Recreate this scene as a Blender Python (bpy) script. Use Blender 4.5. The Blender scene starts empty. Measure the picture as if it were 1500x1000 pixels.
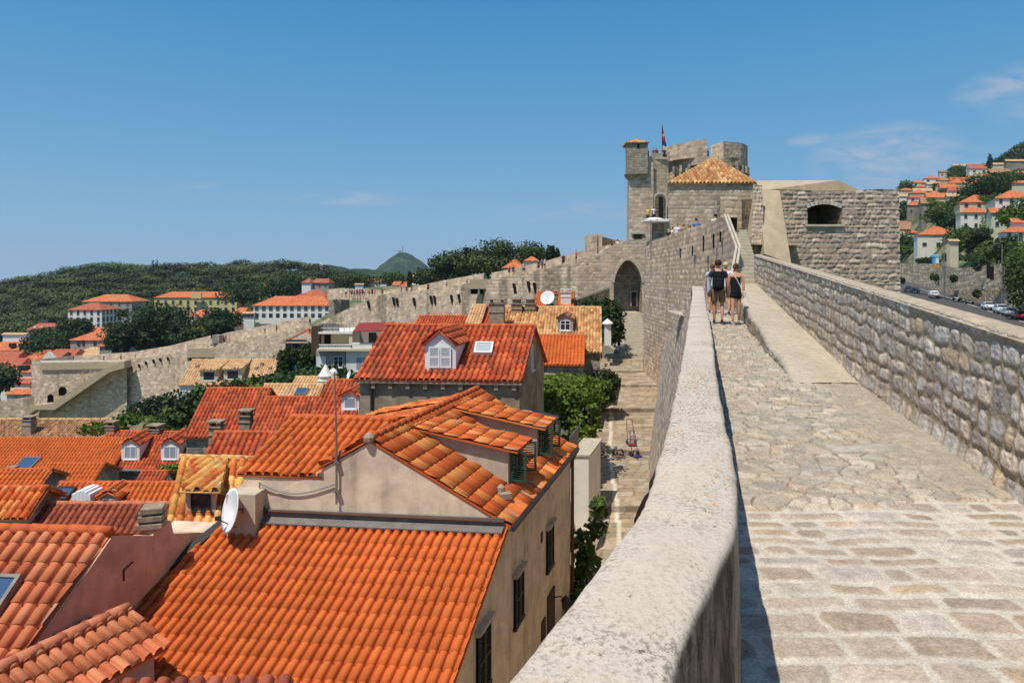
import bpy, bmesh, math, random
import numpy as np
from mathutils import Vector, Matrix
R = math.radians
random.seed(7)
SC = bpy.context.scene
COL = SC.collection
# ------------------------------------------------------------------ camera
# the camera sits at the origin (eye level z = 0) looking along +Y; metres throughout
cam_d = bpy.data.cameras.new('camera'); cam = bpy.data.objects.new('camera', cam_d); COL.objects.link(cam)
cam.location = (0, 0, 0); cam.rotation_euler = (R(90), 0, 0)
cam_d.lens = 24; cam_d.sensor_width = 36; cam_d.shift_y = -92/1500
cam_d.clip_start = .05; cam_d.clip_end = 12000
SC.camera = cam
# ------------------------------------------------------------------ light
SUN = Vector((-.30, -.36, .95)).normalized()
sun_d = bpy.data.lights.new('sun', 'SUN'); sun_d.energy = 4.6; sun_d.angle = R(.5); sun_d.color = (1, .95, .87)
sun = bpy.data.objects.new('sun', sun_d); COL.objects.link(sun)
sun.rotation_euler = SUN.to_track_quat('Z', 'Y').to_euler()
W = bpy.data.worlds.new('World'); SC.world = W; W.use_nodes = True
SC.view_settings.view_transform = 'Standard'; SC.view_settings.look = 'None'
SC.view_settings.exposure = 0.0; SC.view_settings.gamma = 1
SC.cycles.max_bounces = 6; SC.cycles.diffuse_bounces = 3; SC.cycles.glossy_bounces = 2
SC.cycles.transmission_bounces = 3; SC.cycles.volume_bounces = 0; SC.cycles.transparent_max_bounces = 6
SC.cycles.use_denoising = True

class NT:
    """tiny helper for building node trees"""
    def __init__(s, tree): s.t = tree; s.t.nodes.clear()
    def n(s, typ, ins=None, **kw):
        nd = s.t.nodes.new('ShaderNode' + typ)
        for k, v in kw.items(): setattr(nd, k, v)
        for k, v in (ins or {}).items():
            if isinstance(v, bpy.types.NodeSocket): s.t.links.new(v, nd.inputs[k])
            else: nd.inputs[k].default_value = v
        return nd
    def math(s, op, a, b=0.0, c=0.0, clamp=False):
        return s.n('Math', {0: a, 1: b, 2: c}, operation=op, use_clamp=clamp).outputs[0]
    def ramp(s, f, stops, interp='LINEAR'):
        nd = s.n('ValToRGB', {0: f}); cr = nd.color_ramp; cr.interpolation = interp
        while len(cr.elements) < len(stops): cr.elements.new(.5)
        for e, (p, c) in zip(cr.elements, stops):
            e.position = p; e.color = (c, c, c, 1) if isinstance(c, (int, float)) else (*c[:3], 1)
        return nd.outputs[0]
    def noise(s, vec, scale, detail=3, rough=.55, dist=0.0, dim='3D'):
        return s.n('TexNoise', {'Vector': vec, 'Scale': scale, 'Detail': detail, 'Roughness': rough, 'Distortion': dist}).outputs[0]
    def mix(s, f, a, b, blend='MIX'):
        nd = s.n('Mix', data_type='RGBA', blend_type=blend)
        for i, v in ((0, f), (6, a), (7, b)):
            if isinstance(v, bpy.types.NodeSocket): s.t.links.new(v, nd.inputs[i])
            else: nd.inputs[i].default_value = v if i == 0 else (*v[:3], 1)
        return nd.outputs[2]

def sr(r, g, b):
    f = lambda c: ((c/255)/12.92 if c <= 10 else (((c/255)+.055)/1.055)**2.4)
    return (f(r), f(g), f(b))

# sky: Nishita plus a few thin clouds low on the right and near the horizon
w = NT(W.node_tree)
sky = w.n('TexSky', sky_type='NISHITA', sun_disc=False, sun_elevation=math.asin(SUN.z),
          sun_rotation=math.atan2(SUN.x, SUN.y), altitude=40, air_density=1.0, dust_density=.15, ozone_density=3.5)
tc = w.n('TexCoord')
sep = w.n('SeparateXYZ', {0: tc.outputs['Generated']})
az = w.math('DIVIDE', sep.outputs[0], w.math('MAXIMUM', sep.outputs[1], .05))
el = w.math('DIVIDE', sep.outputs[2], w.math('MAXIMUM', sep.outputs[1], .05))
def blob(x0, e0, sx, se, slant=0.0):
    dx = w.math('SUBTRACT', az, x0)
    dx2 = w.math('DIVIDE', dx, sx)
    dy = w.math('DIVIDE', w.math('SUBTRACT', w.math('SUBTRACT', el, e0), w.math('MULTIPLY', dx, slant)), se)
    r2 = w.math('ADD', w.math('MULTIPLY', dx2, dx2), w.math('MULTIPLY', dy, dy))
    return w.math('SUBTRACT', 1.0, r2, clamp=True)
cv = w.n('CombineXYZ', {0: w.math('MULTIPLY', az, 9.0), 1: w.math('MULTIPLY', el, 30.0), 2: 3.3}).outputs[0]
cn = w.noise(cv, 1.3, 7, .62, .6)
cloud = None
for (x0, e0, sx, se, sl, k, lo) in ((.55, .178, .13, .055, 0.1, .62, .36), (.75, .29, .12, .035, .25, .5, .36), (.80, .25, .12, .03, .1, .4, .42),
                      (-.235, .117, .10, .012, -.02, .55, .40), (-.46, .136, .04, .007, 0, .4, .35), (.435, .203, .04, .012, .1, .4, .35),
                      (.66, .14, .22, .06, 0.0, .38, .33), (.12, .10, .2, .02, .05, .25, .4)):
    b = w.math('MULTIPLY', blob(x0, e0, sx, se, sl), w.math('MULTIPLY', w.math('SUBTRACT', cn, lo), 4.0, clamp=True))
    b = w.math('MULTIPLY', b, k, clamp=True)
    cloud = b if cloud is None else w.math('MAXIMUM', cloud, b)
hsv = w.n('HueSaturation', {'Hue': .493, 'Saturation': 1.12, 'Value': 1.0, 'Color': sky.outputs[0]})
kz = 1/.14
def kc(r, g, b): return tuple(c*kz for c in sr(r, g, b))
grad = w.ramp(sep.outputs[2], [(0, kc(149, 184, 213)), (.06, kc(134, 176, 210)), (.2, kc(99, 161, 204)), (.38, kc(60, 139, 196)), (.6, kc(54, 122, 182))])
skyc = w.mix(w.ramp(sep.outputs[2], [(0, .92), (.4, .85), (.75, 0.0)]), hsv.outputs[0], grad)
ccol = w.mix(cloud, skyc, (4.1, 3.95, 4.5))
bg = w.n('Background', {'Color': ccol, 'Strength': .14})
w.n('OutputWorld', {'Surface': bg.outputs[0]})

# ------------------------------------------------------------------ geometry helpers
F = 1000.0; HY = 408.0; CX = 750.0
def P(px, py, Y): return Vector(((px-CX)/F*Y, Y, (HY-py)/F*Y))        # photo point at depth Y
def ray(px, py): return Vector(((px-CX)/F, 1, (HY-py)/F))
def hit(px, py, p0, n):
    d = ray(px, py); return d*(Vector(p0).dot(n)/d.dot(n))
def plane_n(a, b, c): return (Vector(b)-Vector(a)).cross(Vector(c)-Vector(a)).normalized()

def tag(o, label=None, cat=None, group=None, kind=None):
    if label: o['label'] = label
    if cat: o['category'] = cat
    if group: o['group'] = group
    if kind: o['kind'] = kind
    return o
def empty(name, loc=(0, 0, 0), rz=0.0, label=None, cat=None, group=None):
    o = bpy.data.objects.new(name, None); COL.objects.link(o); o.location = loc; o.rotation_euler = (0, 0, rz)
    o.empty_display_size = .3
    return tag(o, label, cat, group)
def kids(o): return [c for c in bpy.data.objects if c.parent == o]
def copy_tree(o, parent=None, loc=None, rz=None, label=None, group=None, scale=None, _k=None):
    c = o.copy(); COL.objects.link(c); c.parent = parent
    if loc is not None: c.location = loc
    if rz is not None: c.rotation_euler[2] = rz
    if scale is not None: c.scale = scale
    if label: c['label'] = label
    if group: c['group'] = group
    for ch in KIDS.get(o.name, []):
        copy_tree(ch, c)
    return c
KIDS = {}
def link(name, me, mat=None, parent=None, smooth=False):
    o = bpy.data.objects.new(name, me); COL.objects.link(o)
    if parent is not None:
        o.parent = parent; o.matrix_parent_inverse = Matrix.Identity(4)
        KIDS.setdefault(parent.name, []).append(o)
    if mat is not None:
        for m in (mat if isinstance(mat, (list, tuple)) else [mat]): me.materials.append(m)
    if smooth: me.polygons.foreach_set('use_smooth', [True]*len(me.polygons))
    return o
class MB:
    def __init__(s): s.v = []; s.f = []; s.mi = []
    def add(s, vs, fs, mi=0):
        b = len(s.v); s.v += [tuple(v) for v in vs]
        s.f += [tuple(b+i for i in f) for f in fs]; s.mi += [mi]*len(fs); return s
    def box(s, c, sz, rz=0.0, mi=0, M=None):
        x, y, z = sz[0]/2, sz[1]/2, sz[2]/2; ca, sa = math.cos(rz), math.sin(rz)
        vs = []
        for dx, dy, dz in ((-x,-y,-z),(x,-y,-z),(x,y,-z),(-x,y,-z),(-x,-y,z),(x,-y,z),(x,y,z),(-x,y,z)):
            v = Vector((dx, dy, dz))
            v = M @ v if M is not None else Vector((dx*ca-dy*sa, dx*sa+dy*ca, dz))
            vs.append(v+Vector(c))
        return s.add(vs, [(0,3,2,1),(4,5,6,7),(0,1,5,4),(1,2,6,5),(2,3,7,6),(3,0,4,7)], mi)
    def obox(s, o, a, b, c, mi=0):
        """box from corner o along three edge vectors"""
        o, a, b, c = map(Vector, (o, a, b, c))
        if a.cross(b).dot(c) < 0: a, b = b, a
        return s.add([o, o+a, o+a+b, o+b, o+c, o+a+c, o+a+b+c, o+b+c], [(0,3,2,1),(4,5,6,7),(0,1,5,4),(1,2,6,5),(2,3,7,6),(3,0,4,7)], mi)
    def prism(s, poly, z0, z1, mi=0):
        n = len(poly)
        a = sum(poly[i][0]*poly[(i+1)%n][1]-poly[(i+1)%n][0]*poly[i][1] for i in range(n))
        if a < 0: poly = poly[::-1]
        zf = (lambda p, z: z if not callable(z) else z(p))
        vs = [(p[0], p[1], zf(p, z0)) for p in poly]+[(p[0], p[1], zf(p, z1)) for p in poly]
        return s.add(vs, [tuple(range(n))[::-1], tuple(range(n, 2*n))]+[(i, (i+1)%n, n+(i+1)%n, n+i) for i in range(n)], mi)
    def slab(s, poly, off, mi=0):
        """extrude a 3-D polygon by vector off"""
        n = len(poly); off = Vector(off); poly = [Vector(p) for p in poly]
        if plane_n(*poly[:3]).dot(off) < 0: poly = poly[::-1]
        vs = poly+[p+off for p in poly]
        return s.add(vs, [tuple(range(n))[::-1], tuple(range(n, 2*n))]+[(i, (i+1)%n, n+(i+1)%n, n+i) for i in range(n)], mi)
    def cyl(s, a, b, r0, r1=None, n=10, mi=0, caps=True):
        a, b = Vector(a), Vector(b); r1 = r0 if r1 is None else r1
        d = (b-a).normalized(); u = d.orthogonal().normalized(); v = d.cross(u)
        vs = []
        for p, r in ((a, r0), (b, r1)):
            for i in range(n):
                t = 2*math.pi*i/n; vs.append(p+u*(r*math.cos(t))+v*(r*math.sin(t)))
        fs = [(i, (i+1)%n, n+(i+1)%n, n+i) for i in range(n)]
        if caps: fs += [tuple(range(n))[::-1], tuple(range(n, 2*n))]
        return s.add(vs, fs, mi)
    def tube(s, pts, r, n=8, mi=0):
        pts = [Vector(p) for p in pts]; rr = r if isinstance(r, (list, tuple)) else [r]*len(pts)
        vs = []; fs = []; u = None
        for k, p in enumerate(pts):
            d = (pts[min(k+1, len(pts)-1)]-pts[max(k-1, 0)]).normalized()
            u = d.orthogonal().normalized() if u is None else (u-d*u.dot(d)).normalized()
            w_ = d.cross(u)
            for i in range(n):
                t = 2*math.pi*i/n; vs.append(p+u*(rr[k]*math.cos(t))+w_*(rr[k]*math.sin(t)))
        for k in range(len(pts)-1):
            for i in range(n): fs.append((k*n+i, k*n+(i+1)%n, (k+1)*n+(i+1)%n, (k+1)*n+i))
        fs += [tuple(range(n))[::-1], tuple(range((len(pts)-1)*n, len(pts)*n))]
        return s.add(vs, fs, mi)
    def lathe(s, c, prof, n=24, mi=0, a0=0.0, a1=2*math.pi):
        """prof: list of (r, z); revolved about the vertical axis through c"""
        c = Vector(c); full = abs(a1-a0-2*math.pi) < 1e-6; m = n if full else n+1
        vs = []
        for (r, z) in prof:
            for i in range(m):
                t = a0+(a1-a0)*i/n; vs.append((c.x+r*math.cos(t), c.y+r*math.sin(t), c.z+z))
        fs = []
        for k in range(len(prof)-1):
            for i in range(n if full else n):
                j = (i+1) % m if full else i+1
                fs.append((k*m+i, k*m+j, (k+1)*m+j, (k+1)*m+i))
        return s.add(vs, fs, mi)
    def me(s, name):
        m = bpy.data.meshes.new(name); m.from_pydata(s.v, [], s.f)
        if any(s.mi): m.polygons.foreach_set('material_index', s.mi)
        m.update(); return m
    def build(s, name, mat=None, parent=None, smooth=False, bevel=0.0):
        o = link(name, s.me(name), mat, parent, smooth)
        if bevel:
            b = o.modifiers.new('bevel', 'BEVEL'); b.width = bevel; b.segments = 2; b.limit_method = 'ANGLE'
        return o

# numpy noise -------------------------------------------------------
def h2(i, j, s=0):
    x = (i.astype(np.int64)*374761393 + j.astype(np.int64)*668265263 + s*974634777) & 0xffffffff
    x = ((x ^ (x >> 13))*1274126177) & 0xffffffff
    x = (x ^ (x >> 16)); x = (x*2246822519) & 0xffffffff; x = x ^ (x >> 15)
    return (x & 0xffffff)/float(0xffffff)
def vn(x, y, s=0):
    xi = np.floor(x); yi = np.floor(y); fx = x-xi; fy = y-yi
    fx = fx*fx*(3-2*fx); fy = fy*fy*(3-2*fy)
    a = h2(xi, yi, s); b = h2(xi+1, yi, s); c = h2(xi, yi+1, s); d = h2(xi+1, yi+1, s)
    return (a*(1-fx)+b*fx)*(1-fy)+(c*(1-fx)+d*fx)*fy
def fbm(x, y, s=0, o=4):
    r = 0; a = .5
    for k in range(o): r = r+a*vn(x*2**k, y*2**k, s+k*17); a *= .5
    return r
def sstep(x, a, b):
    t = np.clip((x-a)/(b-a), 0, 1); return t*t*(3-2*t)
def coursed(u, v, lh, ll, seed=1, hv=.3, lv=.4, warp=.03, wf=2.0):
    """irregular coursed masonry: returns (distance to joint, stone random a, stone random b)"""
    u = u+warp*(vn(u*wf, v*wf, seed+50)-.5)*2; v = v+warp*(vn(u*wf, v*wf, seed+60)-.5)*2
    rg = np.random.RandomState(seed)
    v0 = v.min(); n = int((v.max()-v0)/lh*1.6)+4
    vb = v0-.01+np.concatenate([[0], np.cumsum(lh*(1+hv*(rg.rand(n)*2-1)))])
    row = np.clip(np.searchsorted(vb, v.ravel())-1, 0, n-1).reshape(v.shape)
    d = np.zeros_like(u); a = np.zeros_like(u); b = np.zeros_like(u)
    u0 = u.min(); m = int((u.max()-u0)/ll*1.8)+6
    rnd = .34*lh
    for r in np.unique(row):
        ub = u0-ll*rg.rand()-.01+np.concatenate([[0], np.cumsum(ll*(1+lv*(rg.rand(m)*2-1)))])
        k = row == r
        c = np.clip(np.searchsorted(ub, u[k])-1, 0, m-1)
        dx = np.minimum(u[k]-ub[c], ub[c+1]-u[k]); dv = np.minimum(v[k]-vb[r], vb[r+1]-v[k])
        q = np.maximum(rnd-dx, 0); p = np.maximum(rnd-dv, 0)
        d[k] = np.where((q > 0) & (p > 0), rnd-np.sqrt(q*q+p*p), np.minimum(dx, dv))
        a[k] = h2(c, np.full_like(c, r), seed+3); b[k] = h2(c, np.full_like(c, r), seed+9)
    return d, a, b
def crazy(u, v, cu, cv, seed=1, jit=.8, warp=.03):
    """irregular flagstones (Voronoi): returns (distance to joint in m, random a, random b)"""
    u = u+warp*(vn(u*4, v*4, seed+50)-.5)*2; v = v+warp*(vn(u*4, v*4, seed+60)-.5)*2
    x = u/cu; y = v/cv; xi = np.floor(x); yi = np.floor(y)
    F1 = np.full(u.shape, 9e9); F2 = F1.copy(); A = np.zeros_like(u); B = A.copy(); px = A.copy(); py = A.copy(); qx = A.copy(); qy = A.copy()
    for i in (-1, 0, 1, 2):
        for j in (-1, 0, 1):
            cx = xi+i; cy = yi+j
            sx = (cx+.5+jit*(h2(cx, cy, seed)-.5)+.5*(np.mod(cy, 2)))*cu-cu*.5
            sy = (cy+.5+jit*(h2(cx, cy, seed+1)-.5))*cv
            w_ = .05*(h2(cx, cy, seed+5)-.5)*cu*cu
            dd = (u-sx)**2+((v-sy)*cu/cv)**2+w_
            n1 = dd < F1; n2 = (~n1) & (dd < F2)
            F2 = np.where(n1, F1, np.where(n2, dd, F2)); qx = np.where(n1, px, np.where(n2, sx, qx)); qy = np.where(n1, py, np.where(n2, sy, qy))
            F1 = np.where(n1, dd, F1); px = np.where(n1, sx, px); py = np.where(n1, sy, py)
            A = np.where(n1, h2(cx, cy, seed+2), A); B = np.where(n1, h2(cx, cy, seed+4), B)
    L = np.sqrt((px-qx)**2+((py-qy)*cu/cv)**2)+1e-6
    return (F2-F1)/(2*L), A, B
def lerpc(a, b, t): return np.array(a)*(1-t[..., None])+np.array(b)*t[..., None]
def palette(a, cols):
    cols = np.array(cols); k = np.clip((a*len(cols)).astype(int), 0, len(cols)-1); return cols[k]
def grid_mesh(name, Pm, cols=None, mask=None, mat=None, parent=None, smooth=True, uv=None):
    """Pm: (n,m,3) positions -> quad grid; mask (n-1,m-1) True keeps a face"""
    n, m = Pm.shape[:2]
    idx = np.arange(n*m).reshape(n, m)
    q = np.stack([idx[:-1, :-1], idx[1:, :-1], idx[1:, 1:], idx[:-1, 1:]], -1)
    q = q[mask] if mask is not None else q.reshape(-1, 4)
    me = bpy.data.meshes.new(name)
    me.vertices.add(n*m); me.vertices.foreach_set('co', Pm.reshape(-1).astype(np.float32))
    me.loops.add(q.size); me.loops.foreach_set('vertex_index', q.ravel().astype(np.int32))
    me.polygons.add(len(q)); me.polygons.foreach_set('loop_start', np.arange(0, q.size, 4, dtype=np.int32))
    me.update(calc_edges=True)
    if cols is not None:
        ca = me.color_attributes.new('Col', 'FLOAT_COLOR', 'POINT')
        c4 = np.ones((n*m, 4), np.float32); c4[:, :3] = cols.reshape(-1, 3)
        ca.data.foreach_set('color', c4.ravel())
    if mask is not None:
        bm = bmesh.new(); bm.from_mesh(me)
        bmesh.ops.delete(bm, geom=[v for v in bm.verts if not v.link_faces], context='VERTS'); bm.to_mesh(me); bm.free()
    return link(name, me, mat, parent, smooth)
def orient(Pm, toward):
    """flip grid so that its normal faces 'toward' (a point)"""
    a = Vector(Pm[0, 0]); b = Vector(Pm[-1, 0]); c = Vector(Pm[-1, -1])
    n = (b-a).cross(c-a)
    return Pm if n.dot(Vector(toward)-a) > 0 else None

STONE_COLS = [sr(176,166,152), sr(188,176,158), sr(168,160,150), sr(192,182,168), sr(178,164,144), sr(160,152,142), sr(196,180,156), sr(172,168,162)]
def masonry(name, bot, top, mat, res=.06, lh=.28, ll=.45, seed=1, bulge=.03, mort=.015, cols=None, mortar=sr(176,164,144),
            parent=None, face=(0, 0, 0), resv=None, mask=None, colfn=None, rough=.012, lv=.4, hv=.3, warp=.03, slope_courses=False, contrast=1.0):
    """stone wall between two 3-D polylines (same number of points) with real stone relief"""
    bot = [Vector(p) for p in bot]; top = [Vector(p) for p in top]
    L = [0]
    for i in range(1, len(bot)): L.append(L[-1]+((top[i]-top[i-1]).xy.length+(bot[i]-bot[i-1]).xy.length)/2)
    nu = max(3, int(L[-1]/(res))); us = np.linspace(0, L[-1], nu+1)
    if callable(res) is False: pass
    B = np.stack([np.interp(us, L, [p[k] for p in bot]) for k in range(3)], -1)
    T = np.stack([np.interp(us, L, [p[k] for p in top]) for k in range(3)], -1)
    Hm = np.linalg.norm(T-B, axis=1).max(); nv = max(3, int(Hm/(resv or res))); ts = np.linspace(0, 1, nv+1)
    Pm = B[:, None, :]*(1-ts[None, :, None])+T[:, None, :]*ts[None, :, None]
    U = np.repeat(us[:, None], nv+1, 1)
    V = (Pm[:, :, 2]-(T[:, None, 2] if slope_courses else 0))
    d, a, b = coursed(U, V, lh, ll, seed, hv, lv, warp)
    st = sstep(d, mort*.5, mort+lh*.16)
    hgt = st*bulge*.5*(.5+.9*b)+rough*(fbm(U*7, V*7, seed)-.5)*2*st+.06*bulge
    n = np.cross(np.gradient(Pm, axis=0), np.gradient(Pm, axis=1)); n /= np.linalg.norm(n, axis=2, keepdims=True)+1e-9
    mid = Pm[nu//2, nv//2]
    if np.dot(n[nu//2, nv//2], np.array(face)-mid) < 0: n = -n; flip = True
    else: flip = False
    c = palette(a, cols or STONE_COLS); mean = c.reshape(-1, 3).mean(0); c = mean+(c-mean)*contrast
    c = c*(.80+.36*b[..., None])*(.82+.36*fbm(U*5, V*5, seed+7)[..., None])
    jt = (1-sstep(d, mort*.5, mort*1.3))[..., None]
    c = c*(1-jt)+np.array(mortar)*(.8+.4*fbm(U*3, V*3, 5)[..., None])*jt
    if colfn is not None: c = colfn(U, V, Pm, c)
    Pm = Pm+n*hgt[..., None]
    if flip: Pm = Pm[::-1]; c = c[::-1]
    mk = None
    if mask is not None:
        Q = (Pm[:-1, :-1]+Pm[1:, 1:])/2; mk = mask(Q)
    return grid_mesh(name, Pm, c, mk, mat, parent)

# ------------------------------------------------------------------ materials
MATS = {}
def newmat(name):
    m = bpy.data.materials.new(name); m.use_nodes = True; MATS[name] = m; return m, NT(m.node_tree)
def finish(t, col, rough=.9, bump=None, bs=.3, bd=.02, spec=.25, metal=0.0, extra=None):
    ins = {'Base Color': col if isinstance(col, bpy.types.NodeSocket) else (*col, 1), 'Roughness': rough, 'Metallic': metal, 'Specular IOR Level': spec}
    if bump is not None: ins['Normal'] = t.n('Bump', {'Height': bump, 'Strength': bs, 'Distance': bd}).outputs[0]
    if extra: ins.update(extra)
    b = t.n('BsdfPrincipled', ins); t.n('OutputMaterial', {'Surface': b.outputs[0]})
def mat_stone(name, fine=60.0, amt=.35, bs=.5, bd=.01, tint=(1, 1, 1), stain=.0):
    m, t = newmat(name)
    at = t.n('Attribute', attribute_name='Col').outputs[0]; ob = t.n('NewGeometry').outputs['Position']
    n1 = t.noise(ob, fine, 4, .65); n2 = t.noise(ob, fine*.13, 3)
    f = t.ramp(n1, [(.3, 1-amt), (.7, 1+amt*.6)]); f2 = t.ramp(n2, [(.3, 1-amt*.5), (.7, 1+amt*.3)])
    c = t.mix(1.0, t.mix(1.0, t.mix(1.0, at, f, 'MULTIPLY'), f2, 'MULTIPLY'), tint, 'MULTIPLY')
    if stain:
        sp = t.n('SeparateXYZ', {0: ob})
        v = t.n('CombineXYZ', {0: sp.outputs[0], 1: sp.outputs[1], 2: t.math('MULTIPLY', sp.outputs[2], .12)}).outputs[0]
        s_ = t.ramp(t.noise(v, .55, 5, .6), [(.52, 1.0), (.68, 1-stain)])
        c = t.mix(1.0, c, s_, 'MULTIPLY')
    finish(t, c, .92, n1, bs, bd); return m
def mat_plain(name, col, rough=.8, var=.15, scale=6.0, bs=.15, spec=.25, metal=0.0, streak=0.0):
    m, t = newmat(name); ob = t.n('NewGeometry').outputs['Position']
    n = t.noise(ob, scale, 5, .6)
    c = t.mix(1.0, col, t.ramp(n, [(.3, 1-var), (.7, 1+var*.5)]), 'MULTIPLY')
    if streak:
        sp = t.n('SeparateXYZ', {0: ob})
        v = t.n('CombineXYZ', {0: sp.outputs[0], 1: sp.outputs[1], 2: t.math('MULTIPLY', sp.outputs[2], .1)}).outputs[0]
        c = t.mix(1.0, c, t.ramp(t.noise(v, 2.2, 5, .65), [(.5, 1.0), (.72, 1-streak)]), 'MULTIPLY')
        c = t.mix(1.0, c, t.ramp(t.noise(ob, .9, 5, .7), [(.48, 1.0), (.66, 1-streak*.8)]), 'MULTIPLY')
    finish(t, c, rough, t.noise(ob, scale*6, 3), bs, .01, spec, metal); return m
def mat_tile(name, cols, var=.25, stain=.25, bumpfar=False):
    """roof tiles: one colour per tile (UV is counted in tiles)"""
    m, t = newmat(name)
    uv = t.n('UVMap').outputs[0]; ob = t.n('NewGeometry').outputs['Position']; inf = t.n('ObjectInfo').outputs['Random']
    fl = t.n('VectorMath', {0: uv}, operation='FLOOR').outputs[0]
    sp = t.n('SeparateXYZ', {0: fl}); cm = t.n('CombineXYZ', {0: sp.outputs[0], 1: sp.outputs[1], 2: inf}).outputs[0]
    wn = t.n('TexWhiteNoise', {'Vector': cm}, noise_dimensions='3D')
    k = len(cols)
    c = t.ramp(wn.outputs[0], [(i/k, cols[i]) for i in range(k)], 'CONSTANT')
    s2 = t.n('SeparateColor', {0: wn.outputs[1]})
    c = t.mix(1.0, c, t.ramp(s2.outputs[1], [(0, 1-var), (1, 1+var*.6)]), 'MULTIPLY')
    big = t.noise(ob, .8, 5, .6); fine = t.noise(ob, 28.0, 4, .6)
    c = t.mix(1.0, c, t.ramp(big, [(.35, 1-stain*.6), (.65, 1.05)]), 'MULTIPLY')
    c = t.mix(t.math('MULTIPLY', t.ramp(fine, [(.56, 0.0), (.75, 1.0)]), .35), c, sr(120,78,52))
    bh = fine
    if bumpfar:
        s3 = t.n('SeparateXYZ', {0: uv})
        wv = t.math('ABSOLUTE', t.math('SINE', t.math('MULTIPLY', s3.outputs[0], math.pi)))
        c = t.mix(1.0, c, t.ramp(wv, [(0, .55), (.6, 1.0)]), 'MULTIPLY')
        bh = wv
    finish(t, c, .85, bh, .6 if bumpfar else .25, .05 if bumpfar else .006, .2); return m
def mat_leaf(name, c0, c1, trans=.25):
    m, t = newmat(name)
    at = t.n('Attribute', attribute_name='Rnd').outputs['Fac']; ob = t.n('NewGeometry').outputs['Position']
    c = t.mix(at, c0, c1)
    b = t.n('BsdfPrincipled', {'Base Color': c, 'Roughness': .6, 'Specular IOR Level': .3})
    tr = t.n('BsdfTranslucent', {'Color': c})
    mx = t.n('MixShader', {0: trans, 1: b.outputs[0], 2: tr.outputs[0]})
    t.n('OutputMaterial', {'Surface': mx.outputs[0]}); return m
M_STONE = mat_stone('limestone', 55, .32, .5, .012, tint=(1.08, 1.02, .98))
M_STONE_FAR = mat_stone('limestone_rampart', 9, .16, .3, .03, tint=(1.22, 1.12, 1.04), stain=.22)
M_PAVE = mat_stone('walkway_stone', 70, .34, .5, .006)
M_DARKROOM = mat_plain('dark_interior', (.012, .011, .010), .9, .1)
M_COPING = mat_plain('coping_stone', sr(188, 176, 154), .9, .22, 3, .4)
M_SANDREND = mat_plain('sand_render', sr(186, 166, 136), .95, .16, 2.5, .4, streak=.12)
# parapet: pale cement with grey and orange lichen and weather streaks down its side
def parapet_mat():
    m, t = newmat('parapet_cement'); ob = t.n('NewGeometry').outputs['Position']; nr = t.n('NewGeometry').outputs['Normal']
    sp = t.n('SeparateXYZ', {0: ob}); up = t.n('SeparateXYZ', {0: nr}).outputs[2]
    base = t.mix(t.noise(ob, 2.0, 5, .6), sr(188, 172, 152), sr(210, 196, 178))
    patch = t.ramp(t.noise(ob, 1.9, 3, .5), [(.42, 0.0), (.62, 1.0)])
    spk = t.math('MULTIPLY', t.ramp(t.noise(ob, 60, 6, .8), [(.49, 0.0), (.57, 1.0)]), t.math('ADD', t.math('MULTIPLY', patch, .72), .22))
    c = t.mix(spk, base, sr(118, 106, 92))
    pit = t.ramp(t.noise(ob, 30, 3, .6), [(.66, 0.0), (.72, 1.0)])
    c = t.mix(t.math('MULTIPLY', pit, .6), c, sr(92, 82, 72))
    lich = t.math('MULTIPLY', t.ramp(t.noise(ob, 22, 4, .6), [(.60, 0.0), (.68, 1.0)]), t.ramp(t.noise(t.n('VectorMath', {0: ob, 1: (5, 2, 1)}, operation='ADD').outputs[0], 1.6, 2), [(.5, 0.0), (.62, 1.0)]))
    c = t.mix(t.math('MULTIPLY', lich, .7), c, sr(196, 132, 58))
    v = t.n('CombineXYZ', {0: sp.outputs[0], 1: sp.outputs[1], 2: t.math('MULTIPLY', sp.outputs[2], .38)}).outputs[0]
    stk = t.ramp(t.noise(v, 3.2, 7, .72), [(.40, 0.0), (.56, 1.0)])
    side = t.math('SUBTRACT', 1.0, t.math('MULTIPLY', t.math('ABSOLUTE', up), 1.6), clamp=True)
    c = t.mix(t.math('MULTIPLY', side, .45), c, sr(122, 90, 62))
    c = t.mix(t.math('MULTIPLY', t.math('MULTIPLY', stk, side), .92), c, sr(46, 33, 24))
    hb = t.math('ADD', t.noise(ob, 60, 4, .65), t.math('MULTIPLY', t.noise(ob, 9, 3), 1.2))
    finish(t, c, .95, hb, .55, .008, .15); return m
M_PARAPET = parapet_mat()

def zf(Y): return -1.9+.03*Y
# ---------------- parapet on the town side, bending left close to the viewer
PIN = [(-3.4, -1.75), (-2, -1.2), (-1, -.75), (0, -.29), (.7, .02), (1.4, .333), (1.62, .436), (1.86, .56), (2.157, .716), (2.6, .86), (3.13, 1.005), (3.83, 1.187), (5.03, 1.51), (7.56, 2.225), (12.1, 3.45), (20, 5.62)]
POUT = [(-3.4, -2.2), (-2, -1.62), (-1, -1.16), (0, -.66), (.7, -.33), (1.384, -.014), (1.641, .108), (1.872, .228), (2.297, .427), (2.71, .563), (3.83, .889), (5.0, 1.22), (7.14, 1.81), (11, 2.86), (15.4, 4.06), (20, 5.27)]
def xin(Y): return np.interp(Y, [p[0] for p in PIN], [p[1] for p in PIN])
def xout(Y): return np.interp(Y, [p[0] for p in POUT], [p[1] for p in POUT])
def smooth1(f, Y, s): return (f(Y-s)+2*f(Y)+f(Y+s))/4
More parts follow.
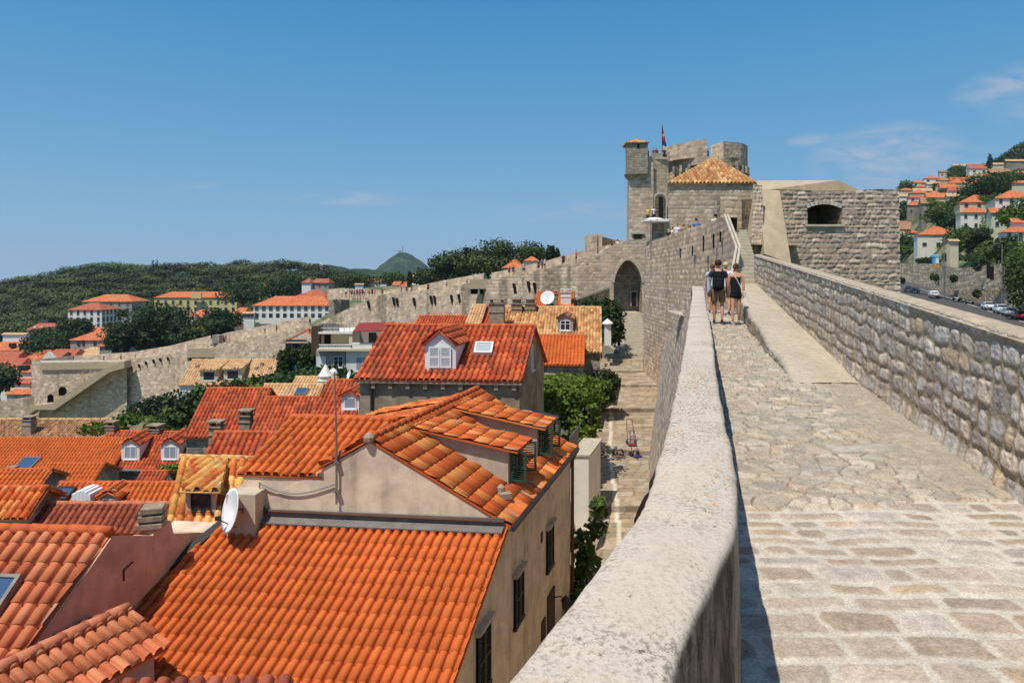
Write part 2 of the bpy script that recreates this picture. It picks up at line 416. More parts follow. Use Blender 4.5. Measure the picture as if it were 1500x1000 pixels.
def make_parapet():
    Ys = np.concatenate([np.arange(-3.2, .8, .12), np.arange(.8, 4, .022), np.arange(4, 9, .06), np.arange(9, 20.01, .2)])
    s = np.where(Ys < 5, .10, .3)
    xi = smooth1(xin, Ys, s); xo = smooth1(xout, Ys, s)
    zt = -.85+.0305*Ys; zb = zf(Ys)-.1
    # cross-section as (fraction across 0=inner 1=outer, drop from top)
    r = .035; sec = []
    for k in range(14): sec.append((0, None, k/13))                       # inner face, bottom -> top
    for a in np.linspace(0, 90, 6)[1:]: sec.append(('ri', a))
    for k in range(1, 26): sec.append(('t', k/26))
    for a in np.linspace(0, 90, 6): sec.append(('ro', a))
    for k in range(1, 8): sec.append(('o', k/7))
    Pm = np.zeros((len(Ys), len(sec), 3)); Wd = xo-xi
    for j, sc_ in enumerate(sec):
        if sc_[0] == 0: x = xi+.02*(1-sc_[2]); z = zb+(zt-r-zb)*sc_[2]
        elif sc_[0] == 'ri': a = R(sc_[1]); x = xi-r*(1-math.cos(a)); z = zt-r+r*math.sin(a)
        elif sc_[0] == 't': x = xi-r+(Wd+2*r)*sc_[1]; z = zt+.012*math.sin(sc_[1]*math.pi)
        elif sc_[0] == 'ro': a = R(sc_[1]); x = xo+r*(1-math.sin(a)); z = zt-r+r*math.cos(a)
        else: x = xo; z = zt-r-(.95)*sc_[1]
        Pm[:, j, 0] = x; Pm[:, j, 1] = Ys; Pm[:, j, 2] = z
    q = Pm
    nz = (fbm(q[:, :, 1]*3+q[:, :, 2]*2, q[:, :, 0]*3, 4)-.47)*.022+(fbm(q[:, :, 1]*16, q[:, :, 0]*16+q[:, :, 2]*16, 8)-.47)*.008
    n = np.cross(np.gradient(Pm, axis=0), np.gradient(Pm, axis=1)); n /= np.linalg.norm(n, axis=2, keepdims=True)+1e-9
    Pm = Pm+n*(nz[..., None])
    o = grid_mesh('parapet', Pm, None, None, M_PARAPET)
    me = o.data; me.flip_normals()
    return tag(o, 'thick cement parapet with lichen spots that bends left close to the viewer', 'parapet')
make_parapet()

# ---------------- walkway paving: mortared blocks near, crazy paving beyond
def make_walkway():
    Yn = [-3.0]
    while Yn[-1] < 1.9: Yn.append(Yn[-1]+.12)
    while Yn[-1] < 24.4: Yn.append(Yn[-1]+max(.0085, Yn[-1]**2/1900*1.35))
    Yn = np.array(Yn); N = len(Yn); Mx = 520
    x0 = xin(Yn)-.06; x1 = 2.6+.26*Yn+.12
    s = np.linspace(0, 1, Mx)
    X = x0[:, None]+(x1-x0)[:, None]*s[None]; Y = np.repeat(Yn[:, None], Mx, 1)
    # near zone
    ang = -.02
    U = X*math.cos(ang)+Y*math.sin(ang); V = -X*math.sin(ang)+Y*math.cos(ang)
    d1, a1, b1 = coursed(U, V, .185, .34, 11, .30, .5, .03, 3.0)
    d1 = d1-.010+.030*(fbm(U*8, V*8, 3)-.5)+.022*(fbm(U*24, V*24, 13)-.5)
    d2, a2, b2 = crazy(X, Y, .185, .165, 5, .95, .06)
    d2 = d2-.002+.008*(fbm(X*12, Y*12, 9)-.5)
    edge = 5.25+.12*np.sin(X*2.2)+.15*(fbm(X*3, Y*3, 2)-.5)
    w = Y < edge
    # two long pale slabs
    def slab(cx, cy, hx, hy):
        dx = hx-np.abs(X-cx); dy = hy-np.abs(Y-cy-.03*np.sin(X*7)); return np.minimum(dx, dy)
    for (cx, cy, hx, hy, k) in ((3.53, 6.78, .40, .13, .93), (4.30, 6.84, .19, .10, .99), (3.0, 7.6, .24, .1, .6), (4.25, 5.55, .2, .09, .98)):
        sl = slab(cx, cy, hx, hy); k_ = sl > 0
        d2 = np.where(k_, np.minimum(sl, .2), np.where(sl > -.03, np.minimum(d2, -sl*.3), d2)); a2 = np.where(k_, k, a2); b2 = np.where(k_, .95, b2)
    d = np.where(w, d1, d2); a = np.where(w, a1, a2); b = np.where(w, b1, b2)
    st = np.where(w, sstep(d1, 0, .03), sstep(d2, 0, .014))
    grime = sstep(X-(2.6+.26*Y)+.95, 0, .8)*sstep(Y, 5.2, 6)*.8     # mortar washed over the stones towards the wall
    st = st*(1-grime*(.45+.55*(fbm(X*3, Y*3, 31) > .5)))
    hgt = np.where(w, .008, .022)*st*(.4+.9*b)+.010*(fbm(X*6, Y*6, 21)-.5)+.004*(fbm(X*30, Y*30, 22)-.5)
    hgt = hgt+.03*(fbm(X*1.1, Y*1.1, 33)-.5)
    Z = zf(Y)+hgt
    cn = palette(a, [sr(180,162,142), sr(188,170,150), sr(170,152,134), sr(184,168,150), sr(174,154,132), sr(168,156,142), sr(206,194,176), sr(190,166,138), sr(184,172,158), sr(176,158,142)])
    cf = palette(a, [sr(180,166,146), sr(186,170,150), sr(172,160,142), sr(192,178,158), sr(180,164,142), sr(184,172,154), sr(174,162,146), sr(198,184,162), sr(188,168,144), sr(172,162,148)])
    cc = np.where(w[..., None], cn, cf)*(.86+.26*b[..., None])
    cc = cc*(.84+.34*fbm(X*7, Y*7, 41)[..., None])*(.80+.42*fbm(X*38, Y*38, 45)[..., None])
    # iron-red veins on a few stones
    red = sstep(fbm(X*14, Y*14, 61), .60, .74)*(h2(np.floor(a*997), np.floor(b*997), 4) > .88)*st*.7
    cc = lerpc(cc, 0, red*0)+0*cc; cc = cc*(1-.65*red[..., None])+np.array(sr(170,104,74))*.65*red[..., None]
    mort = np.where(w[..., None], np.array(sr(204,192,174)), np.array(sr(160,148,128)))*(.86+.26*fbm(X*5, Y*5, 43)[..., None])
    cc = cc*st[..., None]+mort*(1-st[..., None])
    wash = np.array(sr(170,156,134))*(.86+.26*fbm(X*5, Y*5, 53)[..., None])
    gg = (grime*.7)[..., None]; cc = cc*(1-gg)+wash*gg
    joint = np.where(w, 0, (1-sstep(d2, -.003, .006))*(1-grime)*(fbm(X*5, Y*5, 77) > .42))
    cc = cc*(1-.55*joint[..., None])
    Pm = np.stack([X, Y, Z], -1)
    o = grid_mesh('walkway', Pm, cc, None, M_PAVE)
    me = o.data
    if me.polygons[10].normal.z < 0: me.flip_normals()
    tag(o, None, None, None, 'structure')
make_walkway()

# ---------------- rough stone wall on the right
def xw(Y): return 2.6+.26*Y
def make_right_wall():
    Ys = [1.0]
    while Ys[-1] < 27.2: Ys.append(Ys[-1]+max(.014, Ys[-1]**2/2600*1.9/1.5))
    Ys = np.array(Ys); n = len(Ys); m = 150
    zt = -.80+.064*Ys; zb = zf(Ys)-.12
    t = np.linspace(0, 1, m)
    U = np.repeat((Ys*1.033)[:, None], m, 1); Z = zb[:, None]+(zt-zb)[:, None]*t[None]
    V = Z-(-.80+.064*Ys)[:, None]*.8
    d, a, b = coursed(U, V, .225, .29, 23, .3, .5, .06, 3.0)
    d = d-.014+.030*(fbm(U*8, V*8, 3)-.5)
    st = sstep(d, 0, .03)
    rnd = np.sqrt(np.clip(d/.10, 0, 1))
    hgt = st*(.004+.012*b)+.006*rnd+.030*(fbm(U*9, V*9, 5)-.5)*st+.014*(fbm(U*30, V*30, 6)-.5)
    ch = palette(a, [sr(176,168,156), sr(186,180,170), sr(168,162,156), sr(196,184,166), sr(188,168,140), sr(164,156,148), sr(180,176,170), sr(204,192,172), sr(172,160,142), sr(192,186,176)])
    c = ch*1.25*(.84+.28*b[..., None])*(.80+.4*fbm(U*13, V*13, 15)[..., None])
    dk = sstep(fbm(U*18, V*18, 44), .58, .72)[..., None]*.42; c = c*(1-dk)
    rust = (sstep(fbm(U*11, V*11, 91), .60, .74)*(h2(np.floor(a*997), np.floor(b*997), 14) > .8))[..., None]*.5
    c = c*(1-rust)+np.array(sr(168,110,70))*rust
    j = (1-st)[..., None]; c = c*(1-j)+np.array(sr(172,158,134))*(.75+.45*fbm(U*6, V*6, 8)[..., None])*j
    X = xw(Ys)[:, None]+0*Z
    nrm = np.array([-1, .26]); nrm = nrm/np.linalg.norm(nrm)
    base_bulge = .06*np.clip(1-t*6, 0, 1)[None]
    Pm = np.stack([X+nrm[0]*(hgt+base_bulge), np.repeat(Ys[:, None], m, 1)+nrm[1]*(hgt+base_bulge), Z], -1)
    root = empty('stone_wall', (xw(2.0), 2.0, zf(2.0)), label='rough grey rubble wall rising along the outer side of the walkway', cat='wall')
    off = np.array(root.location)
    o = grid_mesh('wall_face', Pm-off, c, None, M_STONE, root)
    if o.data.polygons[5].normal.x > 0: o.data.flip_normals()
    # rounded coping
    ks = 9; s = np.linspace(0, 1, ks)
    Uc = np.repeat((Ys*1.033)[:, None], ks, 1); wd = .27
    prof = np.array([math.sin(v*math.pi) for v in s])**.6*.03
    zc = zt[:, None]+prof[None]-.004+.016*(fbm(Uc*5, s[None]*3+0*Uc, 7)-.5)
    Pc = np.stack([X[:, :1]-nrm[0]*wd*s[None]-.02*nrm[0]*0+0*zc-.01, np.repeat(Ys[:, None], ks, 1)-nrm[1]*wd*s[None], zc], -1)
    Pc[:, 0, 0] -= .02; Pc[:, 0, 2] = zt-.03
    cc = np.array(sr(178,164,142))*(.78+.45*fbm(Uc*6, s[None]*5+0*Uc, 17)[..., None])
    o2 = grid_mesh('coping', Pc-off, cc, None, M_STONE, root)
    if o2.data.polygons[5].normal.z < 0: o2.data.flip_normals()
    mb = MB()
    pts = [(1, .47), (27.2, .47)]
    a0 = Vector((xw(1)+.26, .9, 0)); a1 = Vector((xw(27.2)+.26, 27.1, 0))
    vs = [Vector((a0.x, a0.y, -.80+.064)), Vector((a1.x, a1.y, -.80+.064*27.2)), Vector((a1.x, a1.y, -14)), Vector((a0.x, a0.y, -14))]
    mb.add([v-Vector(off) for v in vs], [(0, 1, 2, 3)])
    mb.build('outer_face', M_SANDREND, root)
make_right_wall()

# ---------------- low ledge along the right wall
def make_ledge():
    Ys = np.concatenate([np.arange(10.3, 15, .06), np.arange(15, 26.6, .12)]); n = len(Ys)
    def zl(Y): return zf(Y)+.012+.054*(Y-10.4)*sstep(Y, 9.6, 11.6)
    sec = [('s', k/8) for k in range(9)]+[('t', k/16) for k in range(1, 17)]
    Pm = np.zeros((n, len(sec), 3)); cc = np.zeros((n, len(sec), 3))
    xl = 4.32+.262*(Ys-10.7)+.03*np.sin(Ys*1.7)
    for j, (k, t) in enumerate(sec):
        if k == 's': x = xl+.02*t; z = zf(Ys)-.05+(zl(Ys)-zf(Ys)+.03)*t
        else: x = xl+.04+(xw(Ys)-xl)*t; z = zl(Ys)+.012*math.sin(t*3)
        Pm[:, j] = np.stack([x, Ys, z+0*Ys], -1)
    U = Pm[:, :, 1]; V = Pm[:, :, 2]*3+Pm[:, :, 0]
    nz = .03*(fbm(U*2, V*2, 3)-.5)+.014*(fbm(U*9, V*9, 4)-.5)
    Pm[:, :, 2] += nz*.6; Pm[:, :9, 0] -= nz[:, :9]*2.2
    top = np.array(sr(188,174,150))*(.84+.34*fbm(U*1.6, Pm[:, :, 0]*4, 9)[..., None])
    d, a, b = coursed(U[:, :9], Pm[:, :9, 2]-(zl(Ys))[:, None], .16, .26, 5, .2, .4, .03)
    side = palette(a, STONE_COLS)*(.75+.3*b[..., None]); side = side*sstep(d, 0, .03)[..., None]+np.array(sr(130,116,92))*(1-sstep(d, 0, .03))[..., None]
    cc = top; cc[:, :9] = side
    o = grid_mesh('stone_ledge', Pm, cc, None, M_PAVE)
    if o.data.polygons[20].normal.z < 0: o.data.flip_normals()
    tag(o, 'low sand coloured stone ledge running along the foot of the rubble wall', 'ledge')
    mb = MB()  # rough end cap
    return o
make_ledge()
# ---------------- scarp below the parapet, town side (battered), down to the street
YS = [-3.0, 1.5, 5, 10, 20, 29, 38]
def scarp_tz(Y): return (-.85+.0305*Y-.35) if Y <= 20 else -.75-.17*(Y-20)
def scarp_top(Y): return (xout(Y)-.01 if Y <= 20 else 5.27+.278*(Y-20)-.15-.095*(Y-20))
tp = [(scarp_top(Y), Y, scarp_tz(Y)) for Y in YS]
bt = [(scarp_top(Y)-.88, Y, -12.2+.04*Y) for Y in YS]
masonry('rampart_scarp', bt, tp, M_STONE_FAR, .07, .30, .5, 31, .03, .015, face=(-20, 10, -5))
bd = MB(); ys_ = [-3, 5, 12, 20, 24, 30, 37.8]
tp_ = [min(zf(y)-.3, scarp_tz(y)-.15) for y in ys_]
a_ = [Vector((float(scarp_top(y))+.12, y, z)) for y, z in zip(ys_, tp_)]; b_ = [Vector((2.6+.26*y+.3, y, z)) for y, z in zip(ys_, tp_)]; n_ = len(ys_)
bd.add(a_+b_+[v-Vector((.4, 0, 12)) for v in a_]+[v-Vector((0, 0, 12)) for v in b_], [(i, i+1, n_+i+1, n_+i) for i in range(n_-1)]+[(i, 2*n_+i, 2*n_+i+1, i+1) for i in range(n_-1)]+[(n_-1, 2*n_-1, 4*n_-1, 3*n_-1)])
tag(bd.build('rampart_core', M_SANDREND), None, None, None, 'structure')
so = bpy.data.objects['rampart_scarp']; tag(so, 'steep stone scarp of the rampart below the parapet, beside the street', 'wall')
# ================================================================== roofs, walls, windows
ORANGE = [sr(205,106,50), sr(202,102,48), sr(208,110,52), sr(200,101,48), sr(206,108,52), sr(196,98,48)]
RED = [sr(196,92,54), sr(186,83,48), sr(204,104,62), sr(174,80,50), sr(198,100,60), sr(160,84,60)]
SALMON = [sr(208,122,80), sr(200,112,74), sr(214,132,90), sr(192,104,68), sr(206,118,78)]
BROWN = [sr(158,82,58), sr(148,76,54), sr(168,92,66), sr(140,74,54)]
YELLOW = [sr(220,160,84), sr(210,148,76), sr(226,172,98), sr(204,124,64), sr(216,164,92), sr(190,98,52), sr(222,176,110)]
CREAM = [sr(206,160,106), sr(192,142,90), sr(214,174,122), sr(196,132,84), sr(210,170,116), sr(180,120,80)]
PALE = [sr(216,176,130), sr(208,166,120), sr(220,184,140), sr(204,160,114)]
OLD = [sr(178,134,98), sr(160,116,84), sr(190,150,112), sr(150,110,82), sr(184,140,98), sr(170,120,86)]
PATCH = [sr(204,100,48), sr(214,122,60), sr(200,94,46), sr(207,106,52), sr(226,146,80), sr(198,92,46), sr(203,99,48), sr(220,136,72)]
TILE = {k: mat_tile('tiles_'+k, v, var) for k, v, var in (('orange', ORANGE, .07), ('red', RED, .26), ('salmon', SALMON, .14), ('brown', BROWN, .2), ('yellow', YELLOW, .2),
        ('cream', CREAM, .25), ('pale', PALE, .15), ('old', OLD, .35), ('patch', PATCH, .14))}
TFAR = {k: mat_tile('far_tiles_'+k, v, .3, .2, True) for k, v in (('orange', [sr(212,122,76), sr(204,112,68), sr(218,130,86)]), ('red', [sr(186,104,76), sr(176,94,68), sr(194,112,84)]), ('pale', PALE), ('old', OLD), ('brown', BROWN), ('salmon', SALMON))}
M_PLASTER = mat_plain('plaster_pinkish', sr(226, 203, 174), .92, .18, 2.2, .3, streak=.30)
M_PLASTER_G = mat_plain('plaster_grey', sr(196, 180, 158), .92, .2, 2.0, .3, streak=.25)
M_PINK = mat_plain('plaster_rose', sr(210, 166, 138), .92, .2, 1.6, .35, streak=.25)
M_WHITE = mat_plain('white_paint', sr(228, 226, 222), .7, .06, 3, .08)
M_WHITEW = mat_plain('whitewash', sr(234, 228, 216), .9, .06, 1.5, .15, streak=.1)
M_CREAMW = mat_plain('cream_render', sr(214, 200, 170), .9, .1, 1.5, .15, streak=.12)
M_YELLOWW = mat_plain('yellow_render', sr(214, 194, 138), .9, .1, 1.5, .15, streak=.1)
M_PALEG = mat_plain('pale_green_render', sr(206, 212, 180), .9, .1, 1.5, .15)
M_GREYW = mat_plain('grey_render', sr(166, 158, 148), .9, .15, 1.5, .2, streak=.2)
M_DIRTY = mat_plain('dirty_stone_render', sr(164, 148, 124), .95, .35, 1.6, .5, streak=.45)
M_GREEN = mat_plain('shutter_green', sr(38, 78, 62), .5, .1, 8, .05, .4)
M_DKGREEN = mat_plain('shutter_dark_green', sr(34, 44, 36), .6, .15, 8, .1, .3)
M_METAL = mat_plain('galvanised_metal', sr(150, 146, 140), .45, .15, 4, .1, .5, .7)
M_DARKMETAL = mat_plain('dark_metal', sr(66, 60, 56), .5, .15, 6, .1, .4, .5)
M_BROWNMETAL = mat_plain('brown_gutter', sr(96, 66, 52), .5, .15, 6, .1, .4, .3)
M_LEAD = mat_plain('lead_flashing', sr(126, 118, 112), .6, .25, 4, .2, .4, .3)
M_CHIM = mat_plain('chimney_stone', sr(164, 146, 124), .95, .35, 5, .6, streak=.3)
M_TIMBER = mat_plain('old_timber', sr(84, 66, 50), .8, .25, 10, .3)
M_TERR = mat_plain('terracotta_ridge', sr(196, 96, 50), .85, .25, 5, .3)
M_TERRP = mat_plain('terracotta_ridge_pale', sr(214, 170, 112), .85, .25, 5, .3)
M_TERRS = mat_plain('terracotta_ridge_salmon', sr(196, 118, 84), .85, .25, 5, .3)
M_AWN = mat_plain('awning_red', sr(140, 56, 48), .8, .15, 3, .2)
def glass_mat(name, c, rough=.08):
    m, t = newmat(name)
    finish(t, c, rough, None, spec=.8, extra={'Coat Weight': .4, 'Coat Roughness': .05}); return m
M_GLASS = glass_mat('window_glass', sr(44, 52, 60)); M_GLASSB = glass_mat('skylight_glass', sr(60, 84, 112)); M_CURT = glass_mat('curtained_glass', sr(150, 160, 172), .25)
def brickwall_mat(name, cols, mortar, bw, bh, msz=.02, bump=.6):
    m, t = newmat(name); ob = t.n('NewGeometry'); pos = ob.outputs['Position']
    sp = t.n('SeparateXYZ', {0: pos}); nr = t.n('SeparateXYZ', {0: ob.outputs['Normal']})
    ax = t.math('GREATER_THAN', t.math('ABSOLUTE', nr.outputs[0]), t.math('ABSOLUTE', nr.outputs[1]))
    hx = t.math('ADD', t.math('MULTIPLY', sp.outputs[1], ax), t.math('MULTIPLY', sp.outputs[0], t.math('SUBTRACT', 1.0, ax)))
    v0 = t.n('CombineXYZ', {0: hx, 1: sp.outputs[2], 2: 0.0}).outputs[0]
    wob = t.n('TexNoise', {'Vector': v0, 'Scale': 1.6/bw*.6, 'Detail': 2})
    v = t.n('VectorMath', {0: v0, 1: t.n('VectorMath', {0: wob.outputs[1], 'Scale': bh*.55}, operation='SCALE').outputs[0]}, operation='ADD').outputs[0]
    br = t.n('TexBrick', {'Vector': v, 'Color1': (0, 0, 0, 1), 'Color2': (1, 1, 1, 1), 'Mortar': (.5, .5, .5, 1), 'Scale': 1.0, 'Mortar Size': msz, 'Mortar Smooth': .6, 'Bias': 0.0, 'Brick Width': bw, 'Row Height': bh}, offset=.5, squash=.8, squash_frequency=3)
    k = len(cols); c = t.ramp(br.outputs[0], [(i/(k-1), cols[i]) for i in range(k)])
    big = t.noise(pos, .45, 5, .65)
    c = t.mix(br.outputs[1], c, mortar); c = t.mix(1.0, c, t.ramp(big, [(.3, .62), (.7, 1.15)]), 'MULTIPLY')
    c = t.mix(1.0, c, t.ramp(t.noise(pos, 9, 4, .6), [(.3, .78), (.7, 1.12)]), 'MULTIPLY')
    hb = t.math('ADD', t.math('MULTIPLY', br.outputs[1], -1.0), t.math('MULTIPLY', t.noise(pos, 7/bw*.3, 4), .9))
    finish(t, c, .93, hb, bump, bh*.14, .15); return m
M_RUBBLE = brickwall_mat('rubble_masonry', [sr(120,112,102), sr(160,150,136), sr(190,178,160)], sr(150,138,118), .34, .17, .025)
M_RUBBLE_OLD = brickwall_mat('old_masonry', [sr(96,84,68), sr(130,116,96), sr(150,136,112)], sr(112,100,82), .4, .2, .02)
M_ASHLAR = brickwall_mat('ashlar_far', [sr(150,138,120), sr(176,164,146), sr(190,178,158)], sr(140,128,108), .55, .3, .03, .8)
M_ASHLAR_W = brickwall_mat('pale_ashlar', [sr(196,184,166), sr(212,202,186), sr(220,212,198)], sr(188,176,156), .6, .3, .012, .3)

def clip_bm(bm, poly2):
    """clip a mesh in local (u,v) to a convex polygon"""
    n = len(poly2); a = sum(poly2[i][0]*poly2[(i+1)%n][1]-poly2[(i+1)%n][0]*poly2[i][1] for i in range(n))
    P2 = poly2 if a > 0 else poly2[::-1]
    for i in range(n):
        p = P2[i]; q = P2[(i+1)%n]; dx, dy = q[0]-p[0], q[1]-p[1]
        no = Vector((dy, -dx, 0)).normalized()
        bmesh.ops.bisect_plane(bm, geom=bm.verts[:]+bm.edges[:]+bm.faces[:], plane_co=(p[0], p[1], 0), plane_no=no, clear_outer=True)
def tiles(name, poly, mat, parent=None, pitch=.225, course=.36, segs=6, prof='round', seed=0, under=True, lift=.02, amp=1.0, vdir=None):
    seed = abs(seed) % 9999
    """a tiled roof slope. poly: convex 3-D polygon whose first edge is the eave. Real tile relief, UV counted in tiles."""
    poly = [Vector(p) for p in poly]
    o = poly[0]; N = plane_n(poly[0], poly[1], poly[2])
    if N.z < 0: N = -N
    U = (poly[1]-poly[0]).normalized(); V = N.cross(U)
    if (poly[2]-poly[0]).dot(V) < 0: U = -U; V = -V
    if vdir is not None:
        W_ = Vector(vdir).normalized(); W_ = W_ if W_.dot(V) > 0 else -W_
        sh = W_.dot(U)/W_.dot(V)                      # columns run along W_: shear u by the rise in v
    else: sh = 0.0
    cs = math.sqrt(1+sh*sh)
    uv = [((p-o).dot(U)-sh*(p-o).dot(V), (p-o).dot(V)) for p in poly]
    u0 = min(p[0] for p in uv); u1 = max(p[0] for p in uv); v1 = max(p[1] for p in uv); v0 = min(p[1] for p in uv)
    nc = int((u1-u0)/pitch)+2; nr = int((v1-v0)/course)+2
    if prof == 'round':
        ts = [0, .06]+[.14+.72*(.5-.5*math.cos(math.pi*k/segs)) for k in range(segs+1)]+[.94]
        hs = [-.026, -.024]+[.088*math.sin(math.pi*k/segs)**.72*(pitch/.225)*amp for k in range(segs+1)]+[-.024]
    elif prof == 'flat':
        ts = [0, .05, .12, .22, .45, .55, .75, .9]; hs = [.030, .036, .030, .006, .004, .012, .004, .004]
    else:
        ts = [0, .5]; hs = [0, .05]
    T = np.array(ts); Hh = np.array(hs); k = len(ts)
    cols = np.repeat(np.arange(nc), k); uu = (cols+np.tile(T, nc))*pitch; hh = np.tile(Hh, nc)
    uu = np.append(uu, nc*pitch); hh = np.append(hh, Hh[0]); cols = np.append(cols, nc-1)
    n = len(uu); VX = []; FC = []; UV = []; rg = np.random.RandomState(seed+5)
    base = 0
    for r in range(nr):
        jl = rg.rand(nc)*.014-.004; jv = rg.rand(nc)*.02-.01
        if prof == 'flat': jl *= .5; jv *= .3
        va = v0+r*course+jv[cols]; vb = np.full(n, v0+(r+1)*course+.03)
        ht = np.full(n, 0.0)
        rows = [(va, hh*.55-.022+.0*va), (va, hh+lift+.012+jl[cols]), (vb, hh*.92+jl[cols]*.3)]
        for (vv, h) in rows: VX.append(np.stack([uu+u0, vv, h], -1))
        i = np.arange(n-1)
        for q in (0, 1):
            FC.append(np.stack([base+q*n+i, base+q*n+i+1, base+(q+1)*n+i+1, base+(q+1)*n+i], -1))
            UV.append(np.stack([np.stack([cols[:-1]+.5, np.full(n-1, r+.5)], -1)]*4, 1).reshape(-1, 2))
        base += 3*n
    VX = np.concatenate(VX); FC = np.concatenate(FC); UV = np.concatenate(UV)
    me = bpy.data.meshes.new(name); me.vertices.add(len(VX)); me.vertices.foreach_set('co', VX.ravel().astype(np.float32))
    me.loops.add(FC.size); me.loops.foreach_set('vertex_index', FC.ravel().astype(np.int32))
    me.polygons.add(len(FC)); me.polygons.foreach_set('loop_start', np.arange(0, FC.size, 4, dtype=np.int32))
    me.update(calc_edges=True)
    ul = me.uv_layers.new(name='UVMap'); ul.data.foreach_set('uv', UV.ravel().astype(np.float32))
    bm = bmesh.new(); bm.from_mesh(me); clip_bm(bm, uv)
    if under:
        ly = bm.loops.layers.uv.active; n0 = len(uv)
        a = [bm.verts.new((p[0], p[1], -.02)) for p in uv]; b = [bm.verts.new((p[0], p[1], -.065)) for p in uv]
        bm.faces.new(a); bm.faces.new(b[::-1])
        for i in range(n0): bm.faces.new((a[i], b[i], b[(i+1) % n0], a[(i+1) % n0]))
        bm.faces.ensure_lookup_table()
        for f_ in bm.faces[-(n0+2):]: f_.material_index = 1; f_.smooth = False
    bm.to_mesh(me); bm.free()
    Mx = Matrix((U, V+U*sh, N)).transposed().to_4x4(); Mx.translation = o
    me.transform(Mx)
    if parent is not None: me.transform(Matrix.Translation(-parent.matrix_basis.translation))
    if prof == 'round': me.polygons.foreach_set('use_smooth', [p.material_index == 0 for p in me.polygons])
    ob = link(name, me, [mat, M_CHIM], parent)
    return ob
def flat_roof_poly(name, poly, mat, parent=None, pitch=.25, course=.4, thick=.12):
    """far slope: slab with UV in tiles"""
    poly = [Vector(p) for p in poly]; N = plane_n(*poly[:3]); N = N if N.z > 0 else -N
    U = (poly[1]-poly[0]).normalized(); V = N.cross(U); o = poly[0]
    mb = MB(); mb.slab([p for p in poly], -N*thick)
    me = mb.me(name); ul = me.uv_layers.new(name='UVMap')
    for l in me.loops:
        p = me.vertices[l.vertex_index].co-o; ul.data[l.index].uv = (p.dot(U)/pitch, p.dot(V)/course)
    if parent is not None: me.transform(Matrix.Translation(-parent.matrix_basis.translation))
    return link(name, me, mat, parent)
def loc_of(parent): return parent.matrix_basis.translation if parent is not None else Vector((0, 0, 0))
def ridge(name, a, b, mat, parent, r=.1, L=.38, n=8, lift=.02):
    a = Vector(a)-loc_of(parent)+Vector((0, 0, lift)); b = Vector(b)-loc_of(parent)+Vector((0, 0, lift)); D = b-a; k = max(1, round(D.length/L)); mb = MB()
    for i in range(k):
        p = a+D*(i/k); q = a+D*((i+1.12)/k if i < k-1 else 1.0); rr = r*random.uniform(.94, 1.06)
        mb.cyl(p+Vector((0, 0, random.uniform(-.008, .008))), q, rr, rr*.86, n)
    return mb.build(name, mat, parent, True)
def window_unit(parent, c, U, N, w, h, frame=None, pane=None, style='cross', sill=True, depth=.05, arch=False, surround=None):
    """c centre on the wall surface; U horizontal dir; N outward normal"""
    frame = frame or M_WHITE; pane = pane or M_GLASS
    c = Vector(c)-loc_of(parent); U = Vector(U).normalized(); N = Vector(N).normalized(); Z = Vector((0, 0, 1)); t = .045 if w < 1.5 else .07
    mb = MB(); b = c-U*w/2-Z*h/2-N*.02
    if surround:
        s = .12
        mb2 = MB()
        for (o_, a_, z_) in ((b-U*s-Z*s, U*s, Z*(h+2*s)), (b+U*w-Z*s, U*s, Z*(h+2*s)), (b+Z*h, U*w, Z*s), (b-Z*s, U*w, Z*s)): mb2.obox(o_, a_, N*(depth+.01), z_)
        mb2.build('window_surround', surround, parent)
    for (o_, a_, z_) in ((b, U*t, Z*h), (b+U*(w-t), U*t, Z*h), (b+U*t+Z*(h-t), U*(w-2*t), Z*t), (b+U*t, U*(w-2*t), Z*t)): mb.obox(o_, a_, N*depth, z_)
    if style in ('cross', 'two'): mb.obox(b+U*(w/2-t*.6)+Z*t, U*t*1.2, N*(depth-.004), Z*(h-2*t))
    if style == 'cross': mb.obox(b+U*t+Z*(h*.62), U*(w/2-t*1.6), N*(depth-.012), Z*t*.7); mb.obox(b+U*(w/2+t*.6)+Z*(h*.62), U*(w/2-t*1.6), N*(depth-.012), Z*t*.7)
    if sill: mb.obox(b-U*.06-Z*.07, U*(w+.12), N*(depth+.07), Z*.07)
    fr = mb.build('window', frame, parent)
    pb = MB(); pb.obox(b+U*t*.6+Z*t*.6, U*(w-1.2*t), N*(depth*.45+.012), Z*(h-1.2*t)); pb.build('pane', pane, fr)
    return fr
def shutters(parent, c, U, N, w, h, mat, open_=False, n=10, name='shutter'):
    """pair of louvred shutters; open_ swings them out at right angles to the wall"""
    c = Vector(c)-loc_of(parent); U = Vector(U).normalized(); N = Vector(N).normalized(); Z = Vector((0, 0, 1))
    for s in (-1, 1):
        mb = MB(); lw = w/2-.01
        if open_: o = c+U*(s*w/2)-Z*h/2; A = (N*.96+U*s*.28).normalized(); T = A.cross(Z)
        else: o = c+U*(s*w/2)-Z*h/2+N*.02; A = -U*s; T = N
        f = .06; th = .035
        mb.obox(o, A*f, T*th, Z*h); mb.obox(o+A*(lw-f), A*f, T*th, Z*h)
        mb.obox(o+A*f, A*(lw-2*f), T*th, Z*f); mb.obox(o+A*f+Z*(h-f), A*(lw-2*f), T*th, Z*f); mb.obox(o+A*f+Z*(h/2-f/2), A*(lw-2*f), T*th, Z*f)
        for k in range(n):
            z = f+(h-2*f)*(k+.2)/n
            mb.obox(o+A*f+Z*z+T*.004, A*(lw-2*f), T*.022+Z*.02, Z*.012)
        if not open_: mb.obox(o+A*f+Z*f+T*.002, A*(lw-2*f), T*.003, Z*(h-2*f))
        mb.build(name, mat, parent)
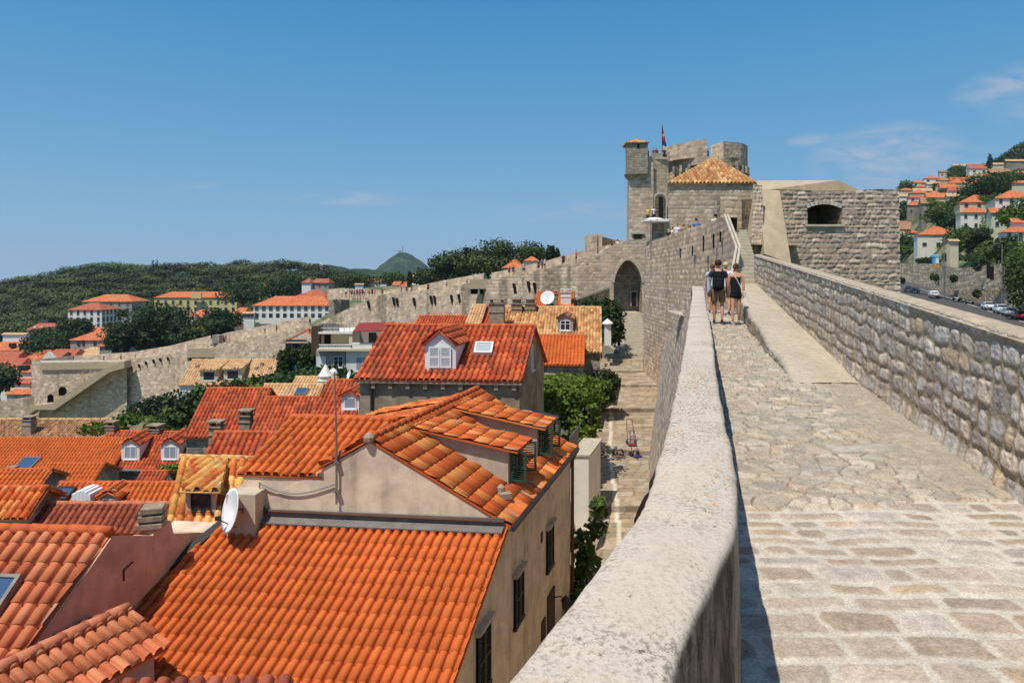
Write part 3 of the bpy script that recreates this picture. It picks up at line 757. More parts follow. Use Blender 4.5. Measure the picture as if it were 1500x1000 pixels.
def wall_prism(name, pts, z0, mat, parent):
    """closed wall body: pts = [(x,y,ztop)...] footprint corners with their own top heights"""
    L = loc_of(parent); n = len(pts); a = sum(pts[i][0]*pts[(i+1)%n][1]-pts[(i+1)%n][0]*pts[i][1] for i in range(n))
    if a < 0: pts = pts[::-1]
    vs = [Vector((p[0], p[1], z0))-L for p in pts]+[Vector(p[:3])-L for p in pts]
    mb = MB(); mb.add(vs, [tuple(range(n))[::-1], tuple(range(n, 2*n))]+[(i, (i+1)%n, n+(i+1)%n, n+i) for i in range(n)])
    return mb.build(name, mat, parent)
def chimney(parent, base, w=.6, d=.5, h=1.2, mat=None, cap='slab', rz=-.1, top_mat=None):
    base = Vector(base)-loc_of(parent); mb = MB(); mat = mat or M_CHIM
    mb.box(base+Vector((0, 0, h/2)), (w, d, h), rz); mb.box(base+Vector((0, 0, h*.72)), (w+.1, d+.1, .07), rz)
    mb.box(base+Vector((0, 0, h+.04)), (w+.16, d+.16, .08), rz)
    if cap == 'slab':
        for s in (-1, 1): mb.box(base+Vector((s*w*.36*math.cos(rz), s*w*.36*math.sin(rz), h+.18)), (.12, d, .2), rz)
        mb.box(base+Vector((0, 0, h+.33)), (w+.2, d+.2, .1), rz)
    elif cap == 'cone':
        mb.lathe(base+Vector((0, 0, h+.08)), [(w*.46, 0), (w*.46, .25), (w*.6, .28), (w*.42, .5), (w*.12, .95), (0.01, 1.05)], 12)
    elif cap == 'dome':
        mb.lathe(base+Vector((0, 0, h+.08)), [(w*.42, 0), (w*.42, .25), (w*.62, .3), (w*.5, .5), (w*.2, .66), (0.01, .72)], 12)
    elif cap == 'pots':
        for s in (-1, 0, 1): mb.cyl(base+Vector((s*w*.28, 0, h)), base+Vector((s*w*.28, 0, h+.4)), .11, .09, 8)
    return mb.build('chimney', mat, parent, bevel=.015)

def skylight(parent, c, U, V, N, w, h, frame=None, glass=None, lift=.05):
    c = Vector(c)-loc_of(parent); mb = MB(); t = .07; b = c-U*w/2-V*h/2+N*(lift-.05)
    for (o_, a_, v_) in ((b, U*t, V*h), (b+U*(w-t), U*t, V*h), (b+U*t, U*(w-2*t), V*t), (b+U*t+V*(h-t), U*(w-2*t), V*t)): mb.obox(o_, a_, v_, N*.16)
    fr = mb.build('skylight', frame or M_METAL, parent)
    pb = MB(); pb.obox(b+U*t*.8+V*t*.8, U*(w-1.6*t), V*(h-1.6*t), N*.13); pb.build('pane', glass or M_GLASSB, fr)
def slope_frame(a, b, c):
    """U along eave a->b, V up-slope, N"""
    U = (Vector(b)-Vector(a)).normalized(); N = plane_n(a, b, c); N = N if N.z > 0 else -N
    V = N.cross(U)
    if V.z < 0: V = -V
    return U, V, N
def dormer(parent, c, U, D, w, h, slope, roofmat, wallmat, kind='gable', frame=None, pane=None, pitch=.2, depth=None, style='cross', over=.12, shut=None, rr=.08, roof_rise=.55):
    """dormer whose front bottom centre c lies on the roof; U along eave, D horizontal up-slope direction, slope = rise/run of the roof"""
    c = Vector(c); U = Vector(U).normalized(); D = Vector(D).normalized(); Z = Vector((0, 0, 1)); N = -D
    L = loc_of(parent)
    a = c-U*w/2; b = c+U*w/2
    if kind == 'gable':
        rise = w/2*roof_rise; dp_e = h/slope; dp_r = (h+rise)/slope
        A1, B1 = a+Z*h, b+Z*h; R1 = c+Z*(h+rise); A2 = A1+D*dp_e; B2 = B1+D*dp_e; R2 = R1+D*dp_r
        mb = MB(); vs = [a-Z*.1, b-Z*.1, B1, R1, A1, A2-Z*.05, B2-Z*.05, R2-Z*.05]
        mb.add([v-L for v in vs], [(0, 1, 2, 3, 4), (0, 4, 5), (1, 6, 2), (4, 3, 7, 5), (3, 2, 6, 7)])
        mb.build('dormer', wallmat, parent)
        dn = (B1-R1).normalized()*over
        for (E1_, E2_, s) in ((B1, B2, 1), (A1, A2, -1)):
            o1 = (E1_-R1).normalized()*over
            q = [E1_+o1-D*over, E2_+o1+D*0.1, R2+D*.02, R1-D*over]
            tiles('dormer_roof', [p+Z*.05 for p in q], roofmat, parent, pitch, .33, 4, under=True, seed=int(abs(c.x*10)))
        ridge('dormer_ridge', R1-D*over+Z*.08, R2+Z*.06, roofmat if False else M_TERR, parent, rr)
    else:
        ds = .28*slope if kind == 'shed' else 0; dp = h/(slope-ds)
        A1, B1 = a+Z*h, b+Z*h; A2 = A1+D*dp+Z*ds*dp; B2 = B1+D*dp+Z*ds*dp
        mb = MB(); mb.add([v-L for v in (a-Z*.1, b-Z*.1, B1, A1, A2-Z*.05, B2-Z*.05)], [(0, 1, 2, 3), (0, 3, 4), (1, 5, 2), (3, 2, 5, 4)])
        mb.build('dormer', wallmat, parent)
        q = [A1-U*over-D*over*1.5, B1+U*over-D*over*1.5, B2+U*over+D*.1, A2-U*over+D*.1]
        tiles('dormer_roof', [p+Z*.04 for p in q], roofmat, parent, pitch, .33, 4, seed=int(abs(c.y*10)))
    if shut: shutters(parent, c+Z*(h*.52)+N*.02, U, N, w*.72, h*.8, shut, False, 12)
    else: window_unit(parent, c+Z*(h*.52), U, N, w*.66, h*.72, frame, pane, style, True, .05)

# ================================================================== generic town house, ridge parallel to its eave
DD = Vector((.286, .958, 0)).normalized()      # the street direction shared by the old town
HOUSES = []
def house(label, xl, xr, ye, yr, Y, s=.42, roof='red', wall=None, Yr=None, depth=None, base=None, hip=0, group=None, near=True, pitch=.225, name='town_house',
          ridge_mat=None, cat='house', wins=None, chims=None, skys=None, doms=None, winstyle='cross', overhang=.22, D=None, far_only=False, back=True):
    """front eave runs between photo points (xl,ye) and (xr,ye) at depth Y (left) and Yr (right); ridge is seen at row yr"""
    Yr = Y if Yr is None else Yr
    if D is None: D = Vector((float(np.interp(xl, [0, 300, 527, 800], [-.14, -.12, .13, .12])), .99, 0)).normalized()
    Z = Vector((0, 0, 1))
    A = P(xl, ye, Y); B = P(xr, ye, Yr); B.z = A.z
    q = (HY-yr)/F; Ym = (Y+Yr)/2
    if depth is None: run = (q*Ym-A.z)/(s-q*D.y)
    else: run = depth/2; s = (q*(Ym+run*D.y)-A.z)/run
    Rl = A+D*run+Z*s*run; Rr = B+D*run+Z*s*run; C = B+D*2*run; E = A+D*2*run
    U = (B-A).normalized(); hp = hip*run
    base = base if base is not None else A.z-7
    if A.x < -6 and Y < 90: base = min(base, -42)
    root = empty(name, (A.x, A.y, base), label=label, cat=cat, group=group)
    wm = wall or M_PLASTER_G; oh = overhang
    ins = lambda p: p
    wtop = .1
    if hip: pts = [(A.x, A.y, A.z-wtop), (B.x, B.y, B.z-wtop), (C.x, C.y, C.z-wtop), (E.x, E.y, E.z-wtop)]
    else: pts = [(A.x, A.y, A.z-wtop), (B.x, B.y, B.z-wtop), (Rr.x, Rr.y, Rr.z-wtop), (C.x, C.y, C.z-wtop), (E.x, E.y, E.z-wtop), (Rl.x, Rl.y, Rl.z-wtop)]
    wall_prism('wall', pts, base, wm, root)
    tm = (TILE if near else TFAR)[roof]
    rm = ridge_mat or {'red': M_TERR, 'orange': M_TERR, 'salmon': M_TERRS, 'brown': M_TERRS, 'patch': M_TERR}.get(roof, M_TERRP)
    Ao = A-D*oh-Z*s*oh-U*oh*.6; Bo = B-D*oh-Z*s*oh+U*oh*.6; Co = C+D*oh-Z*s*oh+U*oh*.6; Eo = E+D*oh-Z*s*oh-U*oh*.6
    RL = Rl-U*(oh*.6-hp); RR = Rr+U*(oh*.6-hp)
    def slope(poly, nm='roof', vd=None):
        if near: tiles(nm, poly, tm, root, pitch, vdir=vd, course= .36 if Y < 45 else .4, segs=5 if Y < 35 else 4, seed=int(xl))
        else: flat_roof_poly(nm, poly, tm, root)
    slope([Ao, Bo, RR, RL], vd=D+Z*s)
    slope([Co, Eo, RL, RR], vd=-D+Z*s)
    if hip:
        slope([Bo, Co, RR] if (RR-RL).length > .3 else [Bo, Co, RR]); slope([Eo, Ao, RL])
    if near:
        ridge('ridge_tiles', RL, RR, rm, root, .1 if Y < 60 else .13, .4 if Y < 60 else .8, 6)
        if hip:
            for (p, q_) in ((Ao, RL), (Bo, RR)): ridge('hip_tiles', p, q_, rm, root, .09, .45, 6)
    info = dict(root=root, A=A, B=B, U=U, D=D, s=s, run=run, Rl=Rl, Rr=Rr, N=Vector((0, 0, 0)))
    N = Z.cross(U); N = -N if N.y > 0 else N
    for (px, py, w_, h_, *rest) in (wins or []):
        c = hit(px, py, A, N)
        if rest and rest[0] == 'shut': shutters(root, c+N*.0, U, N, w_, h_, rest[1], False, 10)
        elif rest and rest[0] == 'dark': window_unit(root, c, U, N, w_, h_, M_DKGREEN, M_GLASS, 'none', True)
        else: window_unit(root, c, U, N, w_, h_, M_WHITE, rest[0] if rest else M_GLASS, winstyle)
    Us, Vs, Ns = slope_frame(A, B, Rl)
    for (px, py, w_, h_, *rest) in (skys or []):
        c = hit(px, py, A, Ns); skylight(root, c+Ns*.06, Us, Vs, Ns, w_, h_, *(rest or []))
    for (px, py, cw, ch, *rest) in (chims or []):
        c = hit(px, py, A, Ns); chimney(root, c-Z*.3, cw, cw*.8, ch+.3, *(rest or []))
    for dct in (doms or []):
        dct = dict(dct); px, py = dct.pop('px'), dct.pop('py'); c = hit(px, py, A, Ns)
        dormer(root, c, U, D, slope=s, **dct)
    return info
# ================================================================== the near house with the long dormers (house A)
E1 = Vector((-.21, 16, -5.66)); Wd = Vector((-.994, .11, 0)); Dd = Vector((.286, .958, 0)); ZZ = Vector((0, 0, 1))
def HA(a, d, z): return Vector((E1.x+Wd.x*a+Dd.x*d, E1.y+Wd.y*a+Dd.y*d, z))
def house_a():
    root = empty('town_house', HA(0, 0, -12), label='plastered house with two long dormers, green shutters and patchwork orange tiles', cat='house')
    zr, ze, HW, LEN = -3.82, -5.66, 3.22, 7.75
    sl = (zr-ze)/HW; xe = 6.2; zle = -4.72
    aL = HW+(zr-zle)/sl
    # walls: main gabled body and left wing
    wall_prism('wall', [tuple(HA(0, 0, ze-.1)), tuple(HA(HW, 0, zr-.1)), tuple(HA(2*HW-.6, 0, ze+.25)), tuple(HA(2*HW-.6, LEN, ze+.25)), tuple(HA(HW, LEN, zr-.1)), tuple(HA(0, LEN, ze-.1))], -12, M_PLASTER, root)
    wall_prism('wing_wall', [tuple(HA(4.2, .02, zle-.1)), tuple(HA(xe+.2, .02, zle-.1)), tuple(HA(xe+.2, 2.2, zle+.7)), tuple(HA(xe+.2, 4.4, zle-.1)), tuple(HA(4.2, 4.4, zle-.1)), tuple(HA(4.2, 2.2, zle+.7))], -12, M_PLASTER, root)
    oh = .035
    R0, R1_ = HA(HW, -oh, zr), HA(HW, LEN+oh, zr)
    tiles('roof', [HA(-.2, -oh, ze-.2*sl), HA(-.2, LEN+oh, ze-.2*sl), R1_, R0], TILE['patch'], root, .29, .40, prof='flat', seed=3)
    tiles('roof', [HA(2*HW-.5, LEN+oh, ze+.5*sl-.05), HA(2*HW-.5, 2.2, ze+.5*sl-.05), HA(HW, 2.2, zr), R1_], TILE['orange'], root, .225, .36, seed=4)
    tiles('roof', [HA(4.45, -oh, zr-(4.45-HW)*sl), HA(4.45, 2.3, zr-(4.45-HW)*sl), HA(HW, 2.3, zr), R0], TILE['orange'], root, .225, .36, seed=4)
    ridge('ridge_tiles', R0, R1_, M_TERR, root, .105, .4)
    # left wing roof, ridge parallel to the picture
    ws = .42; wr = 2.15; zwr = zle+ws*wr
    tiles('wing_roof', [HA(xe+.35, -oh, zle-.06), HA(4.4, -oh, zle-.06), HA(3.55, wr, zwr), HA(xe+.35, wr, zwr)], TILE['orange'], root, .225, .36, 6, seed=6, vdir=Dd+ZZ*ws)
    tiles('wing_roof', [HA(3.6, 2*wr+oh, zle-.06), HA(xe+.35, 2*wr+oh, zle-.06), HA(xe+.35, wr, zwr), HA(3.6, wr, zwr)], TILE['orange'], root, .225, .36, 6, seed=6)
    ridge('ridge_tiles', HA(xe+.35, wr, zwr), HA(3.5, wr, zwr), M_TERR, root, .1, .4)
    # dormers on the street side
    for (d0, d1, af) in ((1.95, 3.15, .45), (4.86, 6.10, .43)):
        zf_ = ze+sl*af; hgt = .92; zt = zf_+hgt; ab = 2.95; zb = zr-(HW-ab)*sl-.02; L = loc_of(root)
        mb = MB(); q = [HA(af, d0, zf_-.1), HA(af, d1, zf_-.1), HA(af, d1, zt), HA(af, d0, zt), HA(ab, d0, zb), HA(ab, d1, zb)]
        mb.add([v-L for v in q], [(0, 1, 2, 3), (0, 3, 4), (1, 5, 2), (3, 2, 5, 4)]); mb.build('dormer', M_PLASTER_G, root)
        g = .3
        kk = (zb-zt)/(ab-af)
        tiles('dormer_roof', [HA(af-g, d0-.16, zt-g*kk+.05), HA(af-g, d1+.16, zt-g*kk+.05), HA(ab+.05, d1+.16, zb+.07), HA(ab+.05, d0-.16, zb+.07)], TILE['patch'], root, .27, .40, prof='flat', seed=9)
        U = Dd; N = -Wd
        cw = HA(af, (d0+d1)/2, zf_+.47)
        window_unit(root, cw+N*.01, U, N, .8, .82, M_DKGREEN, M_GLASS, 'two', True)
        shutters(root, cw+N*.03, U, N, .92, .82, M_GREEN, True, 11)
        fl = MB(); fl.obox(HA(af-.02, d0-.1, zf_-.04)-L, Dd*(d1-d0+.2), N*.35+ZZ*(-.35*sl), ZZ*.05); fl.build('flashing', M_LEAD, root)
    # small shed dormers on the far slope
    for d0 in (2.9, 5.0):
        L = loc_of(root); a1 = 5.55; zt = zr-(a1-HW)*sl+.85
        mb = MB(); q = [HA(a1, d0, zt-.95), HA(a1, d0+1.1, zt-.95), HA(a1, d0+1.1, zt), HA(a1, d0, zt), HA(HW+.2, d0, zr-.1), HA(HW+.2, d0+1.1, zr-.1)]
        mb.add([v-L for v in q], [(0, 3, 2, 1), (0, 4, 3), (1, 2, 5), (3, 4, 5, 2)]); mb.build('dormer', M_PLASTER_G, root)
        tiles('dormer_roof', [HA(a1+.3, d0+1.26, zt), HA(a1+.3, d0-.16, zt), HA(HW+.1, d0-.16, zr+.02), HA(HW+.1, d0+1.26, zr+.02)], TILE['patch'], root, .27, .4, prof='flat', seed=12)
    # windows in the street wall with dark shutters and stone sills
    pl = HA(0, 0, 0); N = Vector((Dd.y, -Dd.x, 0)).normalized(); N = N if N.x > 0 else -N
    for (px, py, w, h, top) in ((706, 962, .78, 1.38, True), (758, 872, .72, 1.26, True), (804, 799, .72, 1.26, False)):
        c = hit(px, py, pl, N)
        window_unit(root, c, Dd, N, w, h, M_DKGREEN, M_DARKROOM, 'none', True, .04)
        shutters(root, c+N*.03, Dd, N, w, h, M_DKGREEN, False, 14)
        mb = MB(); cc = c-loc_of(root)
        mb.obox(cc-Dd*(w/2+.1)+ZZ*(h/2+.01), Dd*(w+.2), N*.16, ZZ*.07); mb.obox(cc-Dd*(w/2+.05)+ZZ*(h/2-.05), Dd*(w+.1), N*.1, ZZ*.06)
        mb.build('window_hood', M_PLASTER_G, root)
    c = hit(793, 786, pl, N); mb = MB(); mb.obox(c-loc_of(root)-Dd*.09-ZZ*.14, Dd*.18, N*.03, ZZ*.28); mb.build('wall_vent', M_DARKMETAL, root)
    # doors low down, one with a lantern above
    for (px, py, w, h) in ((806, 912, .85, 1.9), (795, 925, .4, .7)):
        c = hit(px, py, pl, N); mb = MB(); mb.obox(c-loc_of(root)-Dd*w/2-ZZ*h/2, Dd*w, N*.05, ZZ*h)
        dd = mb.build('door', M_TIMBER, root)
    c = hit(809, 875, pl, N)-loc_of(root); mb = MB()
    mb.tube([c, c+N*.25+ZZ*.08, c+N*.42], .02, 6); mb.box(c+N*.42-ZZ*.16, (.18, .18, .26), .3); mb.lathe(c+N*.42-ZZ*.03, [(.16, 0), (.02, .16)], 8)
    mb.build('lantern', M_DARKMETAL, root)
    # gutter + downpipe
    L = loc_of(root); mb = MB(); mb.tube([HA(-.26, -.1, ze-.17)-L, HA(-.26, LEN, ze-.17)-L], .06, 8); mb.build('gutter', M_DARKMETAL, root)
    mb = MB(); mb.tube([HA(-.26, LEN-.05, ze-.2)-L, HA(-.08, LEN-.05, ze-.5)-L, HA(-.08, LEN-.05, -12)-L], .055, 8); mb.build('downpipe', M_BROWNMETAL, root)
    # ridge ball at gable peak, vent tile
    mb = MB(); mb.lathe(R0-L+ZZ*-.02, [(.0, -.1), (.13, -.04), (.14, .06), (.08, .14), (0, .17)], 10); mb.build('ridge_end', M_CHIM, root)
    c = HA(.28, 1.1, ze+.28*sl)-L; mb = MB(); mb.box(c+ZZ*.08, (.3, .24, .14), .3); mb.lathe(c+ZZ*.14+Vector((-.1, .1, 0)), [(.09, 0), (.1, .12), (.02, .2)], 8); mb.build('vent_tile', M_CHIM, root)
    # flashing + pipe where the lower roof meets the gable
    mb = MB(); q0 = HA(-.05, -.03, -5.775)-L; mb.obox(q0, Wd*6.3, -Dd*.26+ZZ*-.10, ZZ*.03); mb.obox(q0+ZZ*.02, Wd*6.3, -Dd*.04, ZZ*.16); mb.build('flashing', M_LEAD, root)
    mb = MB(); mb.tube([HA(-.05, -.1, -5.66)-L, HA(6.1, -.1, -5.62)-L], .04, 8); mb.build('wall_pipe', M_BROWNMETAL, root)
    # cable looped on the wing wall
    pts = []
    for k in range(13):
        t = k/12; pts.append(HA(5.95-1.9*t, -.05, -4.98-.28*math.sin(math.pi*t)*(1-.3*t)+.05*t)-L)
    mb = MB(); mb.tube(pts, .018, 5); mb.tube([HA(5.95, -.05, -4.95)-L, HA(5.96, -.05, -5.6)-L], .02, 5); mb.build('cable', M_METAL, root)
    # lower roof (lean-to) running down towards the viewer
    low = empty('lean_to_house', HA(0, -5, -12), label='lower house wing under the large plain orange tiled slope', cat='house')
    zt, s2 = -5.86, .485; Lr = 5.2
    n_pl = Dd*1.0
    A0, B0 = HA(6.45, 0.02, zt), HA(-.12, 0.02, zt)
    down = lambda p, k: p-Dd*k-ZZ*(s2*k)
    tiles('roof', [down(A0, Lr)+Wd*1.9, down(B0, Lr), B0, A0+Wd*.2+Dd*0], TILE['orange'], low, .215, .36, 7, seed=21, vdir=Dd+ZZ*s2)
    w0, w1 = down(HA(8.2, 0, zt), Lr-.2), down(HA(0, 0, zt), Lr-.2)
    wall_prism('wall', [(w0.x, w0.y, w0.z-.12), (w1.x, w1.y, w1.z-.12), tuple(HA(0, -.01, zt-.12)), tuple(HA(8.2, -.01, zt-.12))], -12, M_PLASTER, low)
    Lw = loc_of(low); mb = MB()
    mb.obox(down(A0, 5.0)+Wd*1.75-Lw+ZZ*.04, Dd*5+ZZ*(s2*5)-Wd*1.6, Wd*.25, ZZ*.05); mb.build('side_flashing', M_DARKMETAL, low)
    return root
house_a()
# aerial pole in front of the gable
def aerial():
    a = P(493, 738, 16.35); b = P(490, 545, 16.35)
    o = empty('aerial_mast', (a.x, a.y, a.z), label='thin bare metal mast fixed to the gable of the house with long dormers', cat='mast')
    mb = MB(); L = loc_of(o); mb.tube([a-L, a-L+ZZ*1.6, b-L], [.028, .025, .018], 7); mb.box(a-L+Vector((0, .05, 1.0)), (.12, .2, .04)); mb.box(a-L+Vector((0, .05, .3)), (.12, .2, .04)); mb.build('pole', M_METAL, o)
aerial()
def dish(loc, r, az, tilt, label, mast=.4, col=None, group='satellite dishes', name='satellite_dish'):
    o = empty(name, loc, az, label=label, cat='satellite dish', group=group); mb = MB()
    n = 24; prof = [(r*t, .22*r*t*t) for t in (0.001, .3, .6, .85, 1)]
    mb.lathe((0, 0, 0), prof+[(r*1.0, .22*r+.02), (r*.85, .17*r+.015), (.001, .02)][::1], n)
    M = Matrix.Rotation(R(90-tilt), 4, 'X')
    me = mb.me('reflector'); me.transform(Matrix.Translation((0, -.12, mast))@M); link('reflector', me, M_WHITE if col is None else col, o, True)
    mb = MB(); mb.tube([(0, 0.05, 0), (0, .05, mast), (0, -.05, mast)], .025, 6); mb.tube([(0, -.1, mast-r*.8), (0, -r*1.0, mast-r*.25)], .014, 5); mb.box((0, -r*1.0, mast-r*.2), (.07, .12, .09)); mb.build('bracket', M_DARKMETAL, o)
    return o
# ---------------- salmon roofed house with the rose gable wall on the left
def house_c():
    root = empty('town_house', (-9, 11, -12), label='salmon tiled house with a rose plastered side wall and broken stone chimney', cat='house')
    L = loc_of(root)
    # side-wall plane through measured line; verge from (163,782) to (45,950)
    a = Vector((-8.06, 13.72, -5.13)); b = Vector((-8.41, 11.93, -6.47)); dv = (b-a)
    b2 = b+dv*.9; U = Vector((-1, .06, 0)).normalized()
    tiles('roof', [b2+U*7, b2, a, a+U*7], TILE['salmon'], root, .275, .40, 7, seed=31)
    ridge('ridge_tiles', a+U*7+ZZ*.05, a+ZZ*.05, M_TERR, root, .12, .4)
    back = a+Vector((.32, 1.9, -.9)); back2 = a+Vector((.75, 3.6, -2.2))
    tiles('roof', [back2, back2+U*7, a+U*7, a], TILE['orange'], root, .275, .4, 5, seed=32)
    # rose wall: parapet-like side wall, polygon in the photo
    pn = Vector((1, -.2, 0)).normalized()
    pw = [(45, 952), (163, 784), (222, 784), (227, 770), (248, 762), (252, 781), (300, 779), (192, 889), (100, 1010)]
    poly = [hit(x, y, a, pn) for (x, y) in pw]; poly[0] += Vector((0, 0, 0)); mb = MB(); mb.slab([p-L+pn*.04 for p in poly]+[hit(60, 1010, a, pn)-L+pn*.04], -pn*.28); mb.build('side_wall', M_PINK, root)
    wall_prism('wall', [tuple(b2+Vector((-.05, .15, -.2))), tuple(a+Vector((-.05, 0, -.2))), tuple(back2+Vector((-.05, 0, -.2))), tuple(back2+U*7+Vector((0, 0, -.2))), tuple(a+U*7+Vector((0, 0, -.2))), tuple(b2+U*7+Vector((0, .15, -.2)))], -12, M_PINK, root)
    # broken chimney on the wall top
    c = hit(228, 770, a, pn); mb = MB()
    rg = random.Random(3)
    for k in range(3):
        mb.box(c-L+Vector((-.12+.02*k, .05, .02+.17*k)), (.55-.05*k, .42, .13), .2+.05*k)
        if k < 2: mb.box(c-L+Vector((-.2, .05, .12+.17*k)), (.3, .34, .08), .2)
    mb.build('chimney', M_CHIM, root, bevel=.02)
    # skylight at the picture edge
    Us, Vs, Ns = slope_frame(b, b+U, a)
    c = hit(-6, 880, a, Ns); skylight(root, c+Ns*.05, Us, Vs, Ns, .62, .85, M_LEAD, M_GLASSB, .05)
    pv = MB(); cc = hit(178, 850, a, pn)-L+pn*.06; pv.tube([cc, cc+ZZ*.22, cc+ZZ*.24+Vector((.05, .25, .05))], .018, 5); pv.build('iron_hook', M_BROWNMETAL, root)
house_c()
# ---------------- brown roof at the bottom left
def house_d():
    root = empty('town_house', (-7, 8, -12), label='brownish tiled roof with a thick rounded ridge, nearest in the corner', cat='house'); L = loc_of(root)
    zr = -4.15
    a = P(-60, 1012, 6.9); b = P(188, 893, 8.6); z = (a.z+b.z)/2; a = ray(-60, 1012)*(6.25/.604); b = ray(188, 893)*(6.25/.485)
    dn = Vector((b.y-a.y, -(b.x-a.x), 0)).normalized()
    e0, e1 = a, b
    e1b = b+dn*1.08-ZZ*.46; e0 = a+dn*1.08-ZZ*.46
    tiles('roof', [e0, e1b, b, a], TILE['salmon'], root, .205, .36, 8, seed=41, lift=.03)
    tiles('roof', [b-dn*2.6-ZZ*1.1, a-dn*2.6-ZZ*1.1, a, b], TILE['brown'], root, .25, .4, 7, seed=42)
    ridge('ridge_tiles', a+ZZ*.04, b+ZZ*.04, M_TERRS, root, .115, .42)
    ra = (b-a).normalized()
    w = [b-ra*.12+dn*.85-ZZ*.42, b-ra*.12, b-ra*.12-dn*2.3-ZZ*1.05, a-dn*2.3-ZZ*1.05, a, a+dn*.85-ZZ*.42]
    wall_prism('wall', [(p.x, p.y, p.z-.1) for p in w], -12, M_GREYW, root)
    # lower brown roof below it
    low = empty('town_house', (-3, 9, -12), label='low brown tiled roof edge just below the large orange slope', cat='house')
    q0, q1 = P(170, 990, 9.6), P(430, 992, 9.7); q0.z = q1.z = min(q0.z, q1.z)
    tiles('roof', [q0-Dd*2-ZZ*.9, q1-Dd*2-ZZ*.9, q1, q0], TILE['brown'], low, .24, .36, 6, seed=44)
    wall_prism('wall', [tuple(q0-Dd*1.9-ZZ*1.05), tuple(q1-Dd*1.9-ZZ*1.05), tuple(q1-ZZ*.15), tuple(q0-ZZ*.15)], -12, M_GREYW, low)
house_d()
# ---------------- yellow roof with the shed dormer and satellite dish
def house_e():
    info = house('yellow tiled house with a small dark window dormer beside the satellite dish', 247, 372, 778, 671, 17.2, s=.46, D=Vector((-.30, .95, 0)).normalized(), roof='yellow', wall=M_PLASTER_G, Yr=17.0, base=-12, pitch=.25,
          doms=[dict(px=294, py=753, w=.82, h=.62, roofmat=TILE['yellow'], wallmat=M_PLASTER_G, kind='shed', frame=M_DKGREEN, pane=M_GLASS, pitch=.24, style='none', over=.14)])
    r = info['root']
    # plastered stub wall that carries the dish
    mb = MB(); c = P(362, 770, 16.45)-loc_of(r); mb.box(c+Vector((0, .1, .35)), (.72, .8, 1.0), -.1); mb.build('stub_wall', M_PLASTER_G, r)
    dish(P(352, 752, 16.0), .5, R(-52), 14, 'white satellite dish turned edge-on at the foot of the plastered wing wall', .1)
    o = empty('cable_coil', P(379, 747, 16.6), label='coil of grey cable hanging on the corner of the plastered wing', cat='cable')
    mb = MB()
    for k in range(4):
        pts = [(.16*math.cos(t)*(1+.06*k), -.02*k, .16*math.sin(t)*(1-.05*k)) for t in np.linspace(0, 6.1, 18)]; mb.tube(pts, .012, 5)
    mb.build('coil', M_DARKMETAL, o)
house_e()
# ---------------- house B: red roof with white shuttered dormer and skylight
def house_b():
    info = house('old stained stone house with a white shuttered dormer and white skylight in its red roof', 527, 761, 549, 477, 27.2, Yr=26.6, s=.58, D=Vector((.2, .98, 0)).normalized(), roof='red', wall=M_DIRTY, base=-12, pitch=.235, overhang=.25,
        doms=[dict(px=645, py=543, w=1.25, h=1.05, roofmat=TILE['red'], wallmat=M_WHITE, kind='gable', pitch=.2, shut=M_WHITE, roof_rise=.85)],
        skys=[(709, 514, .75, .75, M_WHITE, glass_mat('skylight_pale', sr(170, 180, 172)))])
    r = info['root']; A, B, U, D, s = (info[k] for k in 'ABUDs'); N = ZZ.cross(U); N = -N if N.y > 0 else N; L = loc_of(r)
    mb = MB(); mb.obox(A-L+N*.0-ZZ*.28-U*.1, U*((B-A).length+.2), N*.22, ZZ*.14); mb.build('cornice', M_CHIM, r)
    for k in range(9):
        mb = MB(); p = A-L+U*(.5+k*.7)-ZZ*.5; mb.obox(p, U*.16, N*.16, ZZ*.2); mb.build('bracket', M_CHIM, r)
    mb = MB(); p = A-L+U*.5+N*.05; mb.tube([p-ZZ*.3, p-ZZ*.6, p-ZZ*6], .06, 7); mb.build('downpipe', M_DARKMETAL, r)
    # white window high in the side wall, metal canopy
    Nr = Vector((D.y, -D.x, 0)); c = hit(779, 523, B, Nr); window_unit(r, c, D, Nr, .55, 1.1, M_WHITE, M_CURT, 'two')
    c = B+D*2.4-ZZ*2.05; mb = MB(); mb.obox(c-L, D*1.6, Nr*1.0-ZZ*.25, ZZ*.04); mb.build('metal_canopy', M_METAL, r)
    mb = MB()
    for k in (.05, 1.5):
        mb = MB(); mb.tube([c-L+D*k+Nr*.95-ZZ*.25, c-L+D*k-ZZ*.9], .02, 5); mb.build('canopy_stay', M_DARKMETAL, r)
house_b()
# ================================================================== terrain, street, town
def sgn(x): return np.clip(x, 0, 1)
def road_z(Y): return -7.5+.045*(np.clip(Y, -20, 300)-100)
def road_x(Y): return 88+.413*(Y-117.6)
def terrain_z(X, Y):
    low = -11.5-22*sstep(-X+.25*Y-20, 0, 90)*sstep(Y, 45, 150)          # old town falls away to the left
    low = np.where(X < 0, np.minimum(low, -12-27*sstep(-X, 6, 44)), low)
    far = -34+0*Y                   # wooded rise beyond the town
    w = sstep(Y, 190, 290)*sstep(60-X, 0, 60); z = low*(1-w)+far*w
    z = np.where((X > -60) & (Y > 165), np.maximum(z, -3-8*(1-sstep(Y, 165, 240))), z)*1.0
    rz = road_z(Y); xe = road_x(Y)
    up = rz+5+(np.maximum(.30*(X-84), rz+5)-rz-5)*sstep(X-xe, 2, 24)
    up = np.where(Y < 530, up, up*(1-sstep(Y, 530, 900)))
    r = np.where(X > xe+4.6, up, rz-.4)
    k = sstep(X-.24*Y, 0, 14)*sstep(X, 12, 30)
    z = z*(1-k)+r*k
    return np.where(Y > 900, np.minimum(z, -20), z)
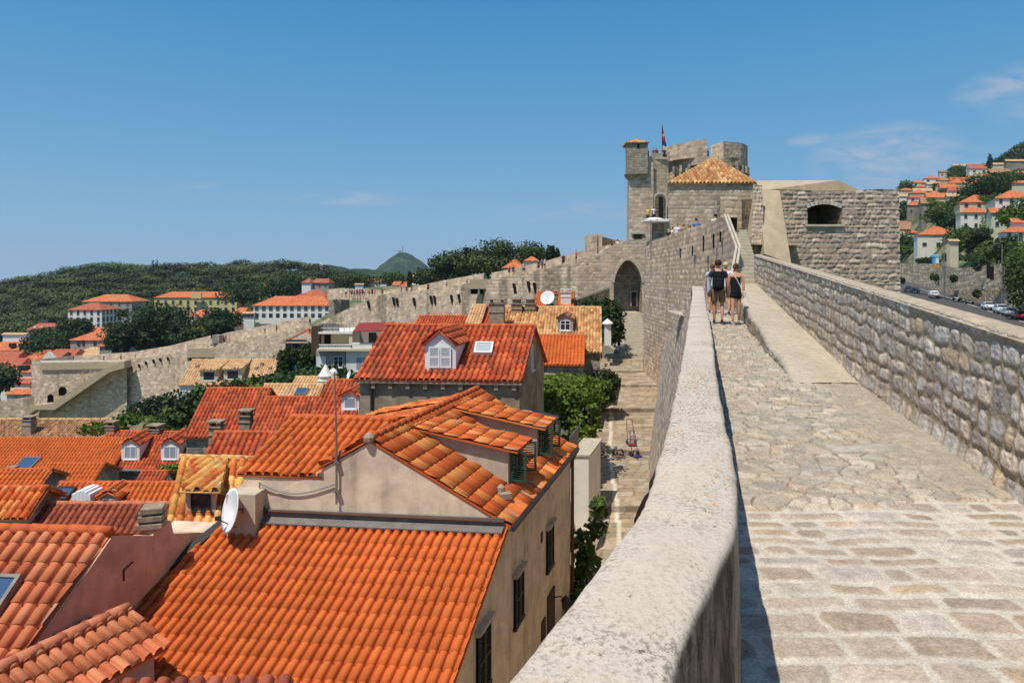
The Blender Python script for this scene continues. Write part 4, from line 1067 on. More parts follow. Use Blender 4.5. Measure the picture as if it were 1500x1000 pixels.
def make_ground():
    xs = np.unique(np.concatenate([np.arange(-40, 60, 4), np.arange(60, 420, 6), np.arange(70, 140, 1.5), np.arange(-420, -40, 10), np.array([-3000, -1500, -900, -600, 480, 560, 700, 900, 1500, 3000])]))
    ys = np.unique(np.concatenate([np.arange(-60, 300, 6), np.arange(300, 940, 12), np.arange(100, 215, 2.), np.array([-300, -120, 1100, 1500, 2500, 4500])]))
    Xg, Yg = np.meshgrid(xs, ys, indexing='ij'); Z = terrain_z(Xg, Yg)
    # keep it under the street
    m = (Xg > -8) & (Xg < 24) & (Yg < 90); Z = np.where(m, np.minimum(Z, -12.4), Z)
    m, t = newmat('ground'); pos = t.n('NewGeometry').outputs['Position']
    c = t.ramp(t.noise(pos, .12, 6, .6), [(.36, sr(66, 84, 46)), (.5, sr(96, 104, 62)), (.60, sr(150, 138, 110))])
    c = t.mix(t.ramp(t.noise(pos, .9, 4), [(.4, 0.0), (.7, .5)]), c, sr(50, 66, 34))
    finish(t, c, .95, t.noise(pos, .8, 5), .8, .5)
    o = grid_mesh('ground', np.stack([Xg, Yg, Z], -1), None, None, MATS['ground'])
    if o.data.polygons[50].normal.z < 0: o.data.flip_normals()
    tag(o, None, None, None, 'structure')
make_ground()

M_STREET = mat_stone('street_stone', 6, .22, .3, .01)
SY = [8, 24, 31.4, 31.5, 39.4, 39.5, 43, 46.9, 47.0, 52.9, 53.0, 58.9, 59.0, 61.9, 62, 62.4, 62.5, 66.5]
SZ = [-11.9, -11.1, -10.72, -10.5, -10.2, -10.0, -9.6, -9.15, -8.93, -8.4, -8.25, -8.1, -7.97, -7.85, -7.65, -7.65, -7.4, -7.3]
SL = [(8, -2.4), (24, 2.3), (31.5, 3.3), (39.5, 4.3), (47, 5.6), (59, 7.6), (66.5, 9.6), (80, 12.5)]
SRt = [(8, 3.2), (24, 6.6), (36, 9.0), (39.5, 9.9), (47, 11.8), (59, 13.4), (66.5, 13.8), (80, 15.2)]
def xl_(Y): return np.interp(Y, [p[0] for p in SL], [p[1] for p in SL])
def xr_(Y): return np.interp(Y, [p[0] for p in SRt], [p[1] for p in SRt])
def make_street():
    Ys = np.unique(np.concatenate([np.arange(8, 66.5, .14), np.array(SY)])); m = 60; s = np.linspace(0, 1, m)
    X = xl_(Ys)[:, None]-.4+(xr_(Ys)-xl_(Ys)+.8)[:, None]*s[None]; Y = np.repeat(Ys[:, None], m, 1)
    Z = np.repeat(np.interp(Ys, SY, SZ)[:, None], m, 1)
    d, a, b = coursed(X-.29*Y, Y, .55, .8, 3, .3, .4, .05)
    c = palette(a, [sr(166,146,120), sr(174,156,130), sr(158,140,116), sr(178,162,138), sr(168,146,118)])*(.82+.28*b[..., None])*(.8+.4*fbm(X*1.3, Y*1.3, 3)[..., None])
    st = sstep(d, .0, .035)[..., None]; c = c*(.62+.38*st)
    line = (np.abs(X-(xl_(Ys)+1.55-.02*(Ys-31))[:, None]) < .10) & (Y > 22) & (Y < 59)
    c = np.where(line[..., None], np.array(sr(206,194,170)), c)
    for y0 in (31.45, 39.45, 46.95, 52.95, 58.95): c = np.where((np.abs(Y-y0) < .07)[..., None], c*.45, c)
    Z = Z+.01*st[..., 0]+.02*(fbm(X*2, Y*2, 8)-.5)
    o = grid_mesh('street', np.stack([X, Y, Z], -1), c, None, M_STREET)
    if o.data.polygons[20].normal.z < 0: o.data.flip_normals()
    tag(o, None, None, None, 'structure')
    # flight of steps at the far end of the street
    st = empty('stone_steps', (10.9, 66.5, -7.4), label='long flight of worn stone steps at the far end of the narrow street', cat='steps'); L = loc_of(st)
    n = 24; mb = MB()
    for k in range(n):
        y = 66.5+12.0*k/n; z = -7.3+3.4*(k+1)/n
        mb.obox(Vector((xl_(y)+.7, y, -9))-L, Vector((xr_(y)-xl_(y)-.9, 0, 0)), Vector((0, 12.6-12.0*k/n+6, 0)), Vector((0, 0, z+9)))
    mb.build('flight', M_COPING, st)
    mb = MB(); y = 66.5; mb.obox(Vector((xl_(y)+.35, y, -8))-L, (.3, 0, 0), (2.6, 12, 0), (0, 0, .9)); mb.build('side_wall', M_RUBBLE, st)
make_street()

# ---------------- trees and plants
M_LEAF = mat_leaf('leaf_green', sr(44, 66, 24), sr(98, 120, 44)); M_LEAFD = mat_leaf('leaf_dark', sr(28, 46, 20), sr(64, 86, 36)); M_LEAFB = mat_leaf('leaf_bright', sr(50, 78, 20), sr(118, 140, 46), .3)
M_PINE = mat_leaf('pine_green', sr(14, 26, 10), sr(82, 98, 34), .04); M_CYP = mat_leaf('cypress_green', sr(22, 38, 20), sr(48, 66, 32), .1)
M_BARK = mat_plain('bark', sr(96, 80, 64), .95, .3, 8, .6)
def leaf_mesh(name, lobes, n, size, seed=0, flat=.0, shell=.55, outward=.7, jit=None, lw=.45):
    """n small leaf quads scattered through ellipsoid lobes [(c, (rx,ry,rz)), ...]"""
    rg = np.random.RandomState(seed)
    vol = np.array([l[1][0]*l[1][1]*l[1][2] for l in lobes])**.7; vol = vol/vol.sum()
    li = rg.choice(len(lobes), n, p=vol)
    C = np.array([list(l[0]) for l in lobes], float)[li]; Rr = np.array([l[1] for l in lobes], float)[li]
    d = rg.randn(n, 3); d /= np.linalg.norm(d, axis=1, keepdims=True)
    r = (shell+(1-shell)*rg.rand(n, 1)**.6)*(.86+.28*rg.rand(n, 1))
    nz = .8+.45*vn(d[:, 0]*2.7+li*3.1, d[:, 1]*2.7+d[:, 2]*2.3, seed)[:, None]
    p = C+d*Rr*r*nz
    nr = d*outward+rg.randn(n, 3)*((1-outward*.5) if jit is None else jit); nr[:, 2] += flat; nr /= np.linalg.norm(nr, axis=1, keepdims=True)
    t = np.cross(nr, rg.randn(n, 3)); t /= np.linalg.norm(t, axis=1, keepdims=True); b = np.cross(nr, t)
    s = (size*(.6+.8*rg.rand(n)))[:, None]
    V = np.stack([p-t*s-b*s*.6, p+t*s-b*s*.5, p+t*s*.7+b*s*.7, p-t*s*.8+b*s*.6], 1).reshape(-1, 3)
    me = bpy.data.meshes.new(name); me.vertices.add(4*n); me.vertices.foreach_set('co', V.ravel().astype(np.float32))
    me.loops.add(4*n); me.loops.foreach_set('vertex_index', np.arange(4*n, dtype=np.int32)); me.polygons.add(n)
    me.polygons.foreach_set('loop_start', np.arange(0, 4*n, 4, dtype=np.int32)); me.update(calc_edges=True)
    lr = rg.rand(len(lobes)); at = me.attributes.new('Rnd', 'FLOAT', 'FACE'); at.data.foreach_set('value', np.clip((1-lw)*rg.rand(n)+lw*lr[li], 0, 1).astype(np.float32))
    return me
def crown_lobes(rg, w, d, h, z0, k, flat=1.0):
    out = []
    for i in range(k):
        a = rg.uniform(0, 6.28); rr = rg.uniform(.15, .72)**.6; z = z0+h*rg.uniform(.2, .85)
        f = 1-.5*abs((z-z0)/h-.45)
        s = rg.uniform(.22, .42)
        out.append(((w/2*rr*math.cos(a)*f, d/2*rr*math.sin(a)*f, z), (w*s, d*s, h*s*flat*.8)))
    out.append(((0, 0, z0+h*.5), (w*.34, d*.34, h*.36)))
    return out
def tree(label, loc, w, h, mat=None, seed=0, n=2500, leaf=.22, trunk=.25, k=9, name='tree', cat='tree', group=None, flat=1.0, kind='round', d=None):
    o = empty(name, loc, 0, label, cat, group); rg = random.Random(seed); mat = mat or M_LEAF; d = d or w
    th = h*trunk
    if kind == 'cypress': lobes = [((0, 0, h*(.12+.8*i/6)), (w/2*math.sin(math.pi*(.15+.8*(1-i/6)))*.9+.1, w/2*math.sin(math.pi*(.15+.8*(1-i/6)))*.9+.1, h*.11)) for i in range(7)]
    elif kind == 'umbrella':
        lobes = [((w*.3*math.cos(a)*r_, w*.3*math.sin(a)*r_, h*(.78+.08*rg.random())), (w*.24, w*.24, h*.10)) for a, r_ in [(rg.uniform(0, 6.28), rg.uniform(.2, 1.1)) for _ in range(k)]]+[((0, 0, h*.84), (w*.36, w*.36, h*.12))]
        th = h*.7
    else: lobes = crown_lobes(rg, w, d, h-th, th, k, flat)
    link('crown', leaf_mesh('crown', lobes, n, leaf, seed, .25), mat, o)
    mb = MB(); r0 = max(.08, w*.035); top = Vector((rg.uniform(-.1, .1)*w, rg.uniform(-.1, .1)*w, th+(h-th)*.35))
    mb.tube([(0, 0, -.3), (top.x*.3, top.y*.3, th*.6), top], [r0, r0*.8, r0*.45], 7)
    for (c, r_) in lobes[:min(6, len(lobes))]:
        c = Vector(c); mb.tube([Vector((top.x*.3, top.y*.3, th*.7)), (c+Vector((0, 0, th*.7)))*.5, c], [r0*.55, r0*.35, r0*.12], 5)
    mb.build('trunk', M_BARK, o, True)
    return o
def bush(label, lobes, n, leaf, mat=None, seed=0, name='shrub', cat='shrub', group=None, stems=True):
    c = Vector(lobes[0][0]); zb = min(l[0][2]-l[1][2] for l in lobes); o = empty(name, (c.x, c.y, zb), 0, label, cat, group)
    L = loc_of(o); ll = [(Vector(l[0])-L, l[1]) for l in lobes]
    link('foliage', leaf_mesh('foliage', ll, n, leaf, seed, .2), mat or M_LEAF, o)
    if stems:
        mb = MB(); cs = Vector((0, 0, 0)); mb.tube([cs, Vector(ll[0][0])*.5+Vector((.1, 0, .1)), Vector(ll[0][0])], [.08, .06, .03], 6)
        mb.build('stem', M_BARK, o, True)
    return o

def T(k): return TILE[k]
Wht = dict(wallmat=M_WHITEW, kind='gable')
def mid_town():
    # street side houses
    i = house('stone house beside the steps with a long cream tiled roof and small blue-grey dormer', 724, 879, 512, 450, 47.5, Yr=46.5, s=.46, roof='cream', wall=M_RUBBLE, base=-12,
          doms=[dict(px=828, py=487, w=1.1, h=1.0, roofmat=T('old'), wallmat=M_GREYW, kind='gable', pane=M_GLASS, pitch=.22)])
    r = i['root']
    for (px, py, w, h, cap) in ((728, 471, 1.1, 1.3, 'slab'), (757, 455, .8, .5, 'dome'), (777, 455, .8, .5, 'dome')):
        c = P(px, py, 50 if cap == 'slab' else 52.5); chimney(r, c-ZZ*.8, w, w*.8, h+.8, M_CHIM, cap)
    house('low stone house with a bright plain orange roof, above the vine trellis', 786, 853, 531, 492, 42.5, Yr=42, s=.46, roof='orange', wall=M_RUBBLE, base=-12)
    house('house with a short orange and cream roof behind the red roof with the skylight', 690, 724, 486, 448, 50, s=.46, roof='red', wall=M_GREYW, base=-12)
    house('narrow pale cream tiled roof next to the broad stone chimney', 678, 697, 490, 447, 49, s=.46, roof='pale', wall=M_GREYW, base=-12)
    house('plain orange roof half hidden behind the red roof ridge', 600, 679, 492, 463, 54, s=.42, roof='red', wall=M_GREYW, base=-12)
    i = house('small orange gabled roof with a dish against the tall rampart', 783, 838, 456, 428, 72, s=.4, roof='orange', wall=M_GREYW, base=-9)
    r = i['root']; chimney(r, P(808, 452, 71), 1.3, 1.0, 1.5, M_CHIM, 'slab'); chimney(r, P(829, 450, 74), 1.1, 1.0, 1.6, M_WHITEW, 'slab')
    dish(P(803, 447, 70), .75, R(-20), 25, 'round white dish on the small house against the rampart', .7)
    # centre-left cluster
    house('red roofed house on rubble stone walls with two chimneys', 273, 372, 637, 569, 38, s=.5, roof='red', wall=M_RUBBLE, base=-14, pitch=.22,
          chims=[(317, 655, .62, 1.1, M_CHIM, 'slab'), (361, 630, .6, .8, M_CHIM, 'slab')])
    house('wide red roof with a small weed growing among its tiles', 368, 478, 633, 582, 36.6, s=.5, roof='red', wall=M_RUBBLE, base=-14)
    house('red roof with a little white dormer beside the stained stone house', 452, 534, 622, 557, 35.5, s=.5, roof='red', wall=M_RUBBLE, base=-14,
          doms=[dict(px=513, py=602, w=.95, h=.8, roofmat=T('red'), wallmat=M_WHITEW, kind='gable', pane=M_CURT, style='none')])
    i = house('cream tiled roof with a blue skylight', 376, 462, 588, 563, 45, s=.42, roof='pale', wall=M_RUBBLE, base=-14, skys=[(442, 576, .8, .8)])
    i2 = house('pale cream roof with a white cone chimney', 424, 482, 572, 552, 50, s=.42, roof='pale', wall=M_RUBBLE, base=-14)
    chimney(i2['root'], P(477, 566, 48), .9, .8, .4, M_WHITEW, 'cone'); chimney(i2['root'], P(488, 560, 52), .6, .6, .3, M_WHITEW, 'dome')
    house('weathered orange roof just behind the yellow tiled house', 303, 402, 668, 634, 24, s=.42, roof='red', wall=M_PLASTER_G, base=-14)
    # left clusters
    W2_ = dict(w=1.25, h=1.15, roofmat=T('red'), wallmat=M_WHITEW, kind='gable', pane=M_CURT, style='two', pitch=.25)
    i = house('house with two white gabled dormers in its red roof and a rubble stone front', 128, 272, 683, 632, 45, Yr=44.6, s=.5, roof='red', wall=M_RUBBLE, base=-16, pitch=.24,
          doms=[dict(px=191, py=676, **W2_), dict(px=249, py=676, **W2_)], wins=[(159, 699, 1.0, .75, M_WHITE)], chims=[(164, 632, .6, .4), (228, 633, .8, .2)])
    mb = MB(); A, B, L = i['A'], i['B'], loc_of(i['root']); mb.tube([A-L-Vector((0, .3, .12)), B-L-Vector((0, .3, .12))], .09, 7); mb.build('gutter', M_LEAD, i['root'])
    house('broad orange roof with a slanted skylight at the left edge of the picture', -70, 150, 706, 642, 43, s=.42, roof='orange', wall=M_GREYW, base=-16, skys=[(41, 681, 1.1, 1.2)], chims=[(20, 705, .3, .6)])
    house('old house with a weathered brown and buff roof in front of the ramp', -40, 152, 640, 614, 62, s=.36, roof='old', wall=M_RUBBLE_OLD, base=-18, chims=[(43, 634, .9, 1.2)])
    house('small orange roof stepping down in front of the broad one', 48, 128, 716, 679, 37, s=.42, roof='orange', wall=M_RUBBLE, base=-16)
    house('orange roof tucked into the left edge between taller ones', -60, 48, 722, 688, 31, s=.42, roof='orange', wall=M_GREYW, base=-16)
    i = house('house with two skylights, a white hood and a tiny gable in its orange roof', 66, 256, 744, 707, 27.5, s=.42, roof='orange', wall=M_GREYW, base=-16,
          skys=[(93, 727, .75, .75, M_DARKMETAL)], doms=[dict(px=160, py=741, w=.8, h=.35, roofmat=T('orange'), wallmat=M_GREYW, kind='gable', style='none')])
    L = loc_of(i['root']); mb = MB(); c = P(122, 732, 27.6)-L
    for k in range(5): mb.box(c+Vector((-.3+.15*k, .3, .12+.06*math.sin(k*.8))), (.14, .9, .34+.12*math.sin(math.pi*k/4)))
    mb.build('vent_hood', M_WHITE, i['root'])
    house('brown ribbed roof behind the rose side wall', 42, 226, 778, 738, 20.5, s=.4, roof='brown', wall=M_PINK, base=-14, pitch=.2)
    house('short faded orange roof over a pinkish cheek wall at the left edge', -60, 40, 752, 714, 20.5, s=.5, roof='patch', wall=M_PINK, base=-14)
    house('tiny red gable roof in front of the rubble stone front', 200, 236, 707, 690, 38, s=.4, roof='red', wall=M_WHITEW, base=-16)
    # pale roof with two dormers and the ivy building
    pd = dict(w=2.2, h=1.5, roofmat=T('pale'), wallmat=M_CREAMW, kind='shed', style='none', over=.2, pitch=.4)
    i = house('long pale tiled roof with two shed dormers below the rampart', 263, 414, 563, 527, 84, s=.5, roof='pale', wall=M_WHITEW, base=-25, pitch=.3,
          doms=[dict(px=306, py=560, **pd), dict(px=341, py=558, **pd)], depth=None)
    for (px, py) in ((289, 538), (294, 543), (376, 541), (384, 535), (396, 541)):
        mb = MB(); Ns = slope_frame(i['A'], i['B'], i['Rl'])[2]; c = hit(px, py, i['A'], Ns)-loc_of(i['root']); mb.box(c+ZZ*.15, (.35, .5, .4)); mb.build('roof_vent', M_CHIM, i['root'])
    i = house('pale stone summerhouse with a dusty pink hipped roof, ivy below it', 418, 464, 500, 482, 66, s=.5, roof='brown', wall=M_CREAMW, base=-18, hip=.9, near=True, pitch=.35,
          wins=[(434, 508, 2.0, 1.4, 'dark')])
    window_unit(i['root'], P(433, 541, 65.2), (1, 0, 0), (0, -1, 0), 1.3, 1.9, M_WHITE, M_CURT, 'two')
    bush('dense ivy covering the summerhouse below its pink roof', [(P(436, 524, 65.6), (2.0, .7, 1.0)), (P(420, 535, 65.4), (.8, .7, 1.3)), (P(452, 532, 65.4), (.9, .7, 1.6)), (P(436, 553, 65.0), (2.6, .8, .7))], 5200, .13, M_LEAFD, 3, 'ivy', 'ivy')
mid_town()

def terrace_building():
    root = empty('apartment_building', P(515, 560, 63), label='pale building with a balustraded balcony, roof terrace and dark red awning', cat='building'); L = loc_of(root)
    Y = 63.0
    def bx(name, x0, x1, y0, y1, dep, mat, off=0.0):
        a = P(x0, y1, Y+off); b = P(x1, y0, Y+off); mb = MB(); mb.obox(a-L, (b.x-a.x, 0, 0), (0, dep, 0), (0, 0, b.z-a.z)); return mb.build(name, mat, root)
    bx('wall', 463, 506, 513, 600, 8, M_GREYW); bx('wall', 507, 575, 513, 600, 8, M_WHITEW, -.05)
    bx('upper_wall', 468, 511, 489, 512, 5, M_CREAMW, 1.6); bx('upper_wall', 511, 516, 486, 506, 5, M_CREAMW, .5)
    bx('terrace_slab', 466, 516, 486.5, 489, 6, M_WHITEW, .4); bx('terrace_slab', 464, 575, 511, 514, 3, M_CREAMW, -.5)
    bx('upper_wall', 516, 565, 483, 505, 3, M_GREYW, 3.6); bx('side_wall', 456, 468, 478, 520, 6, M_TIMBER, 1.0)
    bx('door', 475, 484, 490, 504, .1, M_DARKROOM, 1.5); bx('door', 540, 551, 487, 504, .1, M_DARKROOM, 3.4)
    bx('low_wall', 516, 546, 502, 504.5, .3, M_WHITE, .3)
    mb = MB()
    for k in range(21):
        c = P(469+2.2*k, 511, Y-.3)-L; mb.lathe(c, [(.05, 0), (.09, .06), (.05, .2), (.04, .32), (.06, .36)], 6)
    a = P(468, 505, Y-.3)-L; mb.box(a+Vector((1.45, 0, 0)), (3.0, .2, .08)); mb.build('balustrade', M_WHITEW, root)
    bx('balcony_rail', 516, 545, 505, 510, .08, M_WHITEW, -.3)
    for z in (0, .35, .8):
        mb = MB(); a = P(470, 486, Y+.5)-L+ZZ*z; mb.tube([a, a+Vector((2.7, 0, 0))], .025, 5); mb.build('railing', M_METAL, root)
    for k in range(6):
        mb = MB(); a = P(470, 486, Y+.5)-L+Vector((.54*k, 0, 0)); mb.tube([a, a+ZZ*.85], .025, 5); mb.build('railing_post', M_METAL, root)
    bx('terrace_screen', 473, 497, 475, 486, .05, M_METAL, 1.5)
    a, b = P(517, 486, Y-.6), P(572, 485, Y-.6)
    mb = MB(); mb.slab([a-L, b-L, b-L+Vector((0, 2.6, .62)), a-L+Vector((0, 2.6, .62))], (0, 0, .06)); mb.build('awning', M_AWN, root)
    window_unit(root, P(495.5, 530, Y), (1, 0, 0), (0, -1, 0), .85, 1.0, M_WHITE, M_GLASS, 'cross'); window_unit(root, P(470.5, 530, Y), (1, 0, 0), (0, -1, 0), .9, 1.0, M_WHITE, M_WHITE, 'two')
    window_unit(root, P(531, 533, Y-.05), (1, 0, 0), (0, -1, 0), 1.2, 1.3, M_WHITE, M_CURT, 'two')
    o = dish(P(514, 557, 57), .4, R(-60), 20, 'tiny white dish behind the cone chimney', .4)
terrace_building()

def street_things():
    # vine pergola
    o = bush('bright green vines grown over a trellis beside the street', [(P(818, 571, 36), (1.5, 1.4, .5)), (P(840, 580, 35.5), (1.5, 1.3, .6)), (P(848, 605, 35), (1.1, 1.0, .9)), (P(853, 632, 34.5), (.7, .8, .9)), (P(806, 590, 34), (.5, .8, 1.0)),
        (P(830, 560, 38), (1.9, 1.6, .4)), (P(822, 650, 33.2), (1.0, .7, .4)), (P(852, 655, 33.4), (.4, .5, .8))], 9000, .10, M_LEAFB, 11, 'vine_trellis', 'vine')
    L = loc_of(o)
    for (px, py) in ((812, 650), (862, 650), (866, 570), (800, 575)):
        mb = MB(); a = P(px, py, 34.0)-L; mb.tube([Vector((a.x, a.y, 0)), Vector((a.x, a.y, 2.6))], .05, 6); mb.build('post', M_DARKMETAL, o)
    w_ = empty('garden_wall', P(848, 745, 30), label='short white garden wall beside the plastered house, facing the viewer', cat='wall'); L = loc_of(w_)
    mb = MB(); a = P(835, 668, 29.5); b = P(862, 668, 29.5); mb.obox(Vector((a.x, a.y, -11.3))-L, (b.x-a.x, -.06, 0), (.9, 3.0, 0), (0, 0, a.z+11.3)); mb.build('wall', M_WHITEW, w_)
    mb = MB(); mb.obox(Vector((a.x-.05, a.y-.05, a.z))-L, (b.x-a.x+.1, -.06, 0), (.95, 3.1, 0), (0, 0, .08)); mb.build('coping', M_COPING, w_)
    gt = empty('gate_lantern', P(862, 655, 40.3), label='small dark framed garden gate at the edge of the street', cat='gate'); mb = MB(); mb.box((0, 0, .9), (.7, .08, 1.2)); mb.build('panel', M_DARKROOM, gt)
    for s in (-1, 1):
        mb = MB(); mb.box((s*.42, 0, .9), (.1, .16, 1.8)); mb.build('post', M_METAL, gt)
    mb = MB(); mb.box((0, 0, 1.75), (.9, .16, .1)); mb.build('lintel', M_METAL, gt)
    # big leaved climber at the house corner
    rg = random.Random(5); o = empty('climbing_plant', P(862, 865, 24.4), label='climbing plant with large round leaves at the far corner of the plastered house', cat='plant'); L = loc_of(o)
    lob = [(P(848, 850, 24.2)-L, (.45, .4, .55)), (P(852, 800, 24.2)-L, (.42, .4, .6)), (P(876, 742, 24.6)-L, (.32, .35, .42)), (P(872, 772, 24.6)-L, (.42, .4, .4)), (P(860, 825, 24.0)-L, (.5, .5, .5)), (P(850, 880, 23.5)-L, (.6, .5, .6)), (P(840, 905, 22.6)-L, (.5, .5, .6))]
    link('foliage', leaf_mesh('foliage', lob, 620, .135, 8, .7, .2, .4), M_LEAF, o)
    mb = MB(); mb.tube([(0, 0, -.6), P(858, 820, 24.3)-L, P(874, 745, 24.6)-L], [.05, .04, .02], 6); mb.build('stem', M_BARK, o, True)
    # clothes line with dark cloth next to the pergola
    o = empty('washing_line', P(838, 660, 27), label='grey cloth hanging from a line by the corner of the plastered roof', cat='washing line'); L = loc_of(o)
    mb = MB(); a, b = P(834, 640, 26)-L, P(852, 618, 29)-L; mb.tube([a, b], .015, 5); mb.build('line', M_METAL, o)
    mb = MB(); mb.slab([a, a*.3+b*.7, a*.3+b*.7-ZZ*1.0, a-ZZ*1.25], (.02, -.01, 0)); mb.build('cloth', M_LEAD, o)
    # dark shrub by the stone house, big-leaf shrubs, oleander near the steps
    bush('dark rounded shrub against the stone house wall on the street', [(P(888, 562, 45.5), (.9, .8, 1.0)), (P(884, 575, 45), (.8, .7, .8))], 1500, .10, M_LEAFD, 14)
    bush('dark bush at the foot of the street steps', [(P(888, 470, 64), (1.8, 1.3, 1.6)), (P(878, 455, 66), (2.2, 1.4, 1.2)), (P(894, 485, 63), (1.2, 1.2, 1.4))], 2600, .16, M_LEAFD, 15)
    g = empty('stone_gatepost', P(890, 505, 61), label='pale stone gate pillar with a cap beside the dark bush', cat='pillar'); mb = MB(); mb.box((0, 0, .9), (.55, .5, 1.9)); mb.lathe((0, 0, 1.85), [(.5, 0), (.5, .1), (.15, .4), (.01, .5)], 8); mb.build('pillar', M_WHITEW, g)
    # hand trucks
    def truck(px, py, Y, mat, label, rz, lean):
        o = empty('hand_truck', P(px, py, Y), rz, label, 'hand truck', 'hand trucks left in the street')
        fr = MB()
        for s in (-1, 1): fr.tube([(s*.2, .05, .12), (s*.2, lean*.6+.05, .8), (s*.17, lean+.05, 1.35), (s*.05, lean+.1, 1.45)], .022, 6)
        for z in (.3, .7, 1.1): fr.tube([(-.2, lean*z/1.3+.05, z), (.2, lean*z/1.3+.05, z)], .016, 5)
        fr.build('frame', mat, o); mb = MB(); mb.box((0, -.16, .05), (.5, .36, .03)); mb.build('toe_plate', mat, o)
        for s in (-1, 1):
            mb = MB(); mb.cyl((s*.2, .1, .13), (s*.28, .1, .13), .13, n=14); mb.build('wheel', M_DARKMETAL, o)
    truck(925, 651, 40.6, mat_plain('red_paint', sr(150, 48, 42), .5, .1), 'red hand truck standing in the middle of the street', .1, .4)
    truck(931, 668, 39.2, mat_plain('blue_paint', sr(52, 58, 122), .5, .1), 'dark blue hand truck standing below the red one', .5, .25)
street_things()

# shrubs and dry stone wall left of the summerhouse
def left_greens():
    L = [(470, 548, 60, 3.0, 1.6), (440, 560, 58, 3.2, 1.6), (408, 562, 57, 3.2, 1.7), (372, 568, 56, 3.2, 1.6), (338, 575, 55, 3.0, 1.8), (310, 588, 54, 2.8, 2.2), (282, 600, 53, 2.6, 2.4), (262, 612, 52.5, 2.0, 1.8)]
    for i, (px, py, Y, w, h) in enumerate(L):
        p = P(px, py, Y); names = ['beside the summerhouse', 'under the ivy', 'below the long pale roof, on its east side', 'below the long pale roof, under its second dormer', 'below the long pale roof, under its first dormer', 'behind the red roofed house with two chimneys, upper', 'behind the red roofed house with two chimneys, middle', 'at the end of the dry stone wall']
        bush('dense dark green laurel '+names[i], [(p-ZZ*.5, (w*.9, 1.6, h*.8)), (p+Vector((-1.0, -.5, -h*.5)), (w*.7, 1.6, h*.7)), (p+Vector((1.2, .4, -h*.3)), (w*.6, 1.5, h*.6))], 3400, .14, M_LEAF if i % 2 else M_LEAFD, 20+i, 'laurel_bush', 'bush', 'laurels in front of the rampart')
    a, b, c = P(140, 636, 66), P(200, 614, 66), P(250, 606, 66)
    masonry('dry_stone_wall', [(p.x, p.y, p.z-3) for p in (a, b, c)], [a, b, c], M_STONE_FAR, .16, .35, .5, 3, .08, .04)
    tag(bpy.data.objects['dry_stone_wall'], 'dry stone garden wall sloping up behind the house with two dormers', 'wall')
    p = P(150, 628, 63); bush('low green weeds by the dry stone wall', [(p, (2.2, 1, .5)), (p+Vector((2, 1, .7)), (1.6, 1, .5))], 900, .15, M_LEAFB, 31)
    for px, py, Y, lb in ((205, 603, 120, 'low scrub at the foot of the rampart, lower clump'), (228, 592, 120, 'low scrub at the foot of the rampart, upper clump')):
        p = P(px, py, Y); bush(lb, [(p, (2.6, 1.5, 1.4)), (p+Vector((2, 0, .6)), (1.6, 1.5, 1.2))], 700, .25, M_LEAFD, int(px))
    p = P(246, 692, 40); bush('green shrub in a gap between the roofs near the rubble stone front', [(p, (.8, .6, .45))], 700, .09, M_LEAFB, 6)
left_greens()
# ================================================================== the ramparts and the fort
RAMP_COLS = [sr(184,166,146), sr(194,176,156), sr(174,158,140), sr(200,184,162), sr(186,166,142), sr(166,152,136), sr(204,190,168)]
GREY_COLS = [sr(172,156,140), sr(184,168,150), sr(162,148,134), sr(190,174,154), sr(176,158,138), sr(154,142,128), sr(196,182,164)]
def into(root, o):
    """parent a mesh that was built in world coordinates to an empty"""
    o.data.transform(Matrix.Translation(-root.matrix_basis.translation)); o.parent = root; KIDS.setdefault(root.name, []).append(o); return o
def cap(root, name, pts, back, drop, mat, thick=.12):
    """flat coping strip along a 3-D polyline: back = offset vector"""
    mb = MB(); L = loc_of(root)
    for p, q in zip(pts[:-1], pts[1:]):
        p, q = Vector(p)-L, Vector(q)-L; mb.add([p, q, q+Vector(back), p+Vector(back), p-ZZ*drop, q-ZZ*drop, q+Vector(back)-ZZ*drop, p+Vector(back)-ZZ*drop], [(0, 1, 2, 3), (4, 7, 6, 5), (0, 4, 5, 1), (3, 2, 6, 7)])
    return mb.build(name, mat, root)
